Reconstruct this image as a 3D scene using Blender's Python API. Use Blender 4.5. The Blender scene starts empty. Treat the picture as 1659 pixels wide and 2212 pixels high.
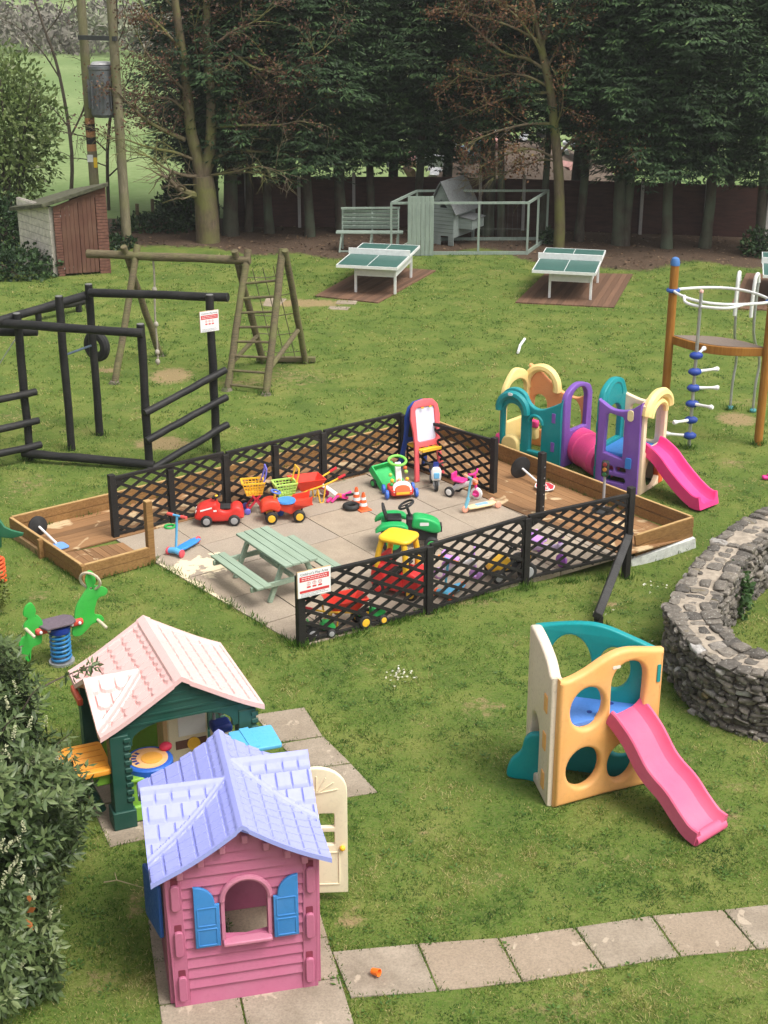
import bpy, bmesh, math, random
import numpy as np
from math import sin, cos, pi, radians, hypot, atan2, degrees, sqrt, floor
from mathutils import Vector, Matrix, noise as mnoise
random.seed(7); np.random.seed(7)
SC = bpy.context.scene
COL = SC.collection
# ---------------------------------------------------------------- camera model (metres, camera at x=y=0 in an upstairs window)
FPX, PITCH, CAMH, CU, CV = 3150.0, radians(21.85), 8.5, 829.5, 1106.0

def lawn_z(x, y):
    """the lawn falls away a little by the right front corner of the play area"""
    return -0.30 * math.exp(-(((x - 3.9) / 1.25) ** 2 + ((y - 19.1) / 1.25) ** 2))

def G(u, v, z=0.0):
    a = (u - CU) / FPX; b = -(v - CV) / FPX
    dy = cos(PITCH) + b * sin(PITCH); dz = -sin(PITCH) + b * cos(PITCH)
    t = (z - CAMH) / dz
    return Vector((a * t, dy * t, z))

def GL(u, v):
    p = G(u, v)
    for _ in range(12):
        p = G(u, v, lawn_z(p.x, p.y))
    return p

def PX(p):
    z = p[2] - CAMH
    d = p[1] * cos(PITCH) - z * sin(PITCH); up = p[1] * sin(PITCH) + z * cos(PITCH)
    return (CU + FPX * p[0] / d, CV - FPX * up / d)

def HG(p, vt):
    """height above z=0 at which a plumb line over p meets image row vt"""
    lo, hi = -2.0, 30.0
    for _ in range(50):
        m = (lo + hi) / 2
        if PX((p[0], p[1], m))[1] > vt: lo = m
        else: hi = m
    return lo

def GY(u, v, Y):
    """the point at ground distance Y seen at (u, v)"""
    a = (u - CU) / FPX; b = -(v - CV) / FPX
    dy = cos(PITCH) + b * sin(PITCH); dz = -sin(PITCH) + b * cos(PITCH)
    t = Y / dy
    return Vector((a * t, Y, CAMH + dz * t))

# ---------------------------------------------------------------- mesh builder
class MB:
    def __init__(s, M=None):
        s.v = []; s.f = []; s.M = M
    def add(s, vs, fs):
        n = len(s.v)
        s.v += [tuple(v) for v in vs]
        s.f += [tuple(i + n for i in f) for f in fs]
        return s
    def box(s, c, size, rz=0, M=None):
        x, y, z = [q / 2 for q in size]
        R = Matrix.Rotation(rz, 3, 'Z') if M is None else M
        c = Vector(c)
        vs = [c + R @ Vector((a * x, b * y, d * z)) for a, b, d in ((-1,-1,-1),(1,-1,-1),(1,1,-1),(-1,1,-1),(-1,-1,1),(1,-1,1),(1,1,1),(-1,1,1))]
        return s.add(vs, [(0,3,2,1),(4,5,6,7),(0,1,5,4),(1,2,6,5),(2,3,7,6),(3,0,4,7)])
    def bar(s, p, q, w, h, up=(0,0,1)):
        """rectangular bar from p to q, w across and h along 'up'"""
        p = Vector(p); q = Vector(q); d = (q - p); L = d.length; d.normalize()
        up = Vector(up)
        sd = d.cross(up)
        if sd.length < 1e-4: sd = d.cross(Vector((1, 0, 0)))
        sd.normalize(); u2 = sd.cross(d).normalized()
        vs = []
        for e in (p, q):
            for a, b in ((-1,-1),(1,-1),(1,1),(-1,1)):
                vs.append(e + sd * (a * w / 2) + u2 * (b * h / 2))
        return s.add(vs, [(0,1,2,3),(7,6,5,4),(0,4,5,1),(1,5,6,2),(2,6,7,3),(3,7,4,0)])
    def tube(s, pts, r, n=10, closed=False, cap=True, sq=1.0):
        pts = [Vector(p) for p in pts]; m = len(pts)
        rs = r if isinstance(r, (list, tuple)) else [r] * m
        base = len(s.v); rings = []
        prev = None
        for i, p in enumerate(pts):
            if closed: d = pts[(i + 1) % m] - pts[i - 1]
            else: d = pts[min(i + 1, m - 1)] - pts[max(i - 1, 0)]
            if d.length < 1e-9: d = Vector((0, 0, 1))
            d.normalize()
            if prev is None:
                a = Vector((0, 0, 1)) if abs(d.z) < .9 else Vector((1, 0, 0))
                x = d.cross(a).normalized()
            else:
                x = (prev - d * prev.dot(d)).normalized()
            prev = x; y = d.cross(x)
            for k in range(n):
                t = 2 * pi * k / n
                s.v.append(tuple(p + x * (cos(t) * rs[i]) + y * (sin(t) * rs[i] * sq)))
        for i in range(m if closed else m - 1):
            j = (i + 1) % m
            for k in range(n):
                k2 = (k + 1) % n
                s.f.append((base + i * n + k, base + i * n + k2, base + j * n + k2, base + j * n + k))
        if cap and not closed:
            s.f.append(tuple(base + k for k in range(n - 1, -1, -1)))
            s.f.append(tuple(base + (m - 1) * n + k for k in range(n)))
        return s
    def cyl(s, p, q, r, r2=None, n=16):
        return s.tube([p, q], [r, r if r2 is None else r2], n)
    def lathe(s, prof, c=(0,0,0), n=20, axis=(0,0,1)):
        """prof: (radius, height) pairs round 'axis' through c"""
        ax = Vector(axis).normalized(); c = Vector(c)
        a = Vector((1, 0, 0)) if abs(ax.x) < .9 else Vector((0, 1, 0))
        x = ax.cross(a).normalized(); y = ax.cross(x)
        base = len(s.v)
        for r, h in prof:
            for k in range(n):
                t = 2 * pi * k / n
                s.v.append(tuple(c + ax * h + (x * cos(t) + y * sin(t)) * max(r, 1e-4)))
        for i in range(len(prof) - 1):
            for k in range(n):
                k2 = (k + 1) % n
                s.f.append((base + i * n + k, base + i * n + k2, base + (i + 1) * n + k2, base + (i + 1) * n + k))
        return s
    def ball(s, c, r, n=12):
        rx, ry, rz = r if isinstance(r, (tuple, list)) else (r, r, r)
        base = len(s.v); m = n // 2 + 1
        for i in range(m + 1):
            ph = -pi / 2 + pi * i / m
            for k in range(n):
                t = 2 * pi * k / n
                s.v.append((c[0] + rx * cos(ph) * cos(t), c[1] + ry * cos(ph) * sin(t), c[2] + rz * sin(ph)))
        for i in range(m):
            for k in range(n):
                k2 = (k + 1) % n
                s.f.append((base + i * n + k, base + i * n + k2, base + (i + 1) * n + k2, base + (i + 1) * n + k))
        return s
    def prism(s, poly, M, depth):
        """simple polygon poly (2D) in the plane of matrix M, extruded along +z of M"""
        n = len(poly)
        vs = [M @ Vector((a, b, 0)) for a, b in poly] + [M @ Vector((a, b, depth)) for a, b in poly]
        fs = [tuple(range(n - 1, -1, -1)), tuple(range(n, 2 * n))] + [(i, (i + 1) % n, n + (i + 1) % n, n + i) for i in range(n)]
        return s.add(vs, fs)
    def quad(s, a, b, c, d): return s.add([a, b, c, d], [(0, 1, 2, 3)])
    def torus(s, c, R, r, axis=(0,0,1), n=24, k=10, arc=1.0, start=0):
        ax = Vector(axis).normalized(); c = Vector(c)
        a = Vector((1, 0, 0)) if abs(ax.x) < .9 else Vector((0, 1, 0))
        x = ax.cross(a).normalized(); y = ax.cross(x)
        m = n if arc >= 1 else n + 1
        pts = [c + (x * cos(start + 2 * pi * arc * i / n) + y * sin(start + 2 * pi * arc * i / n)) * R for i in range(m)]
        return s.tube(pts, r, k, closed=arc >= 1)
    def build(s, name, mat, parent=None, bevel=0, smooth=None, seg=2, ang=35):
        me = bpy.data.meshes.new(name)
        me.from_pydata(s.v, [], s.f); me.update()
        bm = bmesh.new(); bm.from_mesh(me)
        bmesh.ops.recalc_face_normals(bm, faces=bm.faces)
        bm.to_mesh(me); bm.free()
        return link(name, me, mat, parent, bevel, smooth, seg, ang)

def link(name, me, mat, parent=None, bevel=0, smooth=None, seg=2, ang=35):
    o = bpy.data.objects.new(name, me); COL.objects.link(o)
    if mat is not None:
        if isinstance(mat, (list, tuple)):
            for m in mat: me.materials.append(m)
        else: me.materials.append(mat)
    if parent is not None: o.parent = parent
    if smooth is None or smooth:
        me.polygons.foreach_set('use_smooth', [True] * len(me.polygons))
        me.set_sharp_from_angle(angle=radians(ang))
    if bevel:
        b = o.modifiers.new('soft_edge', 'BEVEL'); b.width = bevel; b.segments = seg; b.limit_method = 'ANGLE'; b.angle_limit = radians(40)
        b.harden_normals = False
    return o

def tag(o, label=None, cat=None, group=None, kind=None):
    if label: o['label'] = label
    if cat: o['category'] = cat
    if group: o['group'] = group
    if kind: o['kind'] = kind
    return o

def thing(name, label, cat, loc=(0,0,0), rz=0, group=None, kind=None, scale=None):
    o = bpy.data.objects.new(name, None); COL.objects.link(o)
    o.empty_display_size = .1
    o.location = loc; o.rotation_euler = (0, 0, rz)
    if scale: o.scale = (scale,) * 3
    return tag(o, label, cat, group, kind)

def copy_tree(o, parent=None):
    c = o.copy(); COL.objects.link(c)
    if parent is not None: c.parent = parent
    for ch in list(o.children): copy_tree(ch, c)
    return c

# ---- rounded, moulded panels with holes (2D curve fill turned into a mesh)
def cat(pts, n=6, closed=True):
    P = [Vector((p[0], p[1])) for p in pts]; out = []; m = len(P)
    for i in range(m if closed else m - 1):
        p0, p1, p2, p3 = (P[i-1], P[i], P[(i+1) % m], P[(i+2) % m]) if closed else (P[max(i-1,0)], P[i], P[i+1], P[min(i+2,m-1)])
        for k in range(n):
            t = k / n
            q = .5 * ((2*p1) + (p2-p0)*t + (2*p0-5*p1+4*p2-p3)*t*t + (3*p1-p0-3*p2+p3)*t**3)
            out.append((q.x, q.y))
    if not closed: out.append((P[-1].x, P[-1].y))
    return out
def cat3(pts, n=6):
    P = [Vector(p) for p in pts]; out = []; m = len(P)
    for i in range(m - 1):
        p0, p1, p2, p3 = P[max(i-1,0)], P[i], P[i+1], P[min(i+2,m-1)]
        for k in range(n):
            t = k / n
            out.append(.5 * ((2*p1) + (p2-p0)*t + (2*p0-5*p1+4*p2-p3)*t*t + (3*p1-p0-3*p2+p3)*t**3))
    out.append(P[-1]); return out
def ell(cx, cz, rx, rz, n=28, a0=0):
    return [(cx + rx * cos(2*pi*i/n + a0), cz + rz * sin(2*pi*i/n + a0)) for i in range(n)]
def rrect(x0, z0, x1, z1, r=.03, n=5):
    out = []
    for cx, cz, a in ((x1-r, z1-r, 0), (x0+r, z1-r, pi/2), (x0+r, z0+r, pi), (x1-r, z0+r, 3*pi/2)):
        for i in range(n + 1):
            t = a + pi/2 * i / n
            out.append((cx + r*cos(t), cz + r*sin(t)))
    return out
def arch(x0, z0, x1, zs, rz=None, n=14):
    """door/window shape: straight sides to zs, round top"""
    cx = (x0+x1)/2; rx = (x1-x0)/2; rz = rx if rz is None else rz
    return [(x0, z0), (x1, z0)] + [(cx + rx*cos(pi*i/n), zs + rz*sin(pi*i/n)) for i in range(n + 1)]
def XZ(p, rz=0):
    """matrix whose local x,y become horizontal direction rz and up; local z points to the back (+normal)"""
    return Matrix.Translation(Vector(p)) @ Matrix.Rotation(rz, 4, 'Z') @ Matrix(((1,0,0,0),(0,0,-1,0),(0,1,0,0),(0,0,0,1)))
def panel(name, mat, parent, outer, holes, thick, M, bev=.012, res=3):
    cu = bpy.data.curves.new('c', 'CURVE'); cu.dimensions = '2D'; cu.fill_mode = 'BOTH'
    cu.extrude = max(thick/2 - bev, .0005); cu.bevel_depth = bev; cu.bevel_resolution = res; cu.offset = -bev
    for loop in [outer] + list(holes):
        sp = cu.splines.new('POLY'); sp.points.add(len(loop) - 1)
        for i, p in enumerate(loop): sp.points[i].co = (p[0], p[1], 0, 1)
        sp.use_cyclic_u = True
    o = bpy.data.objects.new('c', cu); COL.objects.link(o)
    me = bpy.data.meshes.new_from_object(o)
    bpy.data.objects.remove(o); bpy.data.curves.remove(cu)
    me.transform(M)
    me.name = name
    bm = bmesh.new(); bm.from_mesh(me)
    bmesh.ops.remove_doubles(bm, verts=bm.verts, dist=.0002)
    bmesh.ops.recalc_face_normals(bm, faces=bm.faces); bm.to_mesh(me); bm.free()
    me.materials.clear()
    return link(name, me, mat, parent, ang=50)
def textmesh(name, txt, size, mat, parent, M, ext=.0008, align='CENTER'):
    cu = bpy.data.curves.new('t', 'FONT'); cu.body = txt; cu.size = size; cu.extrude = ext; cu.align_x = align; cu.align_y = 'CENTER'
    o = bpy.data.objects.new('t', cu); COL.objects.link(o)
    me = bpy.data.meshes.new_from_object(o)
    bpy.data.objects.remove(o); bpy.data.curves.remove(cu)
    me.transform(M); me.name = name; me.materials.clear()
    return link(name, me, mat, parent, smooth=False)
# ---------------------------------------------------------------- materials
MATS = {}
def srgb(h):
    c = [int(h[i:i+2], 16) / 255 for i in (0, 2, 4)]
    return tuple(x / 12.92 if x <= .04045 else ((x + .055) / 1.055) ** 2.4 for x in c)
def nodes(name):
    m = bpy.data.materials.new(name); m.use_nodes = True
    nt = m.node_tree; return m, nt, nt.nodes['Principled BSDF']
def N(nt, t, **kw):
    n = nt.nodes.new(t)
    for k, v in kw.items():
        if k in n.inputs: n.inputs[k].default_value = v
        else: setattr(n, k, v)
    return n
def L(nt, a, ao, b, bi): nt.links.new(a.outputs[ao], b.inputs[bi])
def rgba(c): return (c[0], c[1], c[2], 1)
def ramp(nt, src, out, stops):
    r = nt.nodes.new('ShaderNodeValToRGB'); e = r.color_ramp.elements
    while len(e) < len(stops): e.new(.5)
    for i, (p, c) in enumerate(stops):
        e[i].position = p; e[i].color = rgba(c) if len(c) == 3 else c
    L(nt, src, out, r, 'Fac'); return r
def mix(nt, fac, a, b):
    """fac, a, b: (node, socket) or constant"""
    m = nt.nodes.new('ShaderNodeMix'); m.data_type = 'RGBA'
    for v, i in ((fac, 0), (a, 6), (b, 7)):
        if isinstance(v, tuple) and isinstance(v[0], bpy.types.Node): nt.links.new(v[0].outputs[v[1]], m.inputs[i])
        elif i == 0: m.inputs[0].default_value = v
        else: m.inputs[i].default_value = rgba(v)
    return m
def wpos(nt):
    return nt.nodes.new('ShaderNodeNewGeometry')
def plastic(name, c, rough=.42, fade=.12, dirt=.12, scale=3.0):
    """moulded plastic, sun-faded in soft patches with specks of dirt"""
    if name in MATS: return MATS[name]
    if isinstance(c, str): c = srgb(c)
    m, nt, p = nodes(name)
    tc = N(nt, 'ShaderNodeTexCoord')
    n1 = N(nt, 'ShaderNodeTexNoise', Scale=scale, Detail=4.0); L(nt, tc, 'Object', n1, 'Vector')
    r1 = ramp(nt, n1, 'Fac', [(.35, (0,0,0)), (.75, (1,1,1))])
    pale = tuple(min(1, x * .75 + .22) for x in c)
    m1 = N(nt, 'ShaderNodeMath', operation='MULTIPLY'); L(nt, r1, 'Color', m1, 0); m1.inputs[1].default_value = fade
    a = mix(nt, (m1, 0), c, pale)
    n2 = N(nt, 'ShaderNodeTexNoise', Scale=scale * 9, Detail=6.0, Roughness=.7); L(nt, tc, 'Object', n2, 'Vector')
    r2 = ramp(nt, n2, 'Fac', [(.52, (0,0,0)), (.8, (1,1,1))])
    m2 = N(nt, 'ShaderNodeMath', operation='MULTIPLY'); L(nt, r2, 'Color', m2, 0); m2.inputs[1].default_value = dirt * 2.5
    b = mix(nt, (m2, 0), (a, 2), tuple(x * .45 + .02 for x in c))
    L(nt, b, 2, p, 'Base Color')
    r3 = ramp(nt, n2, 'Fac', [(.3, (rough-.08,)*3), (.7, (rough+.2,)*3)]); L(nt, r3, 'Color', p, 'Roughness')
    bp = N(nt, 'ShaderNodeBump', Strength=.08, Distance=.01); L(nt, n2, 'Fac', bp, 'Height'); L(nt, bp, 'Normal', p, 'Normal')
    p.inputs['Specular IOR Level'].default_value = .35
    MATS[name] = m; return m
def timber(name, c, c2, rough=.75, scale=(2, 40, 40), axis=None, knots=True, blotch=.35, blotchcol=None):
    """painted or bare boards: long grain, knots, weathering"""
    if name in MATS: return MATS[name]
    if isinstance(c, str): c = srgb(c)
    if isinstance(c2, str): c2 = srgb(c2)
    m, nt, p = nodes(name)
    tc = N(nt, 'ShaderNodeTexCoord')
    mp = N(nt, 'ShaderNodeMapping'); L(nt, tc, 'Object', mp, 'Vector'); mp.inputs['Scale'].default_value = scale
    n1 = N(nt, 'ShaderNodeTexNoise', Scale=1.0, Detail=5.0, Roughness=.65, Distortion=.6); L(nt, mp, 'Vector', n1, 'Vector')
    r1 = ramp(nt, n1, 'Fac', [(.3, c2), (.62, c)])
    n2 = N(nt, 'ShaderNodeTexNoise', Scale=2.2, Detail=5.0); L(nt, tc, 'Object', n2, 'Vector')
    r2 = ramp(nt, n2, 'Fac', [(.45, (0,0,0)), (.75, (1,1,1))])
    mm = N(nt, 'ShaderNodeMath', operation='MULTIPLY'); L(nt, r2, 'Color', mm, 0); mm.inputs[1].default_value = blotch
    b = mix(nt, (mm, 0), (r1, 'Color'), blotchcol or tuple(x * .55 for x in c2))
    L(nt, b, 2, p, 'Base Color')
    p.inputs['Roughness'].default_value = rough
    bp = N(nt, 'ShaderNodeBump', Strength=.35, Distance=.01); L(nt, n1, 'Fac', bp, 'Height'); L(nt, bp, 'Normal', p, 'Normal')
    p.inputs['Specular IOR Level'].default_value = .25
    MATS[name] = m; return m
def simple(name, c, rough=.6, metal=0, var=.25, scale=12, bump=.15, spec=.4):
    if name in MATS: return MATS[name]
    if isinstance(c, str): c = srgb(c)
    m, nt, p = nodes(name)
    tc = N(nt, 'ShaderNodeTexCoord')
    n1 = N(nt, 'ShaderNodeTexNoise', Scale=float(scale), Detail=6.0, Roughness=.65); L(nt, tc, 'Object', n1, 'Vector')
    r1 = ramp(nt, n1, 'Fac', [(.3, tuple(x * (1 - var) for x in c)), (.7, tuple(min(1, x * (1 + var)) for x in c))])
    L(nt, r1, 'Color', p, 'Base Color'); p.inputs['Roughness'].default_value = rough; p.inputs['Metallic'].default_value = metal
    p.inputs['Specular IOR Level'].default_value = spec
    bp = N(nt, 'ShaderNodeBump', Strength=bump, Distance=.01); L(nt, n1, 'Fac', bp, 'Height'); L(nt, bp, 'Normal', p, 'Normal')
    MATS[name] = m; return m
def leafmat(name, cs, rough=.55, trans=.25, per='rand'):
    """leaves whose colour varies leaf by leaf (mesh attribute 'lv')"""
    m, nt, p = nodes(name)
    at = N(nt, 'ShaderNodeAttribute', attribute_name='lv')
    r = ramp(nt, at, 'Fac', cs)
    L(nt, r, 'Color', p, 'Base Color'); p.inputs['Roughness'].default_value = rough
    p.inputs['Specular IOR Level'].default_value = .3
    if trans:
        t = N(nt, 'ShaderNodeBsdfTranslucent'); L(nt, r, 'Color', t, 'Color')
        ms = N(nt, 'ShaderNodeMixShader'); ms.inputs[0].default_value = trans
        out = nt.nodes['Material Output']
        L(nt, p, 'BSDF', ms, 1); L(nt, t, 'BSDF', ms, 2); L(nt, ms, 'Shader', out, 'Surface')
    MATS[name] = m; return m
def bark(name, c, c2, moss=None):
    m, nt, p = nodes(name)
    g = wpos(nt)
    mp = N(nt, 'ShaderNodeMapping'); L(nt, g, 'Position', mp, 'Vector'); mp.inputs['Scale'].default_value = (9, 9, 2.2)
    n1 = N(nt, 'ShaderNodeTexNoise', Scale=1.6, Detail=7.0, Roughness=.7); L(nt, mp, 'Vector', n1, 'Vector')
    r1 = ramp(nt, n1, 'Fac', [(.3, c2), (.7, c)])
    last = (r1, 'Color')
    if moss:
        n2 = N(nt, 'ShaderNodeTexNoise', Scale=1.3, Detail=5.0); L(nt, g, 'Position', n2, 'Vector')
        r2 = ramp(nt, n2, 'Fac', [(.42, (0,0,0)), (.62, (1,1,1))])
        last = (mix(nt, (r2, 'Color'), last, moss), 2)
    L(nt, last[0], last[1], p, 'Base Color'); p.inputs['Roughness'].default_value = .9
    p.inputs['Specular IOR Level'].default_value = .15
    bp = N(nt, 'ShaderNodeBump', Strength=.6, Distance=.03); L(nt, n1, 'Fac', bp, 'Height'); L(nt, bp, 'Normal', p, 'Normal')
    MATS[name] = m; return m

RED = plastic('red_plastic', (.62, .035, .02)); YEL = plastic('yellow_plastic', (.85, .48, .03)); BLU = plastic('blue_plastic', (.02, .12, .55))
PALEYEL = plastic('pale_yellow_plastic', (.87, .66, .27)); CREAM = plastic('cream_plastic', (.80, .72, .52)); WHT = plastic('white_plastic', (.80, .80, .80), dirt=.06)
BLK = plastic('black_plastic', (.016, .016, .018), rough=.5); GRN = plastic('green_plastic', (.02, .36, .07)); TEAL = plastic('teal_plastic', (.0, .245, .27))
PUR = plastic('purple_plastic', (.19, .085, .40)); PINK = plastic('pink_plastic', (.80, .07, .25)); ORNG = plastic('orange_plastic', (.82, .14, .03))
PEACH = plastic('peach_plastic', (.84, .47, .21)); SKY = plastic('sky_blue_plastic', (.10, .42, .70)); LIME = plastic('lime_plastic', (.38, .62, .10))
LILAC = plastic('lilac_plastic', (.50, .26, .66)); GREY = plastic('grey_plastic', (.32, .32, .33)); NAVY = plastic('navy_plastic', (.01, .035, .25))
RUBBER = simple('black_rubber', (.018, .018, .019), .75); STEEL = simple('galvanised_steel', (.42, .43, .44), .4, .6, .15); WHTMET = simple('white_painted_metal', (.72, .73, .73), .45, 0, .08)
BLKWOOD = timber('black_stained_timber', (.022, .020, .019), (.011, .010, .010), .62, blotch=.35, blotchcol=(.06, .055, .05))
BLKPOLE = timber('black_stained_pole', (.020, .020, .021), (.009, .009, .009), .55, blotch=.3, blotchcol=(.07, .065, .06))
NEWWOOD = timber('treated_softwood', (.30, .17, .065), (.18, .09, .03), .7, blotch=.4, blotchcol=(.12, .055, .02))
PALEWOOD = timber('pale_sawn_edge', (.50, .33, .15), (.38, .23, .09), .75, blotch=.2)
GRNWOOD = timber('green_painted_timber', (.30, .385, .30), (.23, .305, .235), .65, blotch=.3, blotchcol=(.2, .26, .17))
OLDPOLE = timber('weathered_pole', (.155, .125, .075), (.07, .06, .036), .85, blotch=.55, blotchcol=(.17, .20, .06))
ORWOOD = timber('orange_stained_post', (.36, .165, .035), (.26, .105, .02), .5, scale=(30, 30, 2), blotch=.2)
# ---------------------------------------------------------------- camera, light
cam = bpy.data.objects.new('camera', bpy.data.cameras.new('camera')); COL.objects.link(cam); SC.camera = cam
cam.location = (0, 0, CAMH); cam.rotation_euler = (pi / 2 - PITCH, 0, 0)
cam.data.sensor_fit = 'VERTICAL'; cam.data.sensor_height = 36; cam.data.lens = 36 * FPX / 2212.0
cam.data.clip_end = 2000; cam.data.clip_start = .1
SUN_EL, SUN_AZ = radians(60), radians(125)      # azimuth measured from +Y (into the picture) towards +X
W = bpy.data.worlds.new('World'); SC.world = W; W.use_nodes = True
wt = W.node_tree; bg = wt.nodes['Background']
sky = N(wt, 'ShaderNodeTexSky', sky_type='NISHITA'); sky.sun_disc = False; sky.sun_elevation = SUN_EL; sky.sun_rotation = SUN_AZ
sky.dust_density = 6; sky.air_density = 1.0; sky.ozone_density = .6
hs = N(wt, 'ShaderNodeHueSaturation', Saturation=.18); L(wt, sky, 'Color', hs, 'Color')
wm = mix(wt, 1.0, (hs, 'Color'), (1, .985, .945)); wm.blend_type = 'MULTIPLY'; L(wt, wm, 2, bg, 'Color')
bg.inputs['Strength'].default_value = .13
sl = bpy.data.lights.new('sun', 'SUN'); sl.energy = 1.3; sl.angle = radians(24); sl.color = (1, .955, .89)
so = bpy.data.objects.new('sun', sl); COL.objects.link(so)
sd = Vector((sin(SUN_AZ) * cos(SUN_EL), cos(SUN_AZ) * cos(SUN_EL), sin(SUN_EL)))
so.rotation_euler = (-sd).to_track_quat('-Z', 'Y').to_euler(); so.location = (0, 0, 30)
SC.view_settings.view_transform = 'Standard'; SC.view_settings.look = 'None'; SC.view_settings.exposure = .80
try: SC.cycles.max_bounces = 6; SC.cycles.transparent_max_bounces = 8
except Exception: pass

# ---------------------------------------------------------------- lawn
WORN = []   # (x, y, rx, ry, kind) bare or straw-coloured patches
def worn(u, v, ru, rv, k=1.0):
    p = G(u, v); WORN.append((p.x, p.y, ru / 3150 * (p.y * .93 + 3.2), abs(G(u, v - rv).y - p.y), k))
for a in ((370,812,45,17),(350,958,60,15),(232,800,28,5),(655,655,95,8),(1590,905,42,14),(615,815,120,28,.4),(525,828,70,10,.5),(1610,870,60,10,.4),
          (860,1462,12,10,.5),(60,1050,60,30,.4),(40,900,60,18,.35),(900,1320,70,20,.35),(1010,1300,80,14,.45),(1320,1290,40,12,.6),(1040,1530,60,28,.45),(1130,1590,60,22,.3),
          (920,1560,50,20,.3),(935,1800,60,22,.35),(1050,1900,60,26,.3),(760,1990,40,18,.7),(770,1960,26,10,.6),(1240,2180,120,40,.4),(1600,2120,90,30,.35),(1550,1760,70,30,.45),(1590,1700,50,16,.4),
          (300,1950,30,50,.5),(215,2120,50,30,.5),(330,1320,60,10,.3),(80,1290,40,20,.35),(1080,590,50,10,.3),(1020,600,60,8,.3),(880,720,90,10,.25),(1000,780,110,10,.25),(700,720,80,8,.25),
          (1180,720,90,8,.25),(1300,760,70,8,.25),(300,880,90,14,.3),(420,860,70,10,.3),(170,930,60,10,.35),(980,655,70,6,.3),(1250,690,80,6,.25),(1580,1000,50,14,.45),(1560,1050,40,12,.4),(1610,930,60,10,.3),
          (640,850,60,10,.3),(1100,1380,60,20,.3),(780,1440,50,14,.3),(1500,1640,50,18,.3),(1350,2000,90,20,.3),(1300,1850,80,26,.3),(850,1700,50,30,.25),(1130,2190,60,20,.35)):
    worn(*a)
def worn_at(x, y):
    w = 0
    for wx, wy, rx, ry, k in WORN:
        d = ((x - wx) / rx) ** 2 + ((y - wy) / ry) ** 2
        if d < 4: w = max(w, k * max(0, 1 - d * .55))
    return w
def dirt_edge(x):
    e = 40.2 + .5 * sin(x * .9) + .35 * sin(x * 2.3 + 1)
    if x > 4: e -= min(1.0, (x - 4) * .5) * 1.4
    if x < -.5: e += .5
    if x < -5.5: e += min(1, (-5.5 - x)) * 1.2
    if .8 < x < 3.6: e += .5
    return e
def dirt_at(x, y):
    d = (y - dirt_edge(x)) / .9
    return max(0, min(1, d + .5))
nx, ny = 200, 330; X0, X1, Y0, Y1 = -13.0, 13.0, 7.5, 46.0
lv = []; wv = []
for j in range(ny + 1):
    # finer rows near the camera
    t = j / ny; y = Y0 + (Y1 - Y0) * (t * .6 + t * t * .4)
    for i in range(nx + 1):
        x = X0 + (X1 - X0) * i / nx
        z = lawn_z(x, y) + .012 * mnoise.noise((x * 1.3, y * 1.3, 0))
        if y > 10: z += 0
        lv.append((x, y, z)); wv.append((worn_at(x, y), dirt_at(x, y), 0, 1))
lf = [(j*(nx+1)+i, j*(nx+1)+i+1, (j+1)*(nx+1)+i+1, (j+1)*(nx+1)+i) for j in range(ny) for i in range(nx)]
me = bpy.data.meshes.new('lawn'); me.from_pydata(lv, [], lf)
ca = me.color_attributes.new('ground', 'FLOAT_COLOR', 'POINT'); ca.data.foreach_set('color', np.array(wv, dtype=np.float32).ravel())
m, nt, p = nodes('lawn_turf')
g = wpos(nt)
at = N(nt, 'ShaderNodeAttribute', attribute_name='ground'); sp = N(nt, 'ShaderNodeSeparateColor'); L(nt, at, 'Color', sp, 'Color')
n1 = N(nt, 'ShaderNodeTexNoise', Scale=1.1, Detail=6.0, Roughness=.62); L(nt, g, 'Position', n1, 'Vector')
n2 = N(nt, 'ShaderNodeTexNoise', Scale=26.0, Detail=5.0, Roughness=.7); L(nt, g, 'Position', n2, 'Vector')
n3 = N(nt, 'ShaderNodeTexNoise', Scale=7.0, Detail=8.0, Roughness=.8); L(nt, g, 'Position', n3, 'Vector')
gr = ramp(nt, n1, 'Fac', [(.32, (.046, .105, .015)), (.48, (.085, .150, .023)), (.66, (.16, .195, .044))])
gs = mix(nt, (ramp(nt, n2, 'Fac', [(.35, (0,0,0)), (.7, (.55,.55,.55))]), 'Color'), (gr, 'Color'), (.19, .185, .07))
ad = N(nt, 'ShaderNodeMath', operation='ADD'); L(nt, sp, 'Red', ad, 0)
sc3 = N(nt, 'ShaderNodeMath', operation='MULTIPLY_ADD'); L(nt, n3, 'Fac', sc3, 0); sc3.inputs[1].default_value = 2.2; sc3.inputs[2].default_value = -1.22; L(nt, sc3, 0, ad, 1)
wr = ramp(nt, ad, 0, [(.18, (0,0,0)), (.55, (1,1,1))])
ws = mix(nt, (wr, 'Color'), (gs, 2), (.27, .205, .105))
ad2 = N(nt, 'ShaderNodeMath', operation='ADD'); L(nt, sp, 'Green', ad2, 0); L(nt, sc3, 0, ad2, 1)
dr = ramp(nt, ad2, 0, [(.3, (0,0,0)), (.6, (1,1,1))])
soil = ramp(nt, n2, 'Fac', [(.3, (.045, .030, .022)), (.55, (.10, .068, .048)), (.75, (.17, .12, .085))])
ds = mix(nt, (dr, 'Color'), (ws, 2), (soil, 'Color'))
L(nt, ds, 2, p, 'Base Color'); p.inputs['Roughness'].default_value = .95; p.inputs['Specular IOR Level'].default_value = .1
bp = N(nt, 'ShaderNodeBump', Strength=.8, Distance=.03); L(nt, n2, 'Fac', bp, 'Height'); L(nt, bp, 'Normal', p, 'Normal')
tag(link('lawn', me, m), kind='structure')

HAZE = .0006
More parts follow.
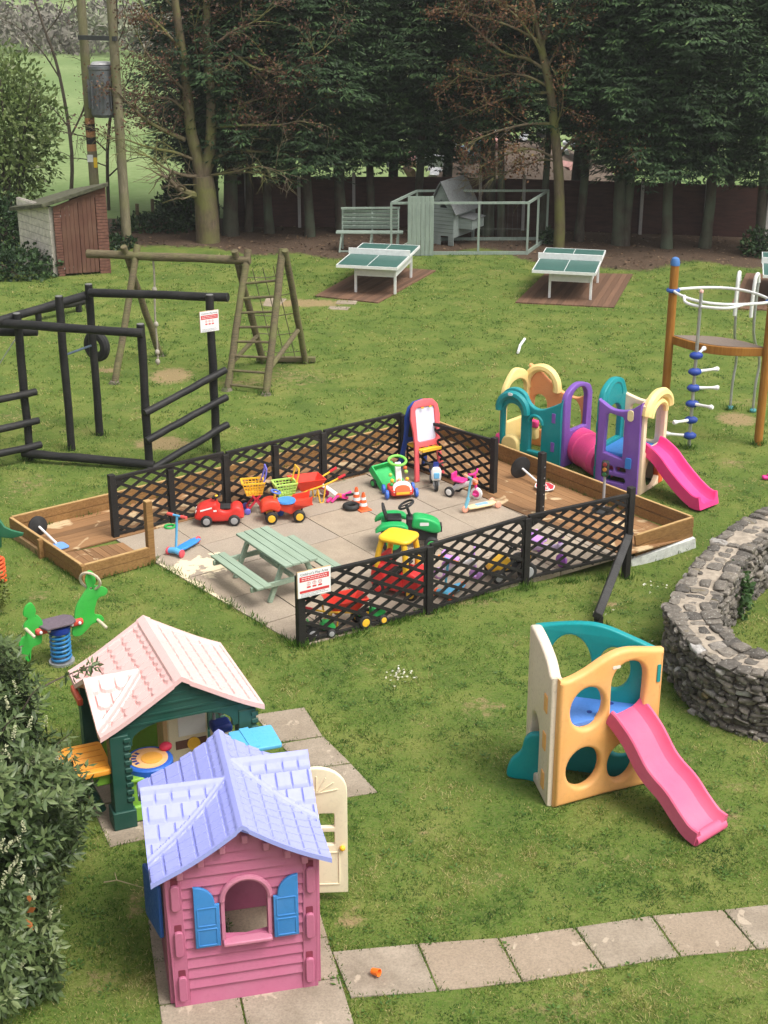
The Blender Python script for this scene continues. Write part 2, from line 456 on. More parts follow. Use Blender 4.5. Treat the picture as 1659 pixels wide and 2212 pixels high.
# far field and hills
m, nt, p = nodes('pasture')
g = wpos(nt)
n1 = N(nt, 'ShaderNodeTexNoise', Scale=.14, Detail=5.0); L(nt, g, 'Position', n1, 'Vector')
n2 = N(nt, 'ShaderNodeTexNoise', Scale=3.0, Detail=6.0, Roughness=.7); L(nt, g, 'Position', n2, 'Vector')
r1 = ramp(nt, n1, 'Fac', [(.35, (.15, .215, .085)), (.65, (.22, .28, .125))])
a = mix(nt, (ramp(nt, n2, 'Fac', [(.4, (0,0,0)), (.75, (.5,.5,.5))]), 'Color'), (r1, 'Color'), (.07, .14, .03))
L(nt, a, 2, p, 'Base Color'); p.inputs['Roughness'].default_value = .95; p.inputs['Specular IOR Level'].default_value = .1
def field_h(x, y):
    return (max(0, (y - 135) / 70) ** 1.5 * 5.5 + mnoise.noise((x * .02, y * .02, 3)) * max(0, min(1, (y - 55) / 60)) * .9) if y > 46 else 0
fv = []; fn = 60
for j in range(fn + 1):
    y = 46 + (205 - 46) * (j / fn) ** 1.5
    for i in range(fn + 1):
        x = -110 + 200 * i / fn
        h = field_h(x, y)
        fv.append((x, y, h - .004))
ff = [(j*(fn+1)+i, j*(fn+1)+i+1, (j+1)*(fn+1)+i+1, (j+1)*(fn+1)+i) for j in range(fn) for i in range(fn)]
# wings either side of the lawn so that the ground reaches past the frame
for x0, x1 in ((-110, X0), (X1, 90)):
    k = len(fv); fv += [(x0, Y0 - 6, -.004), (x1, Y0 - 6, -.004), (x1, 46, -.004), (x0, 46, -.004)]; ff.append((k, k+1, k+2, k+3))
k = len(fv); fv += [(X0, -30, -.004), (X1, -30, -.004), (X1, Y0, -.004), (X0, Y0, -.004)]; ff.append((k, k+1, k+2, k+3))
me = bpy.data.meshes.new('field'); me.from_pydata(fv, [], ff)
tag(link('field', me, m), kind='structure')
# thin moist air: far things pale towards the hills
hz_m = bpy.data.materials.new('haze_air'); hz_m.use_nodes = True; hn = hz_m.node_tree
hn.nodes.remove(hn.nodes['Principled BSDF'])
pv = N(hn, 'ShaderNodeVolumePrincipled'); pv.inputs['Color'].default_value = (.86, .89, .90, 1); pv.inputs['Density'].default_value = HAZE; pv.inputs['Anisotropy'].default_value = .2
L(hn, pv, 'Volume', hn.nodes['Material Output'], 'Volume')
if HAZE > 0: tag(MB().box((-10, 84, 8.25), (210, 250, 18.5)).build('haze', hz_m, smooth=False), kind='stuff')

# ---------------------------------------------------------------- concrete slabs
def slabmat(name, c1, c2, stain, blot, blotcol=(.55, .48, .38), bl0=.6, sandattr=False):
    m, nt, p = nodes(name)
    g = wpos(nt)
    at = N(nt, 'ShaderNodeAttribute', attribute_name='tone')
    n1 = N(nt, 'ShaderNodeTexNoise', Scale=2.3, Detail=7.0, Roughness=.65); L(nt, g, 'Position', n1, 'Vector')
    n2 = N(nt, 'ShaderNodeTexNoise', Scale=45.0, Detail=6.0, Roughness=.75); L(nt, g, 'Position', n2, 'Vector')
    n3 = N(nt, 'ShaderNodeTexNoise', Scale=3.4, Detail=5.0, Roughness=.6, Distortion=.5); L(nt, g, 'Position', n3, 'Vector')
    r1 = ramp(nt, n1, 'Fac', [(.3, c2), (.7, c1)])
    b = mix(nt, (at, 'Fac'), (r1, 'Color'), stain)
    b = mix(nt, (ramp(nt, n2, 'Fac', [(.4, (0,0,0)), (.75, (.6,.6,.6))]), 'Color'), (b, 2), tuple(x * .45 for x in c2))
    fac = (ramp(nt, n3, 'Fac', [(bl0, (0,0,0)), (bl0 + .03, (blot,)*3)]), 'Color')
    if sandattr:
        sa = N(nt, 'ShaderNodeAttribute', attribute_name='sand')
        s1 = N(nt, 'ShaderNodeMath', operation='MULTIPLY_ADD'); L(nt, n3, 'Fac', s1, 0); s1.inputs[1].default_value = 1.2; s1.inputs[2].default_value = -.75
        s2 = N(nt, 'ShaderNodeMath', operation='ADD'); L(nt, s1, 0, s2, 0); L(nt, sa, 'Fac', s2, 1)
        fac = (ramp(nt, s2, 0, [(.30, (0,0,0)), (.34, (blot,)*3)]), 'Color')
    b = mix(nt, fac, (b, 2), blotcol)
    L(nt, b, 2, p, 'Base Color'); p.inputs['Roughness'].default_value = .9; p.inputs['Specular IOR Level'].default_value = .2
    bp = N(nt, 'ShaderNodeBump', Strength=.5, Distance=.008); L(nt, n2, 'Fac', bp, 'Height'); L(nt, bp, 'Normal', p, 'Normal')
    return m
def clip(poly, cv):
    out = [Vector(q[:2]) for q in poly]; n = len(cv)
    for i in range(n):
        a, b = Vector(cv[i][:2]), Vector(cv[(i + 1) % n][:2]); res = []
        side = lambda q: (b.x-a.x)*(q.y-a.y) - (b.y-a.y)*(q.x-a.x)
        for k in range(len(out)):
            q, r = out[k], out[(k + 1) % len(out)]; sq, sr = side(q), side(r)
            if sq >= 0: res.append(q)
            if (sq >= 0) != (sr >= 0): res.append(q + (r - q) * (sq / (sq - sr)))
        out = res
        if len(out) < 3: return []
    return out
def slabs(name, polys, mat, z0, th, bev=.006, sand=None, sub=0):
    bm = bmesh.new(); tl = bm.verts.layers.float.new('tone'); sl_ = bm.verts.layers.float.new('sand')
    for poly in polys:
        tone = random.random() * .75; dz = random.uniform(-.004, .004); tx, ty = random.uniform(-.004, .004), random.uniform(-.004, .004)
        c = sum((Vector(q) for q in poly), Vector((0, 0))) / len(poly)
        top = []; bot = []
        for q in poly:
            v = bm.verts.new((q[0], q[1], z0 + th + dz + (q[0]-c.x)*tx + (q[1]-c.y)*ty)); v[tl] = tone; top.append(v)
            w = bm.verts.new((q[0], q[1], z0)); w[tl] = tone; bot.append(w)
        n = len(poly)
        f0 = bm.faces.new(top)
        for i in range(n): bm.faces.new((bot[i], bot[(i+1) % n], top[(i+1) % n], top[i]))
        if sub: bmesh.ops.subdivide_edges(bm, edges=list(f0.edges), cuts=sub, use_grid_fill=True)
    for v in bm.verts:
        v[sl_] = sand(v.co.x, v.co.y) if sand else 0
        if v[tl] == 0: v[tl] = .35
    bmesh.ops.recalc_face_normals(bm, faces=bm.faces)
    me = bpy.data.meshes.new(name); bm.to_mesh(me); bm.free()
    return tag(link(name, me, mat, bevel=bev, seg=1), kind='structure')
CONC = slabmat('patio_concrete', (.46, .375, .285), (.32, .26, .20), (.36, .31, .26), .95, (.72, .61, .43), sandattr=True)
PATHC = slabmat('path_concrete', (.40, .34, .272), (.235, .195, .15), (.34, .265, .195), .5, (.55, .46, .36), .62)
PDIR = radians(35.5)
def par(o, x, y, r=PDIR): return Vector((o[0] + x*cos(r) - y*sin(r), o[1] + x*sin(r) + y*cos(r)))
pO = G(250, 1168)
patio_poly = [G(652, 1399), G(1338, 1198), G(1167, 1112), G(1067, 1072), G(868, 1006), G(250, 1168)]
# ragged sand strip along the left edge of the slabs, spilled sand by the blue scooter
strip = [G(340, 1215), G(372, 1240), G(420, 1262), G(480, 1305), G(540, 1345), G(600, 1388)]
sp1 = G(440, 1225)
def patio_sand(x, y):
    s = 0
    for i in range(len(strip) - 1):
        a, b = strip[i].xy, strip[i+1].xy; q = Vector((x, y)); t = max(0, min(1, (q-a).dot(b-a) / (b-a).length_squared))
        s = max(s, .62 - (q - a - (b-a)*t).length * 3.0)
    s = max(s, .54 - .30 * (((x - sp1.x) / .75) ** 2 + ((y - sp1.y) / .6) ** 2))
    p2 = G(330, 1190); s = max(s, .52 - 1.0 * hypot(x - p2.x, y - p2.y))
    for q in ((560, 1270, .26), (600, 1340, .27), (520, 1300, .27)):
        p2 = G(q[0], q[1]); s = max(s, q[2] - .3 * hypot(x - p2.x, y - p2.y))
    return s
polys = []
for i in range(-3, 10):
    for j in range(-9, 5):
        sx, sy = .93, .93
        off = .0
        q = [par(pO, i*sx + a + off, j*sy + b) for a, b in ((.008, .008), (sx - .008, .008), (sx - .008, sy - .008), (.008, sy - .008))]
        c = clip(q, patio_poly) if True else q
        if len(c) >= 3: polys.append(c)
slabs('patio', polys, CONC, -.06, .08, sand=patio_sand, sub=7, bev=0)
me = bpy.data.meshes.new('patio_bed'); me.from_pydata([(q.x, q.y, .006 + lawn_z(q.x, q.y) * .5 if False else .006) for q in patio_poly], [], [tuple(range(len(patio_poly)))])
tag(link('patio_bed', me, simple('joint_soil', (.05, .045, .035), .95)), kind='structure')

z7 = lambda a, b: G(a * .5, 1497.7 + b * .5)
z8 = lambda a, b: G(829.5 + a * .5, 1497.7 + b * .5)
jt = [(z7(1432, 1121), z7(1512, 1317)), (z8(145, 1085), z8(235, 1290)), (z8(493, 1062), z8(598, 1250)), (z8(823, 1015), z8(950, 1190)), (z8(1155, 965), z8(1280, 1140)), (z8(1465, 940), z8(1610, 1108)), (z8(1770, 905), z8(1930, 1075)), (z8(2080, 880), z8(2250, 1040))]
path_polys = []
for (a, b), (c, d) in zip(jt, jt[1:]):
    e = .007; w = (c - a).normalized() * e
    path_polys.append([q.xy for q in (b + w, d - w, c - w, a + w)])
hO = Vector((-1.80, 9.91)); hR = radians(13.1)
for x0, x1 in ((-.10, .575), (.59, 1.46)):
    for y0, y1 in ((-.62, -.02 + .05), (.045, .60), (.615, 1.22)):
        if y0 < -.5: y0 -= .1
        path_polys.append([par(hO, x, y, hR) for x, y in ((x0, y0), (x1, y0), (x1, y1), (x0, y1))])
path_polys += [[z7(*q).xy for q in s] for s in (((1204, 217), (1392, 187), (1315, 65), (1095, 97)), ((1316, 330), (1512, 302), (1398, 190), (1208, 222)), ((1425, 462), (1632, 430), (1516, 308), (1322, 334)))]
gO = Vector((-2.80, 12.42)); gR = radians(23)
for i in range(0, 3):
    for j in range(0, 2):
        q = [par(gO, i*.62 + a - .02, j*.78 + b - .22, gR) for a, b in ((.01, .01), (.61, .01), (.61, .77), (.01, .77))]
        path_polys.append(q)
slabs('path', path_polys, PATHC, -.05, .065)
# two stepping slabs in the worn strip by the left table tennis deck
z3 = lambda a, b: G(a * .5, 518.4 + b * .5)
slabs('path', [[z3(*q).xy for q in s] for s in (((1415, 300), (1500, 303), (1515, 290), (1425, 287)), ((1450, 276), (1535, 279), (1546, 264), (1458, 262)), ((1135, 285), (1200, 290), (1240, 255), (1150, 250)))], PATHC, -.05, .06)

# ---------------------------------------------------------------- table tennis decks
DECKM = None
def deckmat(name, c1, c2, rot, w=.12, sand=0):
    m, nt, p = nodes(name)
    g = wpos(nt)
    mp = N(nt, 'ShaderNodeMapping'); mp.inputs['Rotation'].default_value = (0, 0, -rot); L(nt, g, 'Position', mp, 'Vector')
    mp2 = N(nt, 'ShaderNodeMapping'); mp2.inputs['Scale'].default_value = (1.2, 26, 1); L(nt, mp, 'Vector', mp2, 'Vector')
    n1 = N(nt, 'ShaderNodeTexNoise', Scale=1.0, Detail=6.0, Roughness=.7); L(nt, mp2, 'Vector', n1, 'Vector')
    n2 = N(nt, 'ShaderNodeTexNoise', Scale=1.6, Detail=6.0); L(nt, g, 'Position', n2, 'Vector')
    at = N(nt, 'ShaderNodeAttribute', attribute_name='tone')
    r1 = ramp(nt, n1, 'Fac', [(.3, c2), (.65, c1)])
    b = mix(nt, (at, 'Fac'), (r1, 'Color'), tuple(x * .6 for x in c2))
    last = b
    if sand:
        n3 = N(nt, 'ShaderNodeTexNoise', Scale=1.9, Detail=5.0, Distortion=1.0); L(nt, mp, 'Vector', n3, 'Vector')
        last = mix(nt, (ramp(nt, n3, 'Fac', [(.60, (0,0,0)), (.64, (.9,.9,.9))]), 'Color'), (b, 2), (.56, .42, .25))
        n4 = N(nt, 'ShaderNodeTexNoise', Scale=.8, Detail=3.0); L(nt, g, 'Position', n4, 'Vector')
    L(nt, last, 2, p, 'Base Color'); p.inputs['Roughness'].default_value = .75
    bp = N(nt, 'ShaderNodeBump', Strength=.4, Distance=.01); L(nt, n1, 'Fac', bp, 'Height'); L(nt, bp, 'Normal', p, 'Normal')
    return m
def planks(name, quad, n, mat, z, th, parent=None, gap=.006, alongside=False):
    """boards filling quad (a,b,c,d); boards run a->d"""
    a, b, c, d = [Vector(q[:2]) for q in quad]
    bm = bmesh.new(); tl = bm.verts.layers.float.new('tone')
    for i in range(n):
        t0, t1 = (i / n), ((i + 1) / n); e = gap / max((b - a).length, .01) / 2
        q = [a.lerp(b, t0 + e), a.lerp(b, t1 - e), d.lerp(c, t1 - e), d.lerp(c, t0 + e)]
        tone = random.random() * .8; dz = random.uniform(-.002, .002)
        top = []; bot = []
        for k in q:
            v = bm.verts.new((k.x, k.y, z + th + dz)); v[tl] = tone; top.append(v)
            v = bm.verts.new((k.x, k.y, z)); v[tl] = tone; bot.append(v)
        bm.faces.new(top)
        for k in range(4): bm.faces.new((bot[k], bot[(k+1) % 4], top[(k+1) % 4], top[k]))
    bmesh.ops.recalc_face_normals(bm, faces=bm.faces)
    me = bpy.data.meshes.new(name); bm.to_mesh(me); bm.free()
    return link(name, me, mat, parent, smooth=False)
DK = [[G(680, 641), G(817, 656), G(942, 586), G(800, 575)], [G(1113, 655), G(1326, 666), G(1367, 594), G(1180, 590)], [G(1575, 668), G(1780, 676), G(1800, 600), G(1612, 592)]]
for q in DK:
    d = q[1] - q[0]
    dm = deckmat('deck_boards', (.20, .108, .064), (.135, .07, .042), atan2(d.y, d.x) + pi/2)
    tag(planks('decking', [v.xy for v in q], 17, dm, -.02, .05), kind='structure')
# ---------------------------------------------------------------- timber sandpit round the back of the patio
bz = .28
A0 = G(22, 1117, bz).xy; A1 = G(178, 1221, bz).xy; A2 = G(322, 1182, bz).xy
B0 = G(1072, 960, bz).xy; 
BR = GL(1492, 1180); BRt = HG(BR, 1117); BL_ = GL(1368, 1215); BLt = HG(BL_, 1156); PRt = HG(BR, 1158); PLt = HG(BL_, 1203)
print('rightbay', BR, BRt, PRt, BL_, BLt, PLt)
def isect(p, d, q, e):
    den = d.x * e.y - d.y * e.x; t = ((q.x - p.x) * e.y - (q.y - p.y) * e.x) / den
    return p + d * t
Ad = Vector((cos(radians(36.4)), sin(radians(36.4))))
CORN = isect(A0, Ad, B0, (BR.xy - B0).normalized())
sp = thing('timber_sandpit', 'low brown timber sandpit of stacked boards wrapping round the back of the patio', 'sandpit', (A0.x, A0.y, 0))
O2 = Vector((A0.x, A0.y, 0))
def v3(p, z): return Vector((p[0], p[1], z))
def boardrun(name, a, b, za, zb, h, n=2, th=.045, parent=sp, o=O2, mat=NEWWOOD, z0a=.01, z0b=.01):
    mb = MB()
    for k in range(n):
        f0, f1 = k / n, (k + 1) / n
        pa = v3(a, z0a + (za - z0a) * (f0 + f1) / 2) - o; pb = v3(b, z0b + (zb - z0b) * (f0 + f1) / 2) - o
        hh = ((za - z0a) + (zb - z0b)) / 2 / n - .006
        mb.bar(pa, pb, th + (k % 2) * .004, hh)
    return mb.build(name, mat, parent, bevel=.005, seg=1)
boardrun('back_board', A0, CORN, bz, bz, 0); boardrun('side_board', CORN, BR.xy, bz, BRt, 0, z0b=PRt - .02)
boardrun('end_board', A0, A1, bz, bz, 0); boardrun('front_board', A1, A2, bz, bz, 0)
boardrun('front_board', BL_.xy, BR.xy, BLt, BRt, 0, z0a=PLt, z0b=PRt)
# pale sawn top edges
for a, b, za, zb in ((A0, CORN, bz, bz), (CORN, BR.xy, bz, BRt), (A0, A1, bz, bz), (A1, A2, bz, bz), (BL_.xy, BR.xy, BLt, BRt)):
    d = (b - a).normalized() * .03
    MB().bar(v3(a + d, za + .002) - O2, v3(b - d, zb + .002) - O2, .042, .008).build('top_edge', PALEWOOD, sp)
out = Vector((-Ad.y, Ad.x))
dE = (A1 - A0).normalized(); nE = Vector((-dE.y, dE.x)) * (-1)
for t in (.48,):
    q = A0.lerp(A1, t) + nE * .055
    MB().box(v3(q, .14) - O2, (.07, .075, .31), atan2(dE.y, dE.x)).build('corner_post', NEWWOOD, sp, bevel=.005)
MB().box(v3(A1 + nE * .02 - dE*(-.05), .15) - O2, (.075, .075, .31), atan2(dE.y, dE.x)).build('corner_post', NEWWOOD, sp, bevel=.005)
# white rendered plinth showing under the right end where the lawn drops
d = (BR.xy - BL_.xy).normalized(); nn = Vector((d.y, -d.x))
MB().bar(v3(BL_.xy - d*.05 + nn*.03, PLt - .26) - O2, v3(BR.xy + d*.06 + nn*.03, PRt - .26) - O2, .10, .52).build('plinth', simple('white_render', (.62, .63, .62), .85), sp, bevel=.006)
rm = simple('rough_timber_sill', (.30, .19, .09), .85)
MB().bar(v3(A0 + nE*.04 + dE*.1, .05) - O2, v3(A0.lerp(A1, .47) + nE*.04, .05) - O2, .05, .11).build('sill', rm, sp, bevel=.004)
# deck floors
dmA = deckmat('sandpit_deck', (.33, .175, .075), (.21, .105, .042), PDIR + pi/2, sand=1)
dmB = deckmat('sandpit_deck_long', (.33, .175, .075), (.21, .105, .042), PDIR, sand=1)
PL = G(330, 1205).xy; PB = G(250, 1168).xy; PBR = G(868, 1006).xy
ins = .03
o_ = Vector((O2.x, O2.y))
def lp(*qs): return [(q - o_) for q in qs]
mid1 = A0.lerp(A1, .55)
EP = isect(A0, dE, PB, Ad)
planks('deck', lp(A1 + (A2-A1).normalized()*.03 - dE*.03, A2 - dE*.03 + (PL - A2)*.3, PB + (PL - PB)*.2, EP + Ad*.03), 9, dmA, .01, .02, sp)
planks('deck', lp(A0 + Ad*.03, EP + Ad*.03 + dE*.02, PBR, CORN - Ad*.05 + (BR.xy-CORN).normalized()*.06), 8, dmB, .012, .02, sp)
planks('deck', lp(PBR.lerp(CORN, .02), CORN + (BR.xy-CORN).normalized()*.03 - Ad*.03, BR.xy - (BR.xy-BL_.xy).normalized()*.03, G(1346, 1204).xy), 9, deckmat('sandpit_deck_side', (.33, .175, .075), (.21, .105, .042), radians(-52), sand=1), .014, .02, sp)
# lone timber post at the front corner of the left bay
q = GL(327, 1217); h = HG(q, 1082)
t = thing('timber_post', 'pale new timber post standing at the front corner of the left sandpit bay', 'post', (q.x, q.y, 0), PDIR)
MB().box((0, 0, h/2), (.10, .10, h)).build('post', NEWWOOD, t, bevel=.006); MB().box((0, 0, h + .002), (.092, .092, .006)).build('end_grain', PALEWOOD, t)
for dz in (.18, .5): pass

# ---------------------------------------------------------------- black trellis fences
def trellis(name, label, pts, zb, zt, posts, post_tops, group=None, vp=.175, k=.52, sw=.045):
    """pts: ground points of the panel ends; zb/zt: bottom and top of the lattice there"""
    o = pts[0]; root = thing(name, label, 'fence', (o.x, o.y, 0), group=group)
    O = Vector((o.x, o.y, 0))
    for i in range(len(pts) - 1):
        a, b = pts[i].xy - O.xy, pts[i+1].xy - O.xy
        D = (b - a); Ln = D.length; d = D / Ln; nrm = Vector((-d.y, d.x)); a = a + d*.045; b = b - d*.045; Ln -= .09
        P = lambda s, t, off=0: Vector((a.x + d.x*s + nrm.x*off, a.y + d.y*s + nrm.y*off, (zb[i] + (zb[i+1]-zb[i])*s/Ln) + t))
        H = (zt[i] - zb[i] + zt[i+1] - zb[i+1]) / 2
        fr = MB()
        fr.bar(P(-.02, H), P(Ln+.02, H), .055, .045); fr.bar(P(0, .02), P(Ln, .02), .035, .04)
        fr.bar(P(.012, .02), P(.012, H-.02), .03, .03, (d.x, d.y, 0)); fr.bar(P(Ln-.012, .02), P(Ln-.012, H-.02), .03, .03, (d.x, d.y, 0))
        # curved top corners of the lattice
        for s0, sg in ((.025, 1), (Ln - .025, -1)):
            pl = [P(s0, H-.02), P(s0 + sg*.30, H-.02)] + [P(s0 + sg*(.30 - .28*sin(pi/2*k/6)), H - .02 - .13*(1-cos(pi/2*k/6)) - .0) for k in range(1, 7)]
            off = Vector((nrm.x, nrm.y, 0)) * .012
            n = len(pl)
            fr.add([p - off for p in pl] + [p + off for p in pl], [tuple(range(n)), tuple(range(2*n-1, n-1, -1))] + [(k, (k+1) % n, n+(k+1) % n, n+k) for k in range(n)])
        fr.build('rail', BLKWOOD, root, bevel=.004, seg=1)
        la = MB()
        # stretched diamonds: strips climb k metres per metre; each sits a hair off true
        pitch = vp / k; c = -H / k + random.uniform(0, pitch)
        while c < Ln + H / k:
            e = random.uniform(-.008, .008)
            s0, s1 = max(0, c), min(Ln, c + H / k)
            if s1 - s0 > .06: la.bar(P(s0, (s0 - c)*k, .008), P(s1, (s1 - c)*k + e, .008), sw, .014, (nrm.x, nrm.y, 0))
            c += pitch
        c = random.uniform(0, pitch)
        while c < Ln + H / k:
            e = random.uniform(-.008, .008)
            s0, s1 = max(0, c - H / k), min(Ln, c)
            if s1 - s0 > .06: la.bar(P(s0, (c - s0)*k, -.008), P(s1, (c - s1)*k + e, -.008), sw, .014, (nrm.x, nrm.y, 0))
            c += pitch
        la.build('lattice', BLKWOOD, root)
    ang = atan2(pts[-1].y - pts[0].y, pts[-1].x - pts[0].x)
    for p, h, zlow in posts:
        MB().box((p.x - O.x, p.y - O.y, (h + zlow)/2), (.095, .095, h - zlow), ang).build('post', BLKWOOD, root, bevel=.006)
        if post_tops: MB().box((p.x - O.x, p.y - O.y, h + .004), (.10, .10, .012), ang)
    return root
F0, F1, F2 = G(650, 1395), G(925, 1325), G(1133, 1260)
F3b = GL(1351, 1248); F3 = F3b
h0 = HG(F0, 1252); h3p = HG(F3, 1052); h3 = HG(F3, 1068); h1 = HG(F1, 1178); h2 = HG(F2, 1117)
zb3 = HG(F3, 1200)
print('fence', h0, h1, h2, h3, h3p, zb3)
FRONT = trellis('trellis_fence', 'black trellis fence along the front of the patio, sign at its left end', [F0, F1, F2, F3], [.04, .04, .06, zb3], [h0, h1, h2, h3], [(F0, h0 + .05, -.1), (F1, h1 - .01, -.1), (F2, h2 - .01, -.1), (F3, h3p, -.5)], 0, 'black trellis fences round the patio')
K0, K1 = G(250, 1163), G(868, 1006)
hk0 = HG(K0, 1024); hk1 = .93
ks = [K0, K0.lerp(K1, .335), K0.lerp(K1, .52), K0.lerp(K1, .68), K1]
ks = [K0, K0.lerp(K1, .36), K0.lerp(K1, .70), K1]
hl = [.96, .95, .94, .93]
BACK = trellis('trellis_fence', 'black trellis fence along the back left of the patio, behind the red ride-on car', ks, [.05]*4, hl, [(q, h + (.06 if i == 0 else -.02), -.05) for i, (q, h) in enumerate(zip(ks, hl))] + [(K0.lerp(K1, .18), .9, .0), (K0.lerp(K1, .53), .9, 0)], 0, 'black trellis fences round the patio')
R1 = G(1065, 1068)
RIGHT = trellis('trellis_fence', 'short black trellis fence panel behind the pink easel, ending at a tall post', [K1 + Vector((.05, -.05, 0)), R1], [.05, .05], [.92, .90], [(R1, HG(R1, 945), -.05)], 0, 'black trellis fences round the patio')
q = G(1166, 1112); h = HG(q, 977)
t = thing('black_post', 'lone black square post standing on the edge of the right sandpit bay', 'post', (q.x, q.y, 0), PDIR)
MB().box((0, 0, h/2), (.10, .10, h)).build('post', BLKWOOD, t, bevel=.008)
for z in (.15, .35, .5, .62, .8): MB().cyl((.02, -.051, z), (.02, -.048, z), .012, n=8).build('bolt_head', STEEL, t)
# sloping black handrail
p0 = GL(1292, 1356); p1 = F3b
ph0 = HG(p0, 1330)
t = thing('handrail', 'sloping black timber handrail running down from the fence corner post towards the slide climber', 'handrail', (p0.x, p0.y, 0))
z1 = HG(p1, 1158); e = p1.xy - p0.xy
a = Vector((0, 0, ph0 + .06)); b = Vector((e.x, e.y, z1)); dd = (b - a).normalized()
MB().bar(a - dd*.12 + Vector((.0, 0, .0)), b + dd*.10, .11, .10, (dd.cross(Vector((0,0,1)))*.5 + Vector((0,0,1)))).build('rail', timber('grey_black_rail', (.045, .044, .044), (.022, .021, .021), .6, blotch=.3, blotchcol=(.12,.12,.12)), t, bevel=.012)
MB().box((0, 0, ph0/2), (.09, .09, ph0), .5).build('post', BLKWOOD, t, bevel=.006)

# ---------------------------------------------------------------- play area signs
SIGNW = simple('sign_white', (.80, .80, .81), .45, 0, .03); SIGNR = simple('sign_red', (.62, .05, .055), .5, 0, .08); SIGNK = simple('sign_text', (.10, .11, .15), .6, 0, .1); SIGNP = simple('sign_pink', (.68, .33, .33), .55, 0, .1)
SIGNWOOD = timber('sign_back', (.55, .40, .22), (.42, .28, .14), .8, blotch=.1)
def sign(label, loc, rz, w, h, tall):
    s = thing('play_area_sign', label, 'sign', loc, rz, 'red and white play area signs')
    MB().box((0, .012, 0), (w, .022, h)).build('backing_board', SIGNWOOD, s)
    MB().box((0, -.002, 0), (w - .006, .005, h - .006)).build('face', SIGNW, s, bevel=.002, seg=1)
    M = lambda x, z: Matrix.Translation((x, -.0052, z)) @ Matrix.Rotation(pi/2, 4, 'X')
    textmesh('lettering', "Children's Play Area", w * .101, SIGNK, s, M(0, h*.385))
    b = MB(); b.box((0, -.0052, h*.21), (w*.88, .001, h*.19)); 
    if not tall: b.box((0, -.0052, -h*.27), (w*.88, .001, h*.095))
    b.build('red_band', SIGNR, s, smooth=False)
    tx = MB(); rnd = random.Random(5)
    for zz in (h*.245, h*.175):
        x = -w*.38
        while x < w*.36:
            l = rnd.uniform(.03, .09) * w; l = min(l, w*.38 - x)
            tx.box((x + l/2, -.0062, zz), (l, .001, h*.022)); x += l + w*.018
    tx.build('band_text', SIGNW, s, smooth=False)
    for k in (-1, 0, 1):
        x = k * w * .17
        ic = MB(); ib = MB()
        ic.torus((x, -.0056, h*.015), w*.048, w*.008, (0,1,0), 18, 6); ic.box((x, -.0055, h*.015), (w*.02, .001, h*.10)); ic.ball((x, -.0055, h*.05), (w*.014, .0008, w*.014), 8)
        ib.box((x, -.0054, -h*.12), (w*.115, .001, h*.062))
        ic.build('pictogram', SIGNP, s); ib.build('caption_bar', SIGNR, s, smooth=False)
    tx = MB()
    for zz, x1 in ((-h*.355, .30), (-h*.41, .38), (-h*.455, .1)):
        x = -w*.40
        while x < w*x1:
            l = rnd.uniform(.02, .06) * w; tx.box((x + l/2, -.0052, zz), (l, .001, h*.014)); x += l + w*.012
    tx.build('small_print', SIGNK, s, smooth=False)
    return s
fd = (F1.xy - F0.xy).normalized(); fa = atan2(fd.y, fd.x)
sa_, sb_ = (645, 1238), (715, 1222)
P_ = F0.xy + Vector((fd.y, -fd.x)) * .075 + fd * .17
hh = HG((P_.x, P_.y), 1258)
sign("red and white play area sign fixed to the front trellis fence post", (P_.x, P_.y, hh), fa, .47, .36, False)
q = G(467, 975); q2 = q + Vector((0, -.12, 0))
hh = HG(q2, 694)
sign("red and white play area sign high on a black pole of the climbing frame", (q2.x + .0, q2.y, hh), radians(32), .35, .36, True)

# ---------------------------------------------------------------- green picnic table
def picnic():
    tz = .60; 
    a, b, c, d = G(508, 1150, tz), G(579, 1136, tz), G(691, 1206, tz), G(610, 1221, tz)
    ctr = (a + b + c + d) / 4; ax = ((d + c) - (a + b)); rz = atan2(ax.y, ax.x); Lg = ax.length / 2; Wd = ((b - a).length + (c - d).length) / 2
    t = thing('picnic_table', 'pale green painted picnic table with two fixed benches on the patio', 'picnic table', (ctr.x, ctr.y, .02), rz)
    print('picnic', Lg, Wd, degrees(rz))
    n = 4; w = Wd / n
    mb = MB()
    for i in range(n): mb.box((random.uniform(-.006,.006), -Wd/2 + w*(i+.5), tz - .04), (Lg, w - .009, .035))
    mb.build('tabletop', GRNWOOD, t, bevel=.005, seg=1)
    bo = Wd/2 + .30; bh = .33
    for s in (-1, 1):
        mb = MB()
        for k in (-.5, .5): mb.box((random.uniform(-.004,.004), s*bo + k*.115, bh), (Lg*.98, .108, .032))
        mb.build('bench', GRNWOOD, t, bevel=.005, seg=1)
    for e in (-1, 1):
        x = e * (Lg/2 - .20)
        for s in (-1, 1):
            MB().bar((x, s*(Wd/2 - .10), tz - .06), (x, s*(bo - .17), 0), .07, .045, (1, 0, 0)).build('leg', GRNWOOD, t, bevel=.005, seg=1)
        MB().bar((x + e*.05, -bo - .14, bh - .05), (x + e*.05, bo + .14, bh - .05), .04, .07).build('bench_bearer', GRNWOOD, t, bevel=.004, seg=1)
        MB().bar((x - e*.05, -Wd/2 + .03, tz - .09), (x - e*.05, Wd/2 - .03, tz - .09), .04, .06).build('top_bearer', GRNWOOD, t, bevel=.004, seg=1)
        MB().bar((x - e*.07, 0, tz - .1), (x - e*.42, 0, bh - .02), .04, .05, (0, 1, 0)).build('brace', GRNWOOD, t, bevel=.004, seg=1)
    MB().bar((-Lg/2 + .25, 0, bh - .05), (Lg/2 - .25, 0, bh - .05), .05, .05).build('stretcher', GRNWOOD, t)
    return t
picnic()
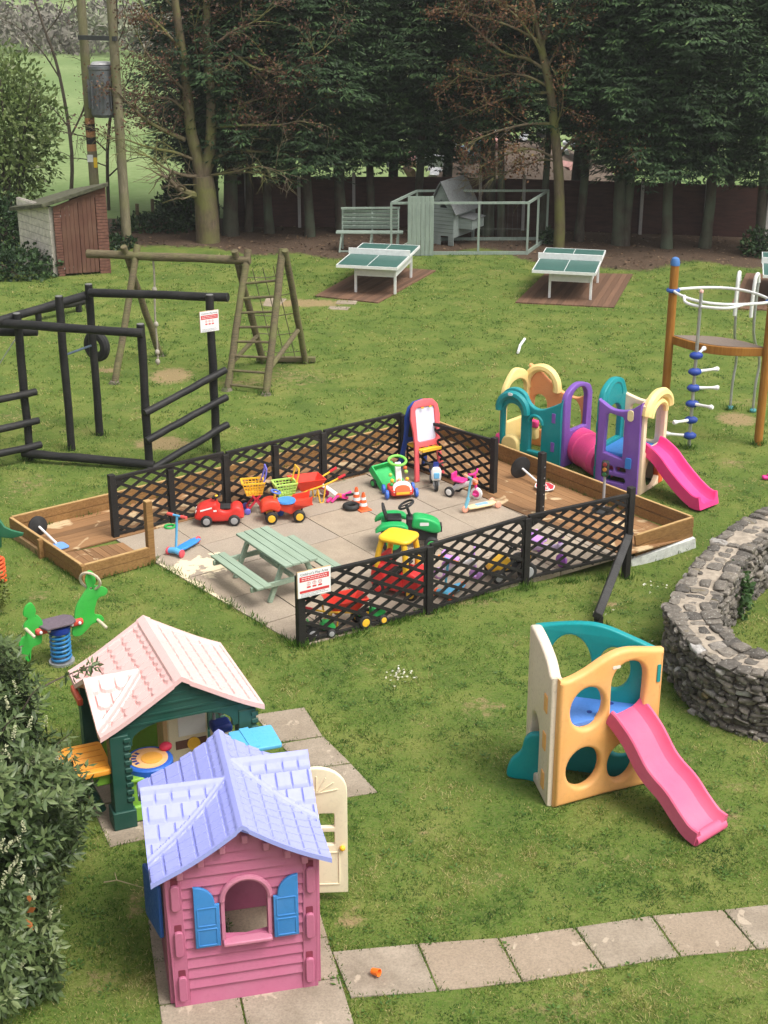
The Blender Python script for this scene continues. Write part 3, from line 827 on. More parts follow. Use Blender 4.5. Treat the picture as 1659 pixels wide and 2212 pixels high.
# ---------------------------------------------------------------- roofs as relief grids
def relief_roof(name, mat, parent, x0, x1, y0, y1, hfun, th=.03, st=.0105):
    nx = int(round((x1-x0)/st)); ny = int(round((y1-y0)/st))
    vs = []
    for j in range(ny + 1):
        y = y0 + (y1-y0)*j/ny
        for i in range(nx + 1):
            x = x0 + (x1-x0)*i/nx
            vs.append((x, y, hfun(x, y)))
    n1 = nx + 1; N_ = len(vs)
    fs = [(j*n1+i, j*n1+i+1, (j+1)*n1+i+1, (j+1)*n1+i) for j in range(ny) for i in range(nx)]
    rim = [i for i in range(n1)] + [j*n1+nx for j in range(1, ny+1)] + [ny*n1+i for i in range(nx-1, -1, -1)] + [j*n1 for j in range(ny-1, 0, -1)]
    low = [(vs[k][0], vs[k][1], vs[k][2] - th) for k in rim]
    vs += low; m = len(rim)
    fs += [(rim[(k+1) % m], rim[k], N_+k, N_+(k+1) % m) for k in range(m)]
    # underside: coarse strips following the slope
    me = bpy.data.meshes.new(name); 
    k0 = len(vs); cx = 24; cy = 16
    for j in range(cy + 1):
        for i in range(cx + 1):
            x = x0 + (x1-x0)*i/cx; y = y0 + (y1-y0)*j/cy
            vs.append((x, y, hfun(x, y) - th))
    fs += [(k0+j*(cx+1)+i, k0+(j+1)*(cx+1)+i, k0+(j+1)*(cx+1)+i+1, k0+j*(cx+1)+i+1) for j in range(cy) for i in range(cx)]
    me.from_pydata(vs, [], fs); me.update()
    return link(name, me, mat, parent, ang=40)

# ---------------------------------------------------------------- pink playhouse
def pink_house():
    W_, D_ = 1.29, 1.22; ze = 1.385; zp = 1.745
    PK = plastic('rose_pink_plastic', (.44, .122, .222), fade=.14, dirt=.10); LAV = plastic('lavender_plastic', (.30, .325, .72), fade=.16, dirt=.08, scale=2); SH = plastic('shutter_blue_plastic', (.035, .20, .52), fade=.12)
    PK2 = plastic('rose_pink_pale', (.50, .165, .262), fade=.25)
    t = thing('playhouse', 'pink plastic playhouse with a lavender shingled roof and blue shutters', 'playhouse', (hO.x, hO.y, .015), hR)
    xm = W_/2
    tap = lambda z: .035 * (1 - z/ze)          # walls flare slightly outwards to the eaves
    xl = lambda z: .02 + tap(z) - .03 if z <= ze else max(0, 0 + (z-ze)/(zp-ze)*xm*1.0)
    XLf = lambda z: (.03*(1 - z/ze)) if z <= ze else (z-ze)/(zp-ze)*xm
    XRf = lambda z: W_ - XLf(z)
    wx0, wx1, wz0, wzs = .485, .845, .63, 1.02       # window
    wc = (wx0+wx1)/2; wr = (wx1-wx0)/2
    rows = [.0, .17, .275, .38, .485, .585, .685, .785, .885, .985, 1.085, 1.185, 1.285, 1.385, 1.485, 1.585, 1.68, 1.745]
    mb = MB()
    def seg(xa0, xa1, xb0, xb1, z0, z1, y=0.0):
        o = .026
        mb.add([(xa0, y-o, z0), (xa1, y-o, z0), (xb1, y, z1), (xb0, y, z1), (xa0, y+.05, z0), (xa1, y+.05, z0), (xb1, y+.05, z1), (xb0, y+.05, z1)],
               [(0,1,2,3), (4,7,6,5), (0,4,5,1), (3,2,6,7), (0,3,7,4), (1,5,6,2)])
    for z0, z1 in zip(rows, rows[1:]):
        n = 1 if not (z1 > wz0 and z0 < wzs + wr) else 4
        for k in range(n):
            za, zb = z0 + (z1-z0)*k/n, z0 + (z1-z0)*(k+1)/n
            def hw(z):
                if z < wz0 or z > wzs + wr: return 0
                return wr if z <= wzs else sqrt(max(0, wr*wr - (z-wzs)**2))
            ha, hb = hw(za + 1e-4), hw(zb - 1e-4)
            o0 = .026 * (1 - k/n); 
            if ha <= 0 and hb <= 0:
                if n == 1: seg(XLf(za), XRf(za), XLf(zb), XRf(zb), za, zb)
                else:
                    seg2 = (XLf(za), XRf(za), XLf(zb), XRf(zb))
                    o1 = .026*(1-(k+1)/n)
                    mb.add([(seg2[0], -o0, za), (seg2[1], -o0, za), (seg2[3], -o1, zb), (seg2[2], -o1, zb), (seg2[0], .05, za), (seg2[1], .05, za), (seg2[3], .05, zb), (seg2[2], .05, zb)], [(0,1,2,3), (4,7,6,5), (0,4,5,1), (3,2,6,7), (0,3,7,4), (1,5,6,2)])
            else:
                o1 = .026*(1-(k+1)/n)
                for xs in ((XLf(za), wc - ha, XLf(zb), wc - hb), (wc + ha, XRf(za), wc + hb, XRf(zb))):
                    mb.add([(xs[0], -o0, za), (xs[1], -o0, za), (xs[3], -o1, zb), (xs[2], -o1, zb), (xs[0], .05, za), (xs[1], .05, za), (xs[3], .05, zb), (xs[2], .05, zb)], [(0,1,2,3), (4,7,6,5), (0,4,5,1), (3,2,6,7), (0,3,7,4), (1,5,6,2)])
    mb.build('front_wall', PK, t, smooth=False)
    # corner columns with knuckles
    for s in (0, 1):
        cb = MB()
        for z0, z1 in ((0, ze),):
            x0_, x1_ = (lambda z: XLf(z) + .02, lambda z: XLf(z) + .135) if s == 0 else (lambda z: XRf(z) - .135, lambda z: XRf(z) - .02)
            cb.add([(x0_(z0), -.029, z0), (x1_(z0), -.029, z0), (x1_(z1), -.029, z1), (x0_(z1), -.029, z1), (x0_(z0), .0, z0), (x1_(z0), .0, z0), (x1_(z1), .0, z1), (x0_(z1), .0, z1)], [(0,1,2,3), (0,4,5,1), (3,2,6,7), (0,3,7,4), (1,5,6,2)])
        cb.build('corner_panel', PK, t, bevel=.004, seg=1)
        for zc in (.22, .68, 1.14):
            x = XLf(zc) + .078 if s == 0 else XRf(zc) - .078
            k_ = MB().prism(rrect(x-.036, zc-.15, x+.036, zc+.10, .03, 4), XZ((0, -.025, 0)), .035).build('hinge_knuckle', PK, t, bevel=.008)
            MB().prism(rrect(x-.03, zc+.09, x+.03, zc+.16, .01, 3), XZ((0, -.0275, 0)), .004).build('hinge_slot_shade', simple('recess_shade_pink', (.20, .03, .06), .8), k_)  # flat dark pink plate paints the shade of the slot
        xa = lambda z: XLf(z) if s == 0 else XRf(z) - .025
        cm = MB(); cm.add([(xa(0), -.03, 0), (xa(0)+.025, -.03, 0), (xa(ze)+.025, -.03, ze), (xa(ze), -.03, ze), (xa(0), .05, 0), (xa(0)+.025, .05, 0), (xa(ze)+.025, .05, ze), (xa(ze), .05, ze)], [(0,1,2,3), (4,7,6,5), (0,4,5,1), (3,2,6,7), (0,3,7,4), (1,5,6,2)])
        cm.build('corner_post', PK, t, bevel=.006)
    # side and back walls
    sw = [(.03, 0), (D_ - .03, 0), (D_, ze), (0, ze)]
    Ml = Matrix.Translation((.02, 0, 0)) @ Matrix.Rotation(pi/2, 4, 'Z') @ Matrix(((1,0,0,0),(0,0,-1,0),(0,1,0,0),(0,0,0,1)))
    Mr = Matrix.Translation((W_ - .02, 0, 0)) @ Matrix.Rotation(pi/2, 4, 'Z') @ Matrix(((1,0,0,0),(0,0,-1,0),(0,1,0,0),(0,0,0,1)))
    panel('side_wall', PK, t, sw, [arch(.34, .46, .72, .82, .19)], .05, Ml, .008)
    panel('side_wall', PK, t, sw, [arch(.25, .05, .83, .95, .2)], .05, Mr, .008)
    mb = MB(); mb.prism([(.03, 0), (W_-.03, 0), (W_, ze), (xm, zp-.03), (0, ze)], XZ((0, D_, 0)), .05)
    mb.build('back_wall', PK, t, bevel=.006)
    # window frame, sill, shutters
    pts = [(wx0 - .02, -.03, wzs)] + [(wc - (wr+.02)*cos(pi*i/14), -.03, wzs + (wr+.02)*sin(pi*i/14)) for i in range(15)] + [(wx1 + .02, -.03, wzs)]
    fr = MB().tube(pts, .026, 8)
    fr.bar((wx0 - .015, -.022, wz0), (wx0 - .015, -.022, wzs), .03, .03, (0, 1, 0)); fr.bar((wx1 + .015, -.022, wz0), (wx1 + .015, -.022, wzs), .03, .03, (0, 1, 0))
    fr.build('window_frame', PK2, t)
    MB().box(((wx0+wx1)/2, -.045, wz0 - .02), (wx1 - wx0 + .05, .10, .035)).build('window_sill', PK2, t, bevel=.01)
    for s in (-1, 1):
        xi = (wx0 - .045 if s < 0 else wx1 + .045); xo = xi + s * .21
        # flat panels with a quarter-round head sloping down towards the window
        pl = [(xi, wz0 - .035), (xi, wzs - .01), (xi + s*.035, wzs - .01)] + [(xo - s*.175*cos(pi/2*k/6), wzs + .18*sin(pi/2*k/6)) for k in range(7)] + [(xo, wz0 - .035)]
        if s > 0: pl = pl[::-1]
        sh = panel('shutter', SH, t, pl, [], .035, XZ((0, -.045, 0)), .010)
        rm_ = MB()
        for z0, z1 in ((wz0 - .01, wz0 + .15), (wz0 + .185, wzs - .03)):
            a, b = sorted((xi + s*.028, xo - s*.025))
            for q in (((a, z0), (b, z0)), ((a, z1), (b, z1)), ((a, z0), (a, z1)), ((b, z0), (b, z1))):
                rm_.bar((q[0][0], -.0625, q[0][1]), (q[1][0], -.0625, q[1][1]), .012, .012, (0, 1, 0))
        rm_.build('shutter_moulding', SH, sh, bevel=.003)
    # side shutter on the left wall (its shade painted in as a darker blue) 
    shl = panel('side_shutter', plastic('side_shutter_shaded', (.02, .09, .36)), t, rrect(0, 0, .40, .52, .03), [], .035, Matrix.Translation((-.03, .10, .62)) @ Matrix.Rotation(radians(104), 4, 'Z') @ Matrix(((1,0,0,0),(0,0,-1,0),(0,1,0,0),(0,0,0,1))), .01)
    # eave blocks (dentils)
    for k, f in enumerate((.10, .235, .375, .52, .655, .79, .90)):
        x = W_ * f; z = ze + (zp-ze) * (1 - abs(x-xm)/xm) - .115
        MB().box((x, -.045, z), (.055, .07, .075)).build('eave_block', PK2, t, bevel=.010)
    # roof
    zr, zr2 = zp + .06, zp + .035; k1 = (zr - (ze+.0)) / (xm + .08); k2 = .80
    y0, y1 = -.17, D_ + .16; x0, x1 = -.11, W_ + .08
    def h(x, y):
        s = abs(x - xm); zmn = zr - k1*s - .03*sin(pi*min(1, s/.72)); 
        ym = .62 if x < xm else .90
        c = abs(y - ym); zc = zr2 - k2*c
        row, off = .128, .11
        ridge_end = .06
        if zmn >= zc:
            r = int(s/row); f = s/row - r; q = (y/off + .5*(r % 2)) % 1
            rel = .008*(f - .5) - (.022 if (q < .085 or f > .86) else 0)
            if s < .045: rel = .016
            elif zc > zmn - .03: rel = .012      # valley trim
            if y < y0 + .03: rel = max(rel, .004)
            return zmn + rel
        r = int(c/.125); f = c/.125 - r; q = (x/.14 + .5*(r % 2)) % 1
        rel = .008*(f - .5) - (.022 if (q < .07 or f > .86) else 0)
        if c < .045: rel = .016
        elif zmn > zc - .03: rel = .012
        return zc + rel
    relief_roof('roof', LAV, t, x0, x1, y0, y1, h, .045)
    # open cream door, hinged at the back of the right wall
    a = G(1400*.5, 1497.7 + 842*.5, .06); b = G(1499*.5, 1497.7 + 842*.5, .06)
    dr_loc = Matrix.Rotation(-hR, 4, 'Z') @ (Vector((b.x, b.y, 0)) - Vector((hO.x, hO.y, 0)))
    wd = .56
    Md = Matrix.Translation((dr_loc.x - wd, dr_loc.y - .0, .09)) @ Matrix.Rotation(radians(-10), 4, 'Z') @ Matrix(((1,0,0,0),(0,0,-1,0),(0,1,0,0),(0,0,0,1)))
    hx = wd * .52
    dr = panel('door', CREAM, t, arch(0, 0, wd, 1.10, .25), [rrect(.13, .72, .27, .87, .012), rrect(.30, .72, .44, .87, .012), rrect(.13, .53, .27, .67, .012), rrect(.30, .53, .44, .67, .012)], .05, Md, .008)
    mb = MB()
    for i in range(7):
        an = pi*(i+.5)/7; mb.bar(Md @ Vector((wd/2, 1.09, .027)), Md @ Vector((wd/2 + .2*cos(an), 1.09 + .18*sin(an), .027)), .012, .008)
    mb.build('fanlight_ribs', CREAM, dr)
    mb = MB(); 
    for q in (((.08, .1), (.08, .45)), ((.48, .1), (.48, .45)), ((.08, .1), (.48, .1)), ((.08, .45), (.48, .45))): mb.bar(Md @ Vector((q[0][0], q[0][1], .026)), Md @ Vector((q[1][0], q[1][1], .026)), .014, .010)
    mb.build('door_moulding', CREAM, dr)
    MB().ball(Md @ Vector((wd - .05, .50, .04)), .028, 10).build('handle', YEL, dr)
    return t
pink_house()

# ---------------------------------------------------------------- green playhouse with faded pink roof
def green_house():
    o = G(217, 1603, 1.08); o2 = G(572, 1530, 1.08); ax = (o2 - o).xy; rz = atan2(ax.y, ax.x); Wt = ax.length
    rb = G(150, 1462, 1.08); Dt = (rb - o).xy.length
    print('green', Wt, Dt, degrees(rz), degrees(atan2((rb-o).y, (rb-o).x)))
    Dt = 1.52
    DG = plastic('dark_green_plastic', (.012, .070, .052), fade=.10); RF = plastic('faded_pink_roof', (.76, .49, .475), fade=.32, dirt=.10, scale=2.2)
    RF2 = plastic('dormer_pink', (.72, .36, .33), fade=.3); LG = plastic('lime_panel', (.20, .42, .045)); TAN = plastic('orange_table', (.80, .33, .03), fade=.2)
    t = thing('playhouse', 'dark green plastic playhouse with a faded pink roof, kitchen and orange side table', 'playhouse', (o.x, o.y, .015), rz)
    xm = Wt/2; ze, zr = 1.06, 1.58
    k1 = (zr - ze)/xm
    hole = .085
    def h(x, y):
        s = abs(x - xm); z = zr - k1*s + .10*max(0, s-.45)**2*2
        c = abs(y - .66); zc = zr - .16 - .62*c
        ridge = .022
        if x < xm and zc > z and False: pass
        dorm = x < xm and zc > z and s > .28
        if dorm:
            r = int(c/.16); f = c/.16 - r; q = (x/.15 + .5*(r % 2)) % 1; e = min(q, 1-q)
            edge = .10 * (1 - (1 - min(1, e/.35))**2)
            rel = -.030 if (f > .90 - .18*(1-min(1, e/.3)) or e < .04) else .0
            if c < .05: rel = .018
            elif zc - z < .035 or x < .07: rel = .018
            return zc + rel
        r = int(s/.145); f = s/.145 - r; q = (y/.135 + .5*(r % 2)) % 1; e = min(q, 1-q)
        rel = -.026 if (f > .90 - .2*(1-min(1, e/.3)) or e < .035) else .002*f
        if x > xm: rel *= .85
        if s < .075: rel = .028
        elif y < .07 or y > Dt - .07 or s > xm - .035: rel = .016
        elif x < xm and s > .28 and z - zc < .05 : rel = .016
        return z + rel
    relief_roof('roof', RF, t, 0, Wt, 0, Dt, h, .055)
    # red end of the dormer gutter at the back left corner
    MB().bar((.0, .92, ze - .03), (.0, 1.3, ze - .05), .06, .09).build('gutter', plastic('dormer_red', (.55, .10, .05)), t, bevel=.02)
    # posts
    pw = .19
    posts = ((.19, .12), (Wt - .17, .14), (.16, Dt - .16), (Wt - .17, Dt - .18))
    for x, y in posts:
        p = MB()
        p.box((x, y, ze/2 + .02), (pw, .17, ze - .04)); p.box((x, y, .10), (pw + .05, .22, .20))
        for k in range(9): p.box((x + pw/2 - .02, y - .09, .32 + k*.085), (.075, .02, .055))
        p.build('corner_post', DG, t, bevel=.012)
    # front gable with arched opening, horizontal boards
    gx0, gx1 = .10, Wt - .08
    ga = [(gx0, ze - .10), (gx0 + .18, ze - .10), (gx0 + .26, ze - .18)]
    archp = [(xm - .52*cos(pi*i/12), ze - .10 + .17*sin(pi*i/12)) for i in range(13)]
    out = [(gx0, ze - .16), (xm - .52, ze - .16)] + archp + [(xm + .52, ze - .16), (gx1, ze - .16), (gx1, ze + .03), (xm, zr - .04), (gx0, ze + .03)]
    panel('gable', DG, t, out, [], .06, XZ((0, .10, 0)), .008)
    mb = MB()
    for zz in (1.13, 1.22, 1.31, 1.40):
        w = (zr - .08 - zz)/k1
        mb.bar((xm - w, .066, zz), (xm + w, .066, zz), .012, .02)
    mb.build('gable_board', DG, t)
    panel('gable', DG, t, out, [], .06, XZ((0, Dt - .12, 0)), .008)
    # left gothic brackets/braces and side rails
    MB().tube(cat3([(-.22, .42, .60), (-.10, .42, .40), (.03, .35, .06)], 5), .045, 8).build('table_brace', DG, t)
    # orange fold-out table on the left
    tb = panel('side_table', TAN, t, rrect(-.36, .02, .12, .62, .05), [], .06, Matrix.Translation((0, .05, .66)), .012)
    mb = MB()
    for k in range(5): mb.box((-.12, .16 + k*.11, .692), (.40, .010, .004))
    mb.build('table_groove', plastic('table_groove_orange', (.6, .22, .02)), tb)
    MB().box((.02, .28, .55), (.16, .30, .14)).build('table_bracket', LG, t, bevel=.02)
    # lime back wall, side cupboard
    panel('back_wall', LG, t, [(.2, .02), (Wt*.62, .02), (Wt*.62, 1.02), (.2, 1.02)], [], .05, XZ((0, Dt - .2, 0)), .01)
    panel('back_wall', LG, t, [(Wt*.66, .02), (Wt*.76, .02), (Wt*.76, 1.0), (Wt*.66, 1.0)], [], .05, XZ((0, Dt - .3, 0)), .01)
    p = MB(); p.box((.36, .20, .24), (.16, .20, .48)); p.box((.37, .18, .49), (.18, .22, .05)); p.box((.37, .17, .10), (.18, .2, .18)); p.build('cupboard', LG, t, bevel=.02)
    # kitchen column: cream board with white panel and red top
    kx, ky = 1.06, .75
    p = MB(); p.box((kx, ky, .50), (.44, .10, .78)); p.build('kitchen_unit', CREAM, t, bevel=.02)
    MB().box((kx + .045, ky - .055, .68), (.30, .012, .32)).build('whiteboard', WHT, t, bevel=.004)
    MB().box((kx - .24, ky + .10, .50), (.05, .28, .78)).build('kitchen_side', plastic('tan_side', (.55, .36, .17)), t, bevel=.01)
    MB().tube(cat3([(kx - .27, ky - .04, .865), (kx, ky - .06, .895), (kx + .23, ky - .04, .90)], 5), .05, 8, sq=.8).build('red_hood', plastic('hood_red', (.62, .08, .04)), t)
    MB().box((kx + .03, ky - .056, .42), (.34, .012, .10)).build('oven_window', plastic('brown_window', (.16, .07, .05)), t, bevel=.004)
    MB().lathe([(.0, 0), (.07, 0), (.07, .02), (0, .02)], (kx + .05, ky - .07, .42), 18, (0, -1, .2)).build('kitchen_dial', YEL, t)
    # round blue hob with peach top
    hb = MB().lathe([(0, 0), (.22, 0), (.25, .02), (.25, .09), (.235, .105), (0, .105)], (.53, .30, .48), 28).build('hob', BLU, t)
    MB().lathe([(0, 0), (.20, 0), (.20, .006), (0, .006)], (.53, .30, .586), 24).build('hob_top', PEACH, hb)
    MB().lathe([(0, 0), (.11, 0), (.11, .008), (0, .008)], (.56, .28, .592), 18).build('hob_plate', ORNG if False else plastic('hob_orange', (.80, .38, .06)), hb)
    mb = MB()
    for k in range(5):
        an = 2.2 + k*.35; mb.box((.53 + .15*cos(an), .30 + .15*sin(an), .592), (.05, .03, .004), an)
    mb.build('hob_marking', NAVY, hb)
    MB().box((.53, .32, .24), (.2, .2, .48)).build('hob_stand', CREAM, t, bevel=.02)
    MB().ball((.74, .40, .62), (.07, .06, .05), 10).build('phone', plastic('crimson', (.6, .03, .08)), t)
    # sky blue picnic table top at the right
    p = panel('blue_table', SKY, t, rrect(0, 0, .46, .42, .03), [], .045, Matrix.Translation((1.27, -.42, .86)) @ Matrix.Rotation(radians(-3), 4, 'Z'), .012)
    mb = MB(); mb.box((1.46, -.20, .887), (.10, .40, .008)); mb.build('table_groove', SKY, p, bevel=.003)
    MB().box((1.5, -.22, .42), (.12, .12, .84)).build('table_leg', SKY, t, bevel=.02)
    p = MB(); p.box((1.40, .62, .60), (.22, .2, .10)); p.build('sink', NAVY, t, bevel=.03)
    MB().box((1.40, .62, .28), (.2, .18, .56)).build('sink_stand', CREAM, t, bevel=.02)
    MB().tube([(1.35, .69, .64), (1.35, .69, .74), (1.38, .63, .77), (1.4, .59, .74)], .018, 8).build('tap', GREY, t)
    return t
green_house()
# ---------------------------------------------------------------- slides
def slide_mesh(prof, width, hs, th=.035, lip=.05):
    """U-shaped chute swept along profile [(s, z)]; local x = along, y = across"""
    pts = cat3([(s, 0, z) for s, z in prof], 6)
    w = width / 2
    def sect():
        o = [(-w, hs - .015), (-w + .012, hs), (-w + lip - .012, hs), (-w + lip, hs - .02), (-w + lip + .015, .05), (-w + lip + .06, .008), (0, 0)]
        o2 = o + [(-y, n) for y, n in o[-2::-1]]
        bot = [(w, -th - .03), (w - .03, -th - .035), (-w + .03, -th - .035), (-w, -th - .03)]
        return o2 + bot
    S = sect(); m = len(S); mb = MB(); vs = []
    for i, p in enumerate(pts):
        d = pts[min(i+1, len(pts)-1)] - pts[max(i-1, 0)]; d.normalize(); n = Vector((-d.z, 0, d.x))
        for y, q in S: vs.append(p + n * q + Vector((0, y, 0)))
    fs = []
    for i in range(len(pts) - 1):
        for k in range(m): fs.append((i*m+k, i*m+(k+1) % m, (i+1)*m+(k+1) % m, (i+1)*m+k))
    fs.append(tuple(range(m))); fs.append(tuple((len(pts)-1)*m + k for k in range(m-1, -1, -1)))
    mb.add(vs, fs); return mb
def wall2(name, mat, root, O, a, b, outer, holes, th, bev=.015, z0=0):
    d = (b - a); return panel(name, mat, root, outer, holes, th, XZ((a.x - O.x, a.y - O.y, z0), atan2(d.y, d.x)), bev)

# ---------------------------------------------------------------- slide climber on the near lawn
def climber():
    C = G(1191, 1741); R = G(1408, 1685); Bk = G(1156, 1362, 1.62); Bk.z = 0
    O = C.copy(); W1 = (R - C).length; W2 = (Bk - C).length; W3 = (R - Bk).length
    print('climber', W1, W2, W3)
    APR = plastic('apricot_plastic', (.80, .40, .13), fade=.25, scale=2); CRM = plastic('bone_plastic', (.72, .60, .48), fade=.2, dirt=.2); SLP = plastic('slide_pink', (.66, .10, .215), fade=.25, scale=1.6, dirt=.06); TL = plastic('climber_teal', (.0, .255, .275), fade=.08); BL = plastic('platform_blue', (.07, .21, .62), fade=.1)
    t = thing('slide_climber', 'apricot and teal climbing cube with round holes and a pink wavy slide', 'climber', (O.x, O.y, 0))
    top = cat([(0, 1.50), (.10, 1.475), (.30, 1.53), (.55, 1.645), (.78, 1.685), (W1 - .12, 1.62), (W1, 1.60)], 5, False)
    outer = [(0, 0.0), (W1*.5, .015), (W1, 0)] + top[::-1]
    door = [(.63, .86), (1.02, .86), (1.03, 1.2)] + [(.825 + .205*cos(a), 1.32 + .22*sin(a)) for a in [pi*k/12 for k in range(13)]] + [(.62, 1.2)]
    fp = wall2('front_panel', APR, t, O, C, R, outer, [ell(.345, 1.10, .20, .24), door, ell(.335, .405, .205, .235), ell(.80, .36, .17, .22)], .12, .042)
    d = (R - C).normalized(); rz = atan2(d.y, d.x)
    MB().prism(rrect(.605, 1.50, .70, 1.535, .016), Matrix.Rotation(rz, 4, 'Z') @ XZ((0, -.061, 0)), .004).build('badge', plastic('badge_cream', (.78, .68, .60)), t)
    MB().prism(rrect(W1 - .085, 1.24, W1 - .045, 1.44, .01), Matrix.Rotation(rz, 4, 'Z') @ XZ((0, -.0615, 0)), .01).build('tab', TL, t)
    # bone side panel
    topc = cat([(0, 1.50), (.08, 1.50), (.22, 1.60), (.45, 1.67), (W2 - .1, 1.71), (W2, 1.69)], 5, False)
    oc = [(0, 0), (W2, 0)] + topc[::-1]
    wall2('side_panel', CRM, t, O, C, Bk, oc, [arch(W2*.42, .12, W2*.80, .62, .2)], .12, .028)
    e = (Bk - C).normalized(); rz2 = atan2(e.y, e.x)
    for zc in (1.14, .70, .24):
        MB().box((e.x*.15 - e.y*.058, e.y*.15 + e.x*.058, zc), (.10, .03, .20), rz2).build('tab', APR, t, bevel=.008)
    # teal back panel
    tp = cat([(0, 1.69), (.12, 1.72), (W3*.35, 1.78), (W3*.55, 1.77), (W3*.8, 1.66), (W3 - .08, 1.59), (W3, 1.585)], 5, False)
    wall2('back_panel', TL, t, O, Bk, R, [(0, 0), (W3, 0)] + tp[::-1], [ell(W3*.29, 1.28, .23, .36), ell(W3*.64, 1.30, .17, .25) , ell(W3*.75, .98, .19, .20) if False else ell(W3*.72, .50, .2, .24), ell(W3*.27, .42, .2, .26)], .09, .022)
    # blue platform
    pl = [((0, 0)), ((R - C).x, (R - C).y), ((Bk - C).x, (Bk - C).y)]
    cen = Vector((sum(p[0] for p in pl)/3, sum(p[1] for p in pl)/3))
    pl = [(cen + (Vector(p) - cen) * .93) for p in pl]
    p = panel('platform', BL, t, [(q.x, q.y) for q in pl], [], .06, Matrix.Translation((0, 0, .89)), .012)
    for a, b in ((.50, .16), (.80, .22), (.42, .5)):
        q = d * a + Vector((-d.y, d.x, 0)) * b
        MB().lathe([(0, 0), (.028, 0), (.028, .004), (0, .004)], (q.x, q.y, .92), 14).build('drain_hole', NAVY, p)
    # pink slide
    st = d * .82 + Vector((d.y, -d.x, 0)) * .03
    en = G(1534, 1812) - O
    dv = en.xy - st.xy; Ls = dv.length
    prof = [(-.03, .945), (.06, .905), (.26, .765), (.46, .56), (.62, .455), (.80, .37), (1.0, .22), (1.16, .12), (Ls, .085)]
    k = Ls / 1.3; prof = [(s * k if s > 0 else s, z) for s, z in prof[:-1]] + [(Ls, .09)]
    s = slide_mesh(prof, .50, .105).build('slide', SLP, t); s.location = (st.x, st.y, 0); s.rotation_euler = (0, 0, atan2(dv.y, dv.x))
    f = MB().cyl((Ls - .03, -.235, .07), (Ls - .03, .235, .07), .062, n=14).build('slide_foot', SLP, s)
    # teal step panel leaning out at the left
    a = G(1097, 1676); b = G(1160, 1684)
    o2 = cat([(0, .02), (.02, .20), (.13, .34), (.17, .50), (.26, .57), (.42, .55), (.44, .28), (.42, .0), (.2, 0)], 5)
    wall2('step_panel', TL, t, O, a, b, o2, [], .10, .025)
    return t
climber()

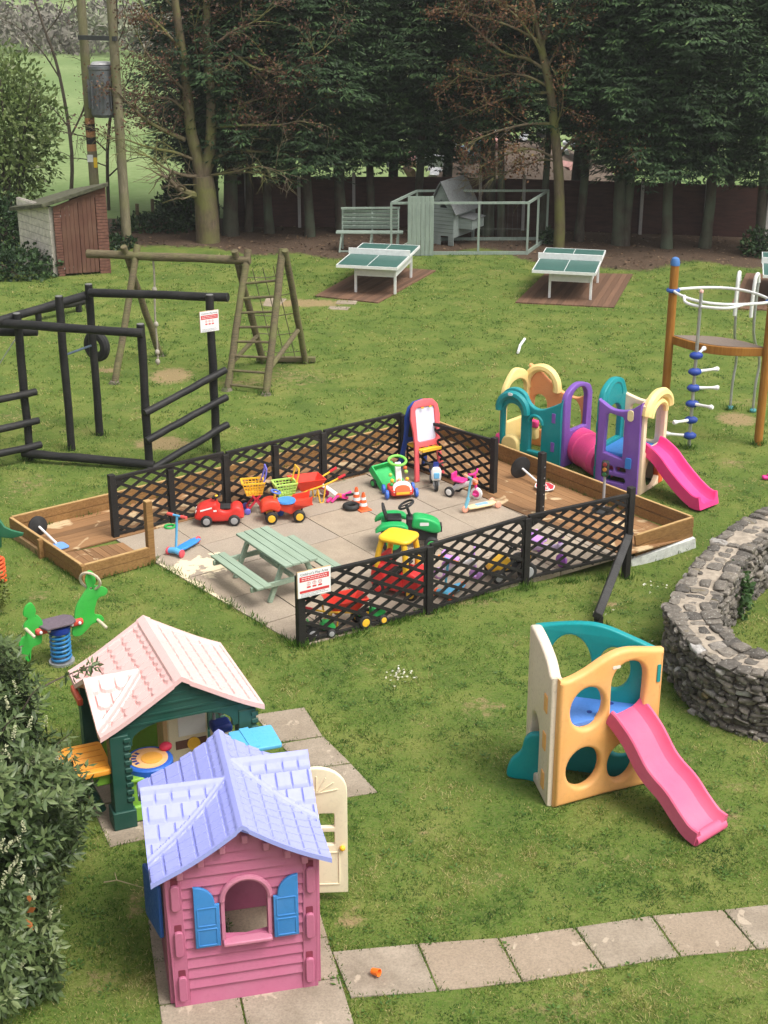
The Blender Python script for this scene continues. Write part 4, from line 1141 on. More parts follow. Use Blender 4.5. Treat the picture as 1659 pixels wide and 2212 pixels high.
# ---------------------------------------------------------------- big play set
def playset():
    T0, T1, P1 = G(1080, 980), G(1210, 1010), G(1268, 985)
    O = T1.copy(); Q = T0 + (P1 - T1)
    w1 = (T1-T0).length; w2 = (P1-T1).length
    print('playset', w1, w2)
    t = thing('play_set', 'two-tower teal, purple and yellow plastic play set with a pink tunnel and pink slide', 'play set', (O.x, O.y, 0))
    TPK = plastic('tunnel_pink', (.78, .06, .24), fade=.1); SPK = plastic('hot_pink_slide', (.85, .045, .24), fade=.12, dirt=.05)
    PEA = plastic('salmon_panel', (.85, .34, .14), fade=.15); PC = plastic('pale_peach', (.86, .66, .46), fade=.15)
    L_ = 'lowered'
    # teal front panel: domed door at left, small arched window at right
    tp = cat([(0, .95), (.03, 1.10), (.15, 1.22), (.32, 1.25), (.48, 1.18), (.57, 1.04), (.70, .96), (.86, .98), (w1 - .04, 1.14), (w1, 1.20)], 5, False)
    fp = wall2('front_panel', TEAL, t, O, T0, T1, [(0, 0), (w1, 0)] + tp[::-1], [arch(.08, .28, .42, .80, .17), arch(.60, .20, .82, .70, .11)], .10, .022)
    d = (T1 - T0).normalized(); rz = atan2(d.y, d.x)
    Mf = Matrix.Translation(T0 - O) @ Matrix.Rotation(rz, 4, 'Z')
    MB().tube([Mf @ Vector((.265 + .27*cos(a), -.06, .86 + .28*sin(a))) for a in [pi*k/14 - .1 for k in range(16)]], .07, 8).build('hood', TEAL, fp)
    MB().tube([Mf @ Vector((.71 + .135*cos(a), -.055, .70 + .14*sin(a))) for a in [pi*k/12 for k in range(13)]], .03, 8).build('window_hood', TEAL, fp)
    MB().box(Mf @ Vector((.71, -.06, .19)), (.26, .09, .06), rz).build('window_sill', TEAL, fp, bevel=.015)
    MB().prism(rrect(.20, 1.13, .29, 1.18, .022), Mf @ XZ((0, -.128, 0)), .008).build('badge', WHT, fp)
    for z in (.86, .35): MB().box(Mf @ Vector((w1 - .14, -.052, z)), (.07, .012, .17), rz).build('tab', PUR, fp, bevel=.01)
    # purple arch
    tpp = cat([(0, 1.14), (.08, 1.30), (w2*.45, 1.42), (w2 - .10, 1.34), (w2, 1.18)], 6, False)
    wall2('arch_panel', PUR, t, O, T1, P1, [(0, 0), (w2, 0)] + tpp[::-1], [arch(w2*.22, .62, w2*.82, 1.12, .22), ell(w2*.5, .28, .2, .22)], .10, .022)
    # yellow far panel, salmon back panel
    ty = cat([(0, .95), (.05, 1.18), (.25, 1.42), (.42, 1.46), (w2*.82, 1.36), (w2, 1.12)], 5, False)
    wall2('far_panel', PALEYEL, t, O, T0, Q, [(0, 0), (w2, 0)] + ty[::-1], [arch(.12, .55, w2 - .12, 1.05, .22)], .09, .02)
    tb = cat([(0, 1.46), (.18, 1.38), (w1*.5, 1.10), (w1*.8, 1.02), (w1, 1.18)], 5, False)
    wall2('back_panel', PEA, t, O, Q, P1, [(0, 0), (w1, 0)] + tb[::-1], [ell(w1*.72, .66, .20, .34), arch(.1, .3, .38, .8, .15)], .09, .02)
    yd = MB().tube([Matrix.Translation(Q - O) @ Matrix.Rotation(rz, 4, 'Z') @ Vector((.28 + .30*cos(a), -.05, 1.12 + .32*sin(a))) for a in [pi*k/14 - .2 for k in range(17)]], .075, 8).build('hood', PALEYEL, t)
    p = MB(); p.prism(arch(.08, .0, .42, .25, .17), Mf @ XZ((0, .02, 0)), .14); p.build('entry_step', PALEYEL, t, bevel=.03)
    MB().box(Mf @ Vector((.42, .42, .52)), (.16, .10, .14), rz).build('seat', TPK, t, bevel=.03)
    MB().box(Mf @ Vector((.36, .45, .35)), (.24, .14, .24), rz).build('counter', PALEYEL, t, bevel=.03)
    MB().box(Mf @ Vector((-.03, .10, .20)), (.12, .3, .34), rz).build('ramp', TPK, t, bevel=.04)
    # right tower
    R0 = G(1297, 860, 1.50); R0.z = 0; R1 = G(1376, 1070); wr = (R1-R0).length; dr = (R1-R0).normalized(); nb = Vector((-dr.y, dr.x, 0))
    dp = .86; R2 = R1 + nb*dp; R3 = R0 + nb*dp
    print('tower', wr, R0, R1, PX(R2), PX(R3))
    tq = cat([(0, 1.50), (.06, 1.46), (wr*.35, 1.37), (wr*.7, 1.40), (wr - .05, 1.52), (wr, 1.56)], 5, False)
    slots = [rrect(.14, .30 - k*.16, wr*.50 + (.1 if k == 0 else .22), .38 - k*.16, .038) for k in range(2)]
    slots = [rrect(.14, .33, wr*.42, .42, .04), rrect(wr*.47, .33, wr*.72, .42, .04), rrect(.14, .15, wr*.72, .25, .045)]
    tf = wall2('tower_front', PUR, t, O, R0, R1, [(0, 0), (wr, 0)] + tq[::-1], [[(.13, .62), (wr*.62, .56), (wr*.62, 1.22), (wr*.58, 1.27), (.20, 1.30), (.15, 1.25)]] + slots, .10, .02)
    rr = atan2(dr.y, dr.x); Mt = Matrix.Translation(R0 - O) @ Matrix.Rotation(rr, 4, 'Z')
    MB().prism(rrect(wr - .22, 1.24, wr - .12, 1.42, .045), Mt @ XZ((0, -.062, 0)), .02).build('tab', plastic('tab_cream', (.82, .70, .40)), tf)
    MB().prism(rrect(wr - .21, .44, wr - .11, .62, .02), Mt @ XZ((0, -.062, 0)), .02).build('tab', BLU if False else plastic('tab_blue', (.04, .22, .65)), tf)
    for z in (.25, .62, 1.0): MB().box(Mt @ Vector((-.03, .03, z)), (.05, .06, .16), rr).build('tab', TEAL, tf, bevel=.01)
    tl = cat([(0, 1.42), (.10, 1.62), (dp*.45, 1.74), (dp - .15, 1.66), (dp, 1.42)], 5, False)
    wall2('tower_side', TEAL, t, O, R0, R3, [(0, 0), (dp, 0)] + tl[::-1], [arch(.16, .68, dp - .16, 1.08, .22), ell(dp/2, .28, .2, .2)], .10, .02)
    MB().tube([Matrix.Translation(R0 - O) @ Matrix.Rotation(rr + pi/2, 4, 'Z') @ Vector((dp*.5 + .27*cos(a), 0, 1.42 + .26*sin(a))) for a in [pi*k/12 for k in range(13)]], .065, 8).build('hood', TEAL, t)
    tk = cat([(0, 1.40), (wr*.5, 1.32), (wr, 1.42)], 5, False)
    wall2('tower_back', PC, t, O, R3, R2, [(0, 0), (wr, 0)] + tk[::-1], [rrect(.15, .66, wr - .15, 1.24, .08)], .09, .02)
    th_ = cat([(0, 1.50), (.15, 1.56), (dp*.55, 1.60), (dp, 1.50)], 5, False)
    wall2('tower_slide_side', PC, t, O, R1, R2, [(0, 0), (dp, 0)] + th_[::-1], [arch(.10, .70, dp - .10, 1.22, .24), ell(dp*.5, .30, .26, .28)], .10, .02)
    MB().box(Matrix.Translation(R1 - O) @ Matrix.Rotation(rr, 4, 'Z') @ Vector((.0, dp - .12, .28)), (.12, .18, .56), rr).build('bracket', ORNG, t, bevel=.03)
    MB().tube([Matrix.Translation(R1 - O) @ Matrix.Rotation(rr + pi/2, 4, 'Z') @ Vector((dp*.5 + .40*cos(a), -.06, 1.34 + .28*sin(a))) for a in [pi*k/12 for k in range(13)]], .085, 8).build('hood', PALEYEL, t)
    MB().tube([Matrix.Translation(R1 - O) @ Matrix.Rotation(rr + pi/2, 4, 'Z') @ Vector((dp*.5 + .26*cos(a), -.075, 1.28 + .2*sin(a))) for a in [pi*k/12 for k in range(13)]], .05, 8).build('hood_inner', PALEYEL, t)
    ctr = (R0 + R1 + R2 + R3)/4 - O
    MB().box((ctr.x, ctr.y, .60), (wr - .08, dp - .08, .06), rr).build('platform', BLU if False else plastic('tower_platform', (.05, .22, .60)), t, bevel=.01)
    # tunnel between the towers
    a = T1.lerp(P1, .62) - O; b = R0 + nb*dp*.42 - O
    a.z = b.z = .30
    prof = [a.lerp(b, f) for f in (0, .12, .14, .36, .38, .60, .62, .84, .86, 1)]
    MB().tube(prof, [.30, .30, .315, .315, .30, .30, .315, .315, .30, .30], 20).build('tunnel', TPK, t)
    # slide
    st = R1 + nb*dp*.45; en = G(1530, 1100); dv = (en - st).xy; Ls = dv.length
    prof = [(0, .72), (.10, .70), (.30, .60), (Ls*.42, .43), (Ls*.62, .26), (Ls*.80, .14), (Ls*.92, .10), (Ls, .115)]
    s = slide_mesh(prof, .48, .14, th=.04).build('slide', SPK, t); s.location = (st.x - O.x, st.y - O.y, 0); s.rotation_euler = (0, 0, atan2(dv.y, dv.x))
    MB().box((Ls - .16, 0, .045), (.20, .40, .09)).build('slide_foot', SPK, s, bevel=.03)
    return t
playset()

# ---------------------------------------------------------------- black pole climbing frame
def polebar(mb, p, q, r=.075, n=12):
    k = 7; P = [Vector(p).lerp(Vector(q), i/k) + (Vector([random.uniform(-.008, .008) for _ in range(3)]) if 0 < i < k else Vector()) for i in range(k + 1)]
    return mb.tube(P, [r*random.uniform(.96, 1.05) for _ in P], n)
def climbing_frame():
    A, B, C, D, E = G(66, 992), G(155, 972), G(216, 940), G(468, 976), G(323, 1012)
    O = E.copy(); v = lambda p, z: Vector((p.x - O.x, p.y - O.y, z))
    t = thing('pole_climber', 'black pole climbing frame with slanting ladder bars, left of the patio', 'climbing frame', (O.x, O.y, 0))
    tops = {}
    for n, p, vt in (('A', A, 677), ('B', B, 640), ('C', C, 614), ('D', D, 637), ('E', E, 700)):
        h = HG(p, vt); tops[n] = h
        polebar(MB(), v(p, -.1), v(p, h), .070).build('post', BLKPOLE, t, bevel=.008, seg=1)
        MB().cyl(v(p, h), v(p, h + .006), .060, n=12).build('post_cap', simple('grey_post_top', (.16, .16, .155), .8), t)
    def at(p, vv): return v(p, HG(p, vv))
    off = Vector((-.05, -.14, 0))
    zA = HG(A, 693); zE = HG(E, 714); dirAE = (E - A).normalized()
    polebar(MB(), v(A, zA) + off - dirAE*1.3, v(E, zE) + off + dirAE*.12, .075).build('top_rail', BLKPOLE, t, bevel=.01, seg=1)
    zC = HG(C, 628); zD = HG(D, 643); dCD = (D - C).normalized()
    polebar(MB(), v(C, zC) + dCD*(-.0) + Vector((.03, -.14, 0)), v(D, zD) + dCD*.30 + Vector((.03, .14, 0)), .075).build('top_rail', BLKPOLE, t, bevel=.01, seg=1)
    dAC = (A - C).normalized()
    polebar(MB(), v(C, zC - .08) - dAC*.25 + Vector((-.10, 0, 0)), v(A, zC - .2) + dAC*1.0 + Vector((-.12, .05, 0)), .073).build('top_rail', BLKPOLE, t, bevel=.01, seg=1)
    polebar(MB(), v(A, HG(A, 724)) + Vector((-1.2, .15, 0)), v(A, HG(A, 722)) + Vector((.28, .16, 0)), .07).build('side_rail', BLKPOLE, t, bevel=.008, seg=1)
    # slanting ladder bars between E and D
    dED = (D - E).normalized()
    nrm = Vector((dED.y, -dED.x, 0)) * .13
    for ve, vd in ((886, 793), (946, 852), (1010, 911)):
        z0 = HG(E, ve); z1 = HG(D, vd + 6)
        polebar(MB(), v(E, z0) + nrm - dED*.10, v(D, z1) + nrm + dED*.18, .062).build('ladder_bar', BLKPOLE, t, bevel=.008, seg=1)
    for va, z_off in ((846, 0), (908, 0), (960, 0)):
        z1 = HG(A, va)
        polebar(MB(), v(A, z1) + nrm - dED*1.6, v(A, z1) + nrm + dED*.16, .062).build('ladder_bar', BLKPOLE, t, bevel=.008, seg=1)
    # ground rail
    polebar(MB(), v(A, .16) + Vector((-.1, -.12, 0)), v(E, .10) + Vector((.1, -.10, 0)), .073).build('ground_rail', BLKPOLE, t, bevel=.01, seg=1)
    # thin bar, hanging tyre and chain
    MB().cyl(v(B, HG(B, 768)), v(C, HG(C, 745)), .022, n=8).build('turn_bar', simple('blue_grey_bar', (.10, .14, .19), .4, .5), t)
    return t, A, B, C, D, E
CF, cA, cB, cC, cD, cE = climbing_frame()
q = cC + Vector((-.02, .42, 0)); z = HG(q, 747)
t = thing('hanging_tyre', 'black rubber tyre hanging behind a pole of the climbing frame', 'tyre', (q.x, q.y, z))
MB().torus((0, 0, 0), .20, .09, (.55, .83, 0), 22, 10).build('tyre', RUBBER, t)
MB().cyl((0, 0, .22), (-.1, -.25, HG(q, 652) - z), .012, n=6).build('rope', simple('rope_tan', (.28, .24, .17), .9), t)
q = GY(10, 780, 24.6)
ch = MB()
a, b = Vector(GY(54, 700, 24.4)), Vector(GY(-10, 800, 24.4))
t = thing('swing_chain', 'thin steel chain slanting down from the left edge of the climbing frame', 'chain', (a.x, a.y, a.z))
MB().cyl((0, 0, 0), b - a, .010, n=6).build('chain', STEEL, t)

# low black balance beam further back
t = thing('balance_beam', 'low black balance beam on two short posts behind the climbing frame', 'balance beam', tuple(G(140, 690)))
o = G(140, 690); a = GY(62, 674, o.y - .4); b = GY(183, 650, o.y + .9)
polebar(MB(), a - o, b - o, .09).build('beam', BLKPOLE, t)
for f in (.16, .88):
    q = (a - o).lerp(b - o, f); polebar(MB(), (q.x, q.y, -.05), (q.x, q.y, q.z), .075).build('post', BLKPOLE, t)

# ---------------------------------------------------------------- weathered swing frame with ladder and net
def swing_frame():
    LF, LR, RF, RR = G(247, 828), G(348, 768), G(490, 843), G(570, 783)
    LAD, BR2 = G(574, 853), G(661, 784)
    O = RF.copy(); v = lambda p, z=0: Vector((p.x - O.x, p.y - O.y, z))
    t = thing('swing_set', 'weathered wooden swing frame with a rung ladder and climbing net at its right end', 'swing frame', (O.x, O.y, 0))
    lt = (LF + LR) / 2; rt = (RF + RR) / 2; bt = (LAD + BR2)/2
    zl = HG(lt, 552); zr = HG(rt, 562); zb = HG(bt, 551)
    TL_, TR_ = v(lt, zl), v(rt, zr); dd = (TR_ - TL_).normalized()
    polebar(MB(), TL_ - dd*.95, TR_ + dd*.18, .085).build('top_beam', OLDPOLE, t, bevel=.01, seg=1)
    def leg(p, top, ov=.22, r=.07):
        a = v(p, -.05); d_ = (top - a).normalized(); polebar(MB(), a, top + d_*ov, r).build('leg', OLDPOLE, t, bevel=.008, seg=1)
    s = dd * .10
    leg(LF, TL_ + s); leg(LR, TL_ - s); leg(RF, TR_ + s); leg(RR, TR_ - s)
    TB = v(bt, zb); leg(LAD, TB + Vector((-.03, 0, 0)), .12, .072); leg(BR2, TB + Vector((.05, 0, 0)), .12, .068)
    A_, B_ = v(RF), v(LAD); At, Bt = TR_ + s, TB
    for vv, f in ((606, .82), (634, .705), (664, .595), (696, .485), (729, .375), (762, .265), (795, .155), (828, .045)):
        MB().cyl(A_.lerp(At, f), B_.lerp(Bt, f), .026, n=8).build('rung', OLDPOLE, t)
    MB().bar(v(RR, .08) - Vector((.15, 0, 0)), v(BR2, .08) + Vector((.2, 0, 0)), .12, .10).build('ground_beam', OLDPOLE, t, bevel=.01)
    MB().cyl(B_.lerp(Bt, .18), v(BR2).lerp(TB, .33), .05, n=8).build('brace', OLDPOLE, t); MB().cyl(A_.lerp(At, .2), v(RR).lerp(TR_, .28), .045, n=8).build('brace', OLDPOLE, t)
    # net between the rear legs
    net = MB(); a0, a1, b0, b1 = v(RR), TR_, v(BR2), TB
    for i in range(5):
        f = .12 + i*.18; net.tube([a0.lerp(a1, f), (a0.lerp(a1, f) + b0.lerp(b1, f))/2 - Vector((0, 0, .05)), b0.lerp(b1, f)], .009, 5)
    for i in range(1, 4):
        f = i/4; net.tube([a0.lerp(b0, f) + Vector((0, 0, .1)), (a0.lerp(b0, f) + a1.lerp(b1, f))/2 - Vector((0, 0, .02)), a1.lerp(b1, f) - Vector((0, 0, .2))], .009, 5)
    net.build('climbing_net', simple('net_rope', (.16, .14, .10), .9), t)
    for p in (LF, LR, RF, LAD): MB().cyl(v(p, -.02), v(p, .05), .13, .09, n=10).build('footing', simple('old_concrete', (.14, .12, .09), .9), t)
    return O, lt, zl, rt, zr
sO, lt, zl, rt, zr = swing_frame()
# knotted rope
q = lt.lerp(rt, .20); zt = zl + (zr - zl)*.2; 
q2 = GY(344, 843, q.y)
t = thing('climbing_rope', 'grey knotted climbing rope hanging from the wooden swing frame', 'rope', (q.x, q.y, 0))
dx = q2.x - q.x; zb = max(.12, q2.z)
pts = [Vector((dx*f + .01*sin(f*9), 0, zt + (zb - zt)*f)) for f in [i/14 for i in range(15)]]
MB().tube(pts, .020, 8).build('rope', simple('rope_grey', (.30, .27, .22), .9), t)
for f in (.30, .62, .88, .97):
    p = pts[0].lerp(pts[-1], f); MB().ball(p, (.05, .05, .065), 10).build('knot', simple('rope_knot', (.36, .33, .28), .9), t)
# short chain loop at the left overhang of the beam
# ---------------------------------------------------------------- timber and steel agility station at the right
def agility():
    q2 = G(1637, 961); zpf = HG(q2, 752); q1 = G(1447, 724, zpf); q1.z = 0
    zr_ = HG(q2, 652)
    O = q2.copy(); v = lambda p, z: Vector((p.x - O.x, p.y - O.y, z))
    print('agility', q1, q2, zpf, zr_, PX(q1))
    t = thing('agility_frame', 'orange wooden two-post agility station with a lens-shaped platform and white hoops', 'agility station', (O.x, O.y, 0))
    h1 = HG(q1, 568)
    MB().tube([v(q1, -.1), v(q1, h1)], .075, 14).build('post', ORWOOD, t); MB().tube([v(q2, -.1), v(q2, h1 + .1)], .075, 14).build('post', ORWOOD, t)
    for q, h in ((q1, h1), (q2, h1 + .1)): MB().lathe([(.082, -.04), (.082, .03), (.06, .085), (.02, .105), (0, .106)], v(q, h), 14).build('post_cap', plastic('cap_blue', (.05, .16, .42)), t)
    a, b = v(q1, zpf), v(q2, zpf); d = (b - a); Ld = d.length; d.normalize(); n = Vector((-d.y, d.x, 0))
    bow = Ld * .185
    lens = [(Ld*f, -bow*sin(pi*f)) for f in [k/14 for k in range(15)]] + [(Ld*f, bow*sin(pi*f)) for f in [1 - k/14 for k in range(1, 14)]]
    M = Matrix.Translation(a) @ Matrix.Rotation(atan2(d.y, d.x), 4, 'Z')
    p = MB().prism(lens, M @ Matrix.Translation((0, 0, -.15)), .15).build('platform', ORWOOD, t, bevel=.01)
    MB().prism([(Ld/2 + (x-Ld/2)*.93, y*.86) for x, y in lens], M @ Matrix.Translation((0, 0, .002)), .006).build('platform_deck', simple('grit_deck', (.19, .15, .125), .9, scale=60), p)
    a2, b2 = v(q1, zr_), v(q2, zr_)
    for s, nm in ((1, 'hoop'), (-1, 'hoop')):
        MB().tube([a2 + d*(Ld*f) + n*(s*.62*sin(pi*f)**.8) for f in [.02 + .96*k/24 for k in range(25)]], .026, 10).build(nm, WHTMET, t)
    c0 = G(1487.6, 967.6)
    zl = HG(c0, 662); ql = v(c0, zl)
    # smaller loop bulging towards the viewer and carrying the step pole
    c = a2 + d*(Ld*.5); ds = (ql - a2)
    s0 = a2 + d*(Ld*.18) + n*(-.33); s1 = a2 + d*(Ld*.80) + n*(-.40)
    apx = ql
    pts = cat3([s0, s0.lerp(apx, .45) + Vector((-.12, -.12, 0)), apx, apx.lerp(s1, .5) + d*.12 - n*.16, s1], 8)
    MB().tube(pts, .026, 10).build('hoop', WHTMET, t)
    topz = HG(c0, 630)
    pl = MB().cyl(v(c0, -.05), v(c0, topz), .030, n=10).build('step_pole', STEEL, t)
    MB().ball(v(c0, topz), .04, 8).build('pole_cap', plastic('cap_pink', (.75, .45, .40)), pl)
    for uu, vv, ang in ((1504, 768, 60), (1501, 803, 10), (1497, 838, -12), (1492, 872, -48), (1491, 907, 215), (1491, 941, 178)):
        z = HG(c0, vv); an = radians(ang)
        st = MB().ball(v(c0, z), (.12, .085, .07), 12).build('step_hub', plastic('step_blue', (.015, .05, .30)), pl)
        e = v(c0, z) + Vector((cos(an)*.40, sin(an)*.40, .03))
        MB().tube([v(c0, z), v(c0, z).lerp(e, .35), v(c0, z).lerp(e, .8), e, e + (e - v(c0, z))*.08], [.035, .026, .024, .045, .03], 10).build('step_peg', WHT, st)
    for (ub, vb), ut in (((1577, 884), 1547), ((1626, 890), 1602)):
        q = G(ub, vb); 
        z1 = zpf - .1; zt = HG(q, 585 if ub < 1600 else 590)
        pp = v(q, 0)
        tow = (v(q1.lerp(q2, .55), 0) - pp).normalized()
        pts = cat3([pp, pp + Vector((.0, 0, .5)), pp + Vector((.03, 0, 1.0)), pp + tow*.35 + Vector((0, 0, 1.6)), pp + tow*.38 + Vector((0, 0, 2.3)), pp + tow*.36 + Vector((0, 0, zt - .1))], 6)
        gp = MB().tube(pts, .026, 8).build('grab_pole', STEEL, t)
        MB().ball(pp + Vector((0, 0, .03)), (.07, .07, .05), 8).build('pole_foot', plastic('foot_teal', (.05, .25, .30)), gp)
        e = pts[-1]; k = e + tow*.22 + Vector((0, 0, -.45))
        MB().tube(cat3([e + Vector((0, 0, .0)), e + tow*.06 + Vector((0, 0, .16)), e + tow*.17 + Vector((0, 0, .07)), k + Vector((0, 0, .12)), k - Vector((0, 0, .15))], 6), .034, 10).build('grab_hook', WHTMET, t)
    for q, z in ((q1, zr_), (q2, zr_)): MB().torus(v(q, z), .09, .035, (0, 0, 1), 14, 8).build('clamp', plastic('clamp_blue', (.03, .10, .38)), t)
    return t
agility()

# ---------------------------------------------------------------- table tennis tables
def pptable():
    z = .74
    a, b, c, d = G(727, 574.5, z), G(842.5, 579, z), G(906.6, 535.5, z), G(791, 528, z)
    print('pp', (b-a).length, (c-b).length, (d-a).length, degrees(atan2((b-a).y, (b-a).x)), degrees(atan2((d-a).y, (d-a).x)))
    Wd = 1.525; Ln = 2.74
    t = thing('tennis_table', 'white-framed green table tennis table on a brown deck, nearer the hen house', 'tennis table', (0, 0, 0), 0, 'outdoor table tennis tables')
    TOP = simple('table_green', (.050, .125, .108), .45, 0, .06, 6); 
    for s in (0, 1):
        MB().box((Wd/2, Ln*.25 + s*Ln*.5, z - .012), (Wd - .02, Ln/2 - .012, .024)).build('table_half', TOP, t)
    fr = MB()
    for x in (0, Wd): fr.bar((x, -.0, z - .03), (x, Ln, z - .03), .022, .07)
    for y in (0, Ln): fr.bar((-.011, y, z - .03), (Wd + .011, y, z - .03), .022, .07)
    fr.build('edge_frame', WHTMET, t)
    ln = MB(); ln.bar((Wd/2, .02, z + .002), (Wd/2, Ln - .02, z + .002), .012, .004); ln.build('centre_line', WHTMET, t)
    MB().box((Wd/2, Ln/2, z + .075), (Wd + .08, .03, .155)).build('net', WHTMET, t, bevel=.006)
    x0, x1, y0, y1 = .40, Wd - .12, .34, Ln - .5
    for x in (x0, x1):
        for y in (y0, y1): MB().box((x, y, z/2 - .03), (.06, .06, z - .06)).build('leg', WHTMET, t, bevel=.006)
        MB().bar((x, y0, z - .19), (x, y1, z - .19), .02, .26).build('side_panel', WHTMET, t)
    for y in (y0, y1): MB().bar((x0, y, z - .19), (x1, y, z - .19), .02, .26).build('end_panel', WHTMET, t)
    dir_ = (b - a); rz = atan2(dir_.y, dir_.x)
    return t, a, rz
tt, a1, rz1 = pptable()
# long axis leans to the right of the depth axis in the picture
axd = radians(-13)
tt.location = (a1.x, a1.y, .03); tt.rotation_euler = (0, 0, axd)
t2 = copy_tree(tt); a2 = G(1150, 586, .74); t2.location = (a2.x, a2.y, .03); t2['label'] = 'white-framed green table tennis table in the middle of the far lawn'
t3 = copy_tree(tt); a3 = G(1649, 597, .74); t3.location = (a3.x, a3.y, .03); t3['label'] = 'table tennis table cut off by the right edge of the photo'

# ---------------------------------------------------------------- hen house, run and bench
PG = timber('sage_painted_boards', (.27, .33, .285), (.20, .25, .22), .7, scale=(30, 30, 2), blotch=.3)
zz = lambda a, b: (691 + a*.3125, 374.5 + b*.3125)
def run_():
    fl, fr = G(*zz(480, 540)), G(*zz(1430, 560)); 
    fl = G(845, 551); frr = G(1138, 550); rb = G(1180, 519)
    O = fl.copy(); v = lambda p, z: Vector((p.x - O.x, p.y - O.y, z))
    h = HG(frr, 438)
    t = thing('hen_run', 'pale green hen run frame with a tall boarded door, in front of the hen house', 'hen run', (O.x, O.y, 0))
    bl = fl + (rb - frr)
    for p, q in ((fl, frr), (frr, rb), (fl, bl), (bl, rb)):
        MB().bar(v(p, h), v(q, h), .06, .06).build('rail', PG, t); MB().bar(v(p, .05), v(q, .05), .05, .09).build('rail', PG, t)
    for p in (fl, frr, rb, bl, fl.lerp(frr, .64), frr.lerp(rb, .5), fl.lerp(frr, .14)):
        MB().box(v(p, h/2), (.06, .06, h)).build('post', PG, t)
    dx = G(880, 552); dx2 = G(936, 553); w = (dx2 - dx).length; hd = HG(dx, 424)
    mb = MB(); n = 6
    for k in range(n): mb.box((dx.x - O.x + w*(k+.5)/n, dx.y - O.y - .06, hd/2 + .01), (w/n - .006, .03 + .006*(k % 2), hd))
    mb.build('boarded_door', PG, t, bevel=.004, seg=1)
    # thin wire mesh
    wm = MB()
    for k in range(1, 10): 
        f = k/10; wm.bar(v(fl.lerp(frr, .64 + .36*f*.98), .08), v(fl.lerp(frr, .64 + .36*f*.98), h), .003, .003)
    wm.bar(v(fl.lerp(frr, .64), h*.5), v(frr, h*.5), .006, .006); 
    wm.build('wire_mesh', simple('wire', (.12, .13, .12), .6), t)
run_()
def coop():
    a, b = G(*zz(782, 505)), G(*zz(942, 512)); a.y += .3; b.y += .3
    O = a.copy(); w = (b - a).length; D = 1.35
    t = thing('hen_house', 'pale green wooden hen house with a dark shingled roof and a side nest box', 'hen house', (O.x, O.y, 0), radians(-30))
    CG = timber('grey_green_boards', (.28, .325, .31), (.20, .235, .23), .75, blotch=.3); CR = simple('coop_felt', (.155, .165, .17), .8, 0, .3, 20)
    he = 1.02; hp = 1.78
    out = [(0, .0), (.06, .0), (.06, .28), (w*.40, .28), (w*.40, .12), (w*.40, .0), (w*.40, .0)]
    panel('front_wall', CG, t, [(0, .02), (w*.38, .02), (w*.38, .28), (w*.75, .28), (w*.75, .02), (w, .02), (w, he), (w*.42, hp), (0, he + .2)], [[(w*.36, 1.08), (w*.70, 1.08), (w*.42, 1.30), (w*.36, 1.30)]], .04, XZ((0, 0, 0)), .003)
    mb = MB(); 
    for k in range(9): mb.bar((0, -.023, .38 + k*.11), (w, -.023, .38 + k*.11), .006, .008)
    mb.build('board_gap_shade', simple('board_shadow', (.09, .11, .11), .9), t)  # dark strips on the wall paint the shade between boards
    MB().box((w - .02, D/2, .62), (.04, D, .76)).build('side_wall', CG, t); MB().box((.02, D/2, .72), (.04, D, .96)).build('side_wall', CG, t); MB().box((w/2, D, .7), (w, .04, .9)).build('back_wall', CG, t)
    for x, y in ((.04, D - .04), (w - .04, D - .04)): MB().box((x, y, .15), (.07, .07, .3)).build('leg', CG, t)
    for s, (xe, ze) in ((1, (w + .10, he - .08)), (-1, (-.10, he + .12))):
        mb = MB(); n = 8; xp, zp = w*.42, hp + .04
        for k in range(n):
            f0, f1 = k/n, (k+1)/n + .03
            x0, z0, x1, z1 = xp + (xe-xp)*f0, zp + (ze-zp)*f0, xp + (xe-xp)*f1, zp + (ze-zp)*f1
            mb.bar(((x0+x1)/2, -.12, (z0+z1)/2 + .004*k % .012), ((x0+x1)/2, D + .1, (z0+z1)/2 + .004*k % .012), hypot(x1-x0, z1-z0), .02, (-(z1-z0), 0, (x1-x0)))
        mb.build('roof', CR, t)
    nb = MB().box((w + .22, D*.5, .62), (.44, .75, .30)).build('nest_box', CG, t, bevel=.005)
    MB().bar((w + .0, D*.5, .82), (w + .48, D*.5, .755), .80, .025, (.1, 0, 1)).build('nest_lid', CR, nb)
    return t
coop()
def bench():
    q = G(735, 545); O = q; 
    t = thing('garden_bench', 'pale green slatted garden bench beside the hen run', 'bench', (O.x, O.y, 0), radians(-2))
    w = 1.66
    for k in range(5): MB().bar((.05, .50 + k*.035, .62 + k*.105), (w - .05, .50 + k*.035, .62 + k*.105), .02, .095, (0, -.3, 1)).build('back_slat', PG, t)
    MB().bar((.0, .55, 1.14), (w, .66, 1.14), .05, .05).build('top_rail', PG, t)
    for k in range(3): MB().bar((-.12, .10 + k*.13, .53), (w + .10, .10 + k*.13, .53), .115, .03).build('seat_slat', PG, t)
    for x in (.04, .88, w - .04):
        MB().bar((x - .06, -.02, 0), (x, .10, .52), .05, .05, (0, 1, 0)).build('leg', PG, t); MB().bar((x, .48, 0), (x, .66, 1.12), .05, .05, (0, 1, 0)).build('leg', PG, t)
        MB().bar((x, .04, .48), (x, .52, .48), .04, .05).build('seat_bearer', PG, t)
    MB().bar((-.02, 0, .03), (.42, 0, .03), .04, .04).build('foot_rail', PG, t)
bench()

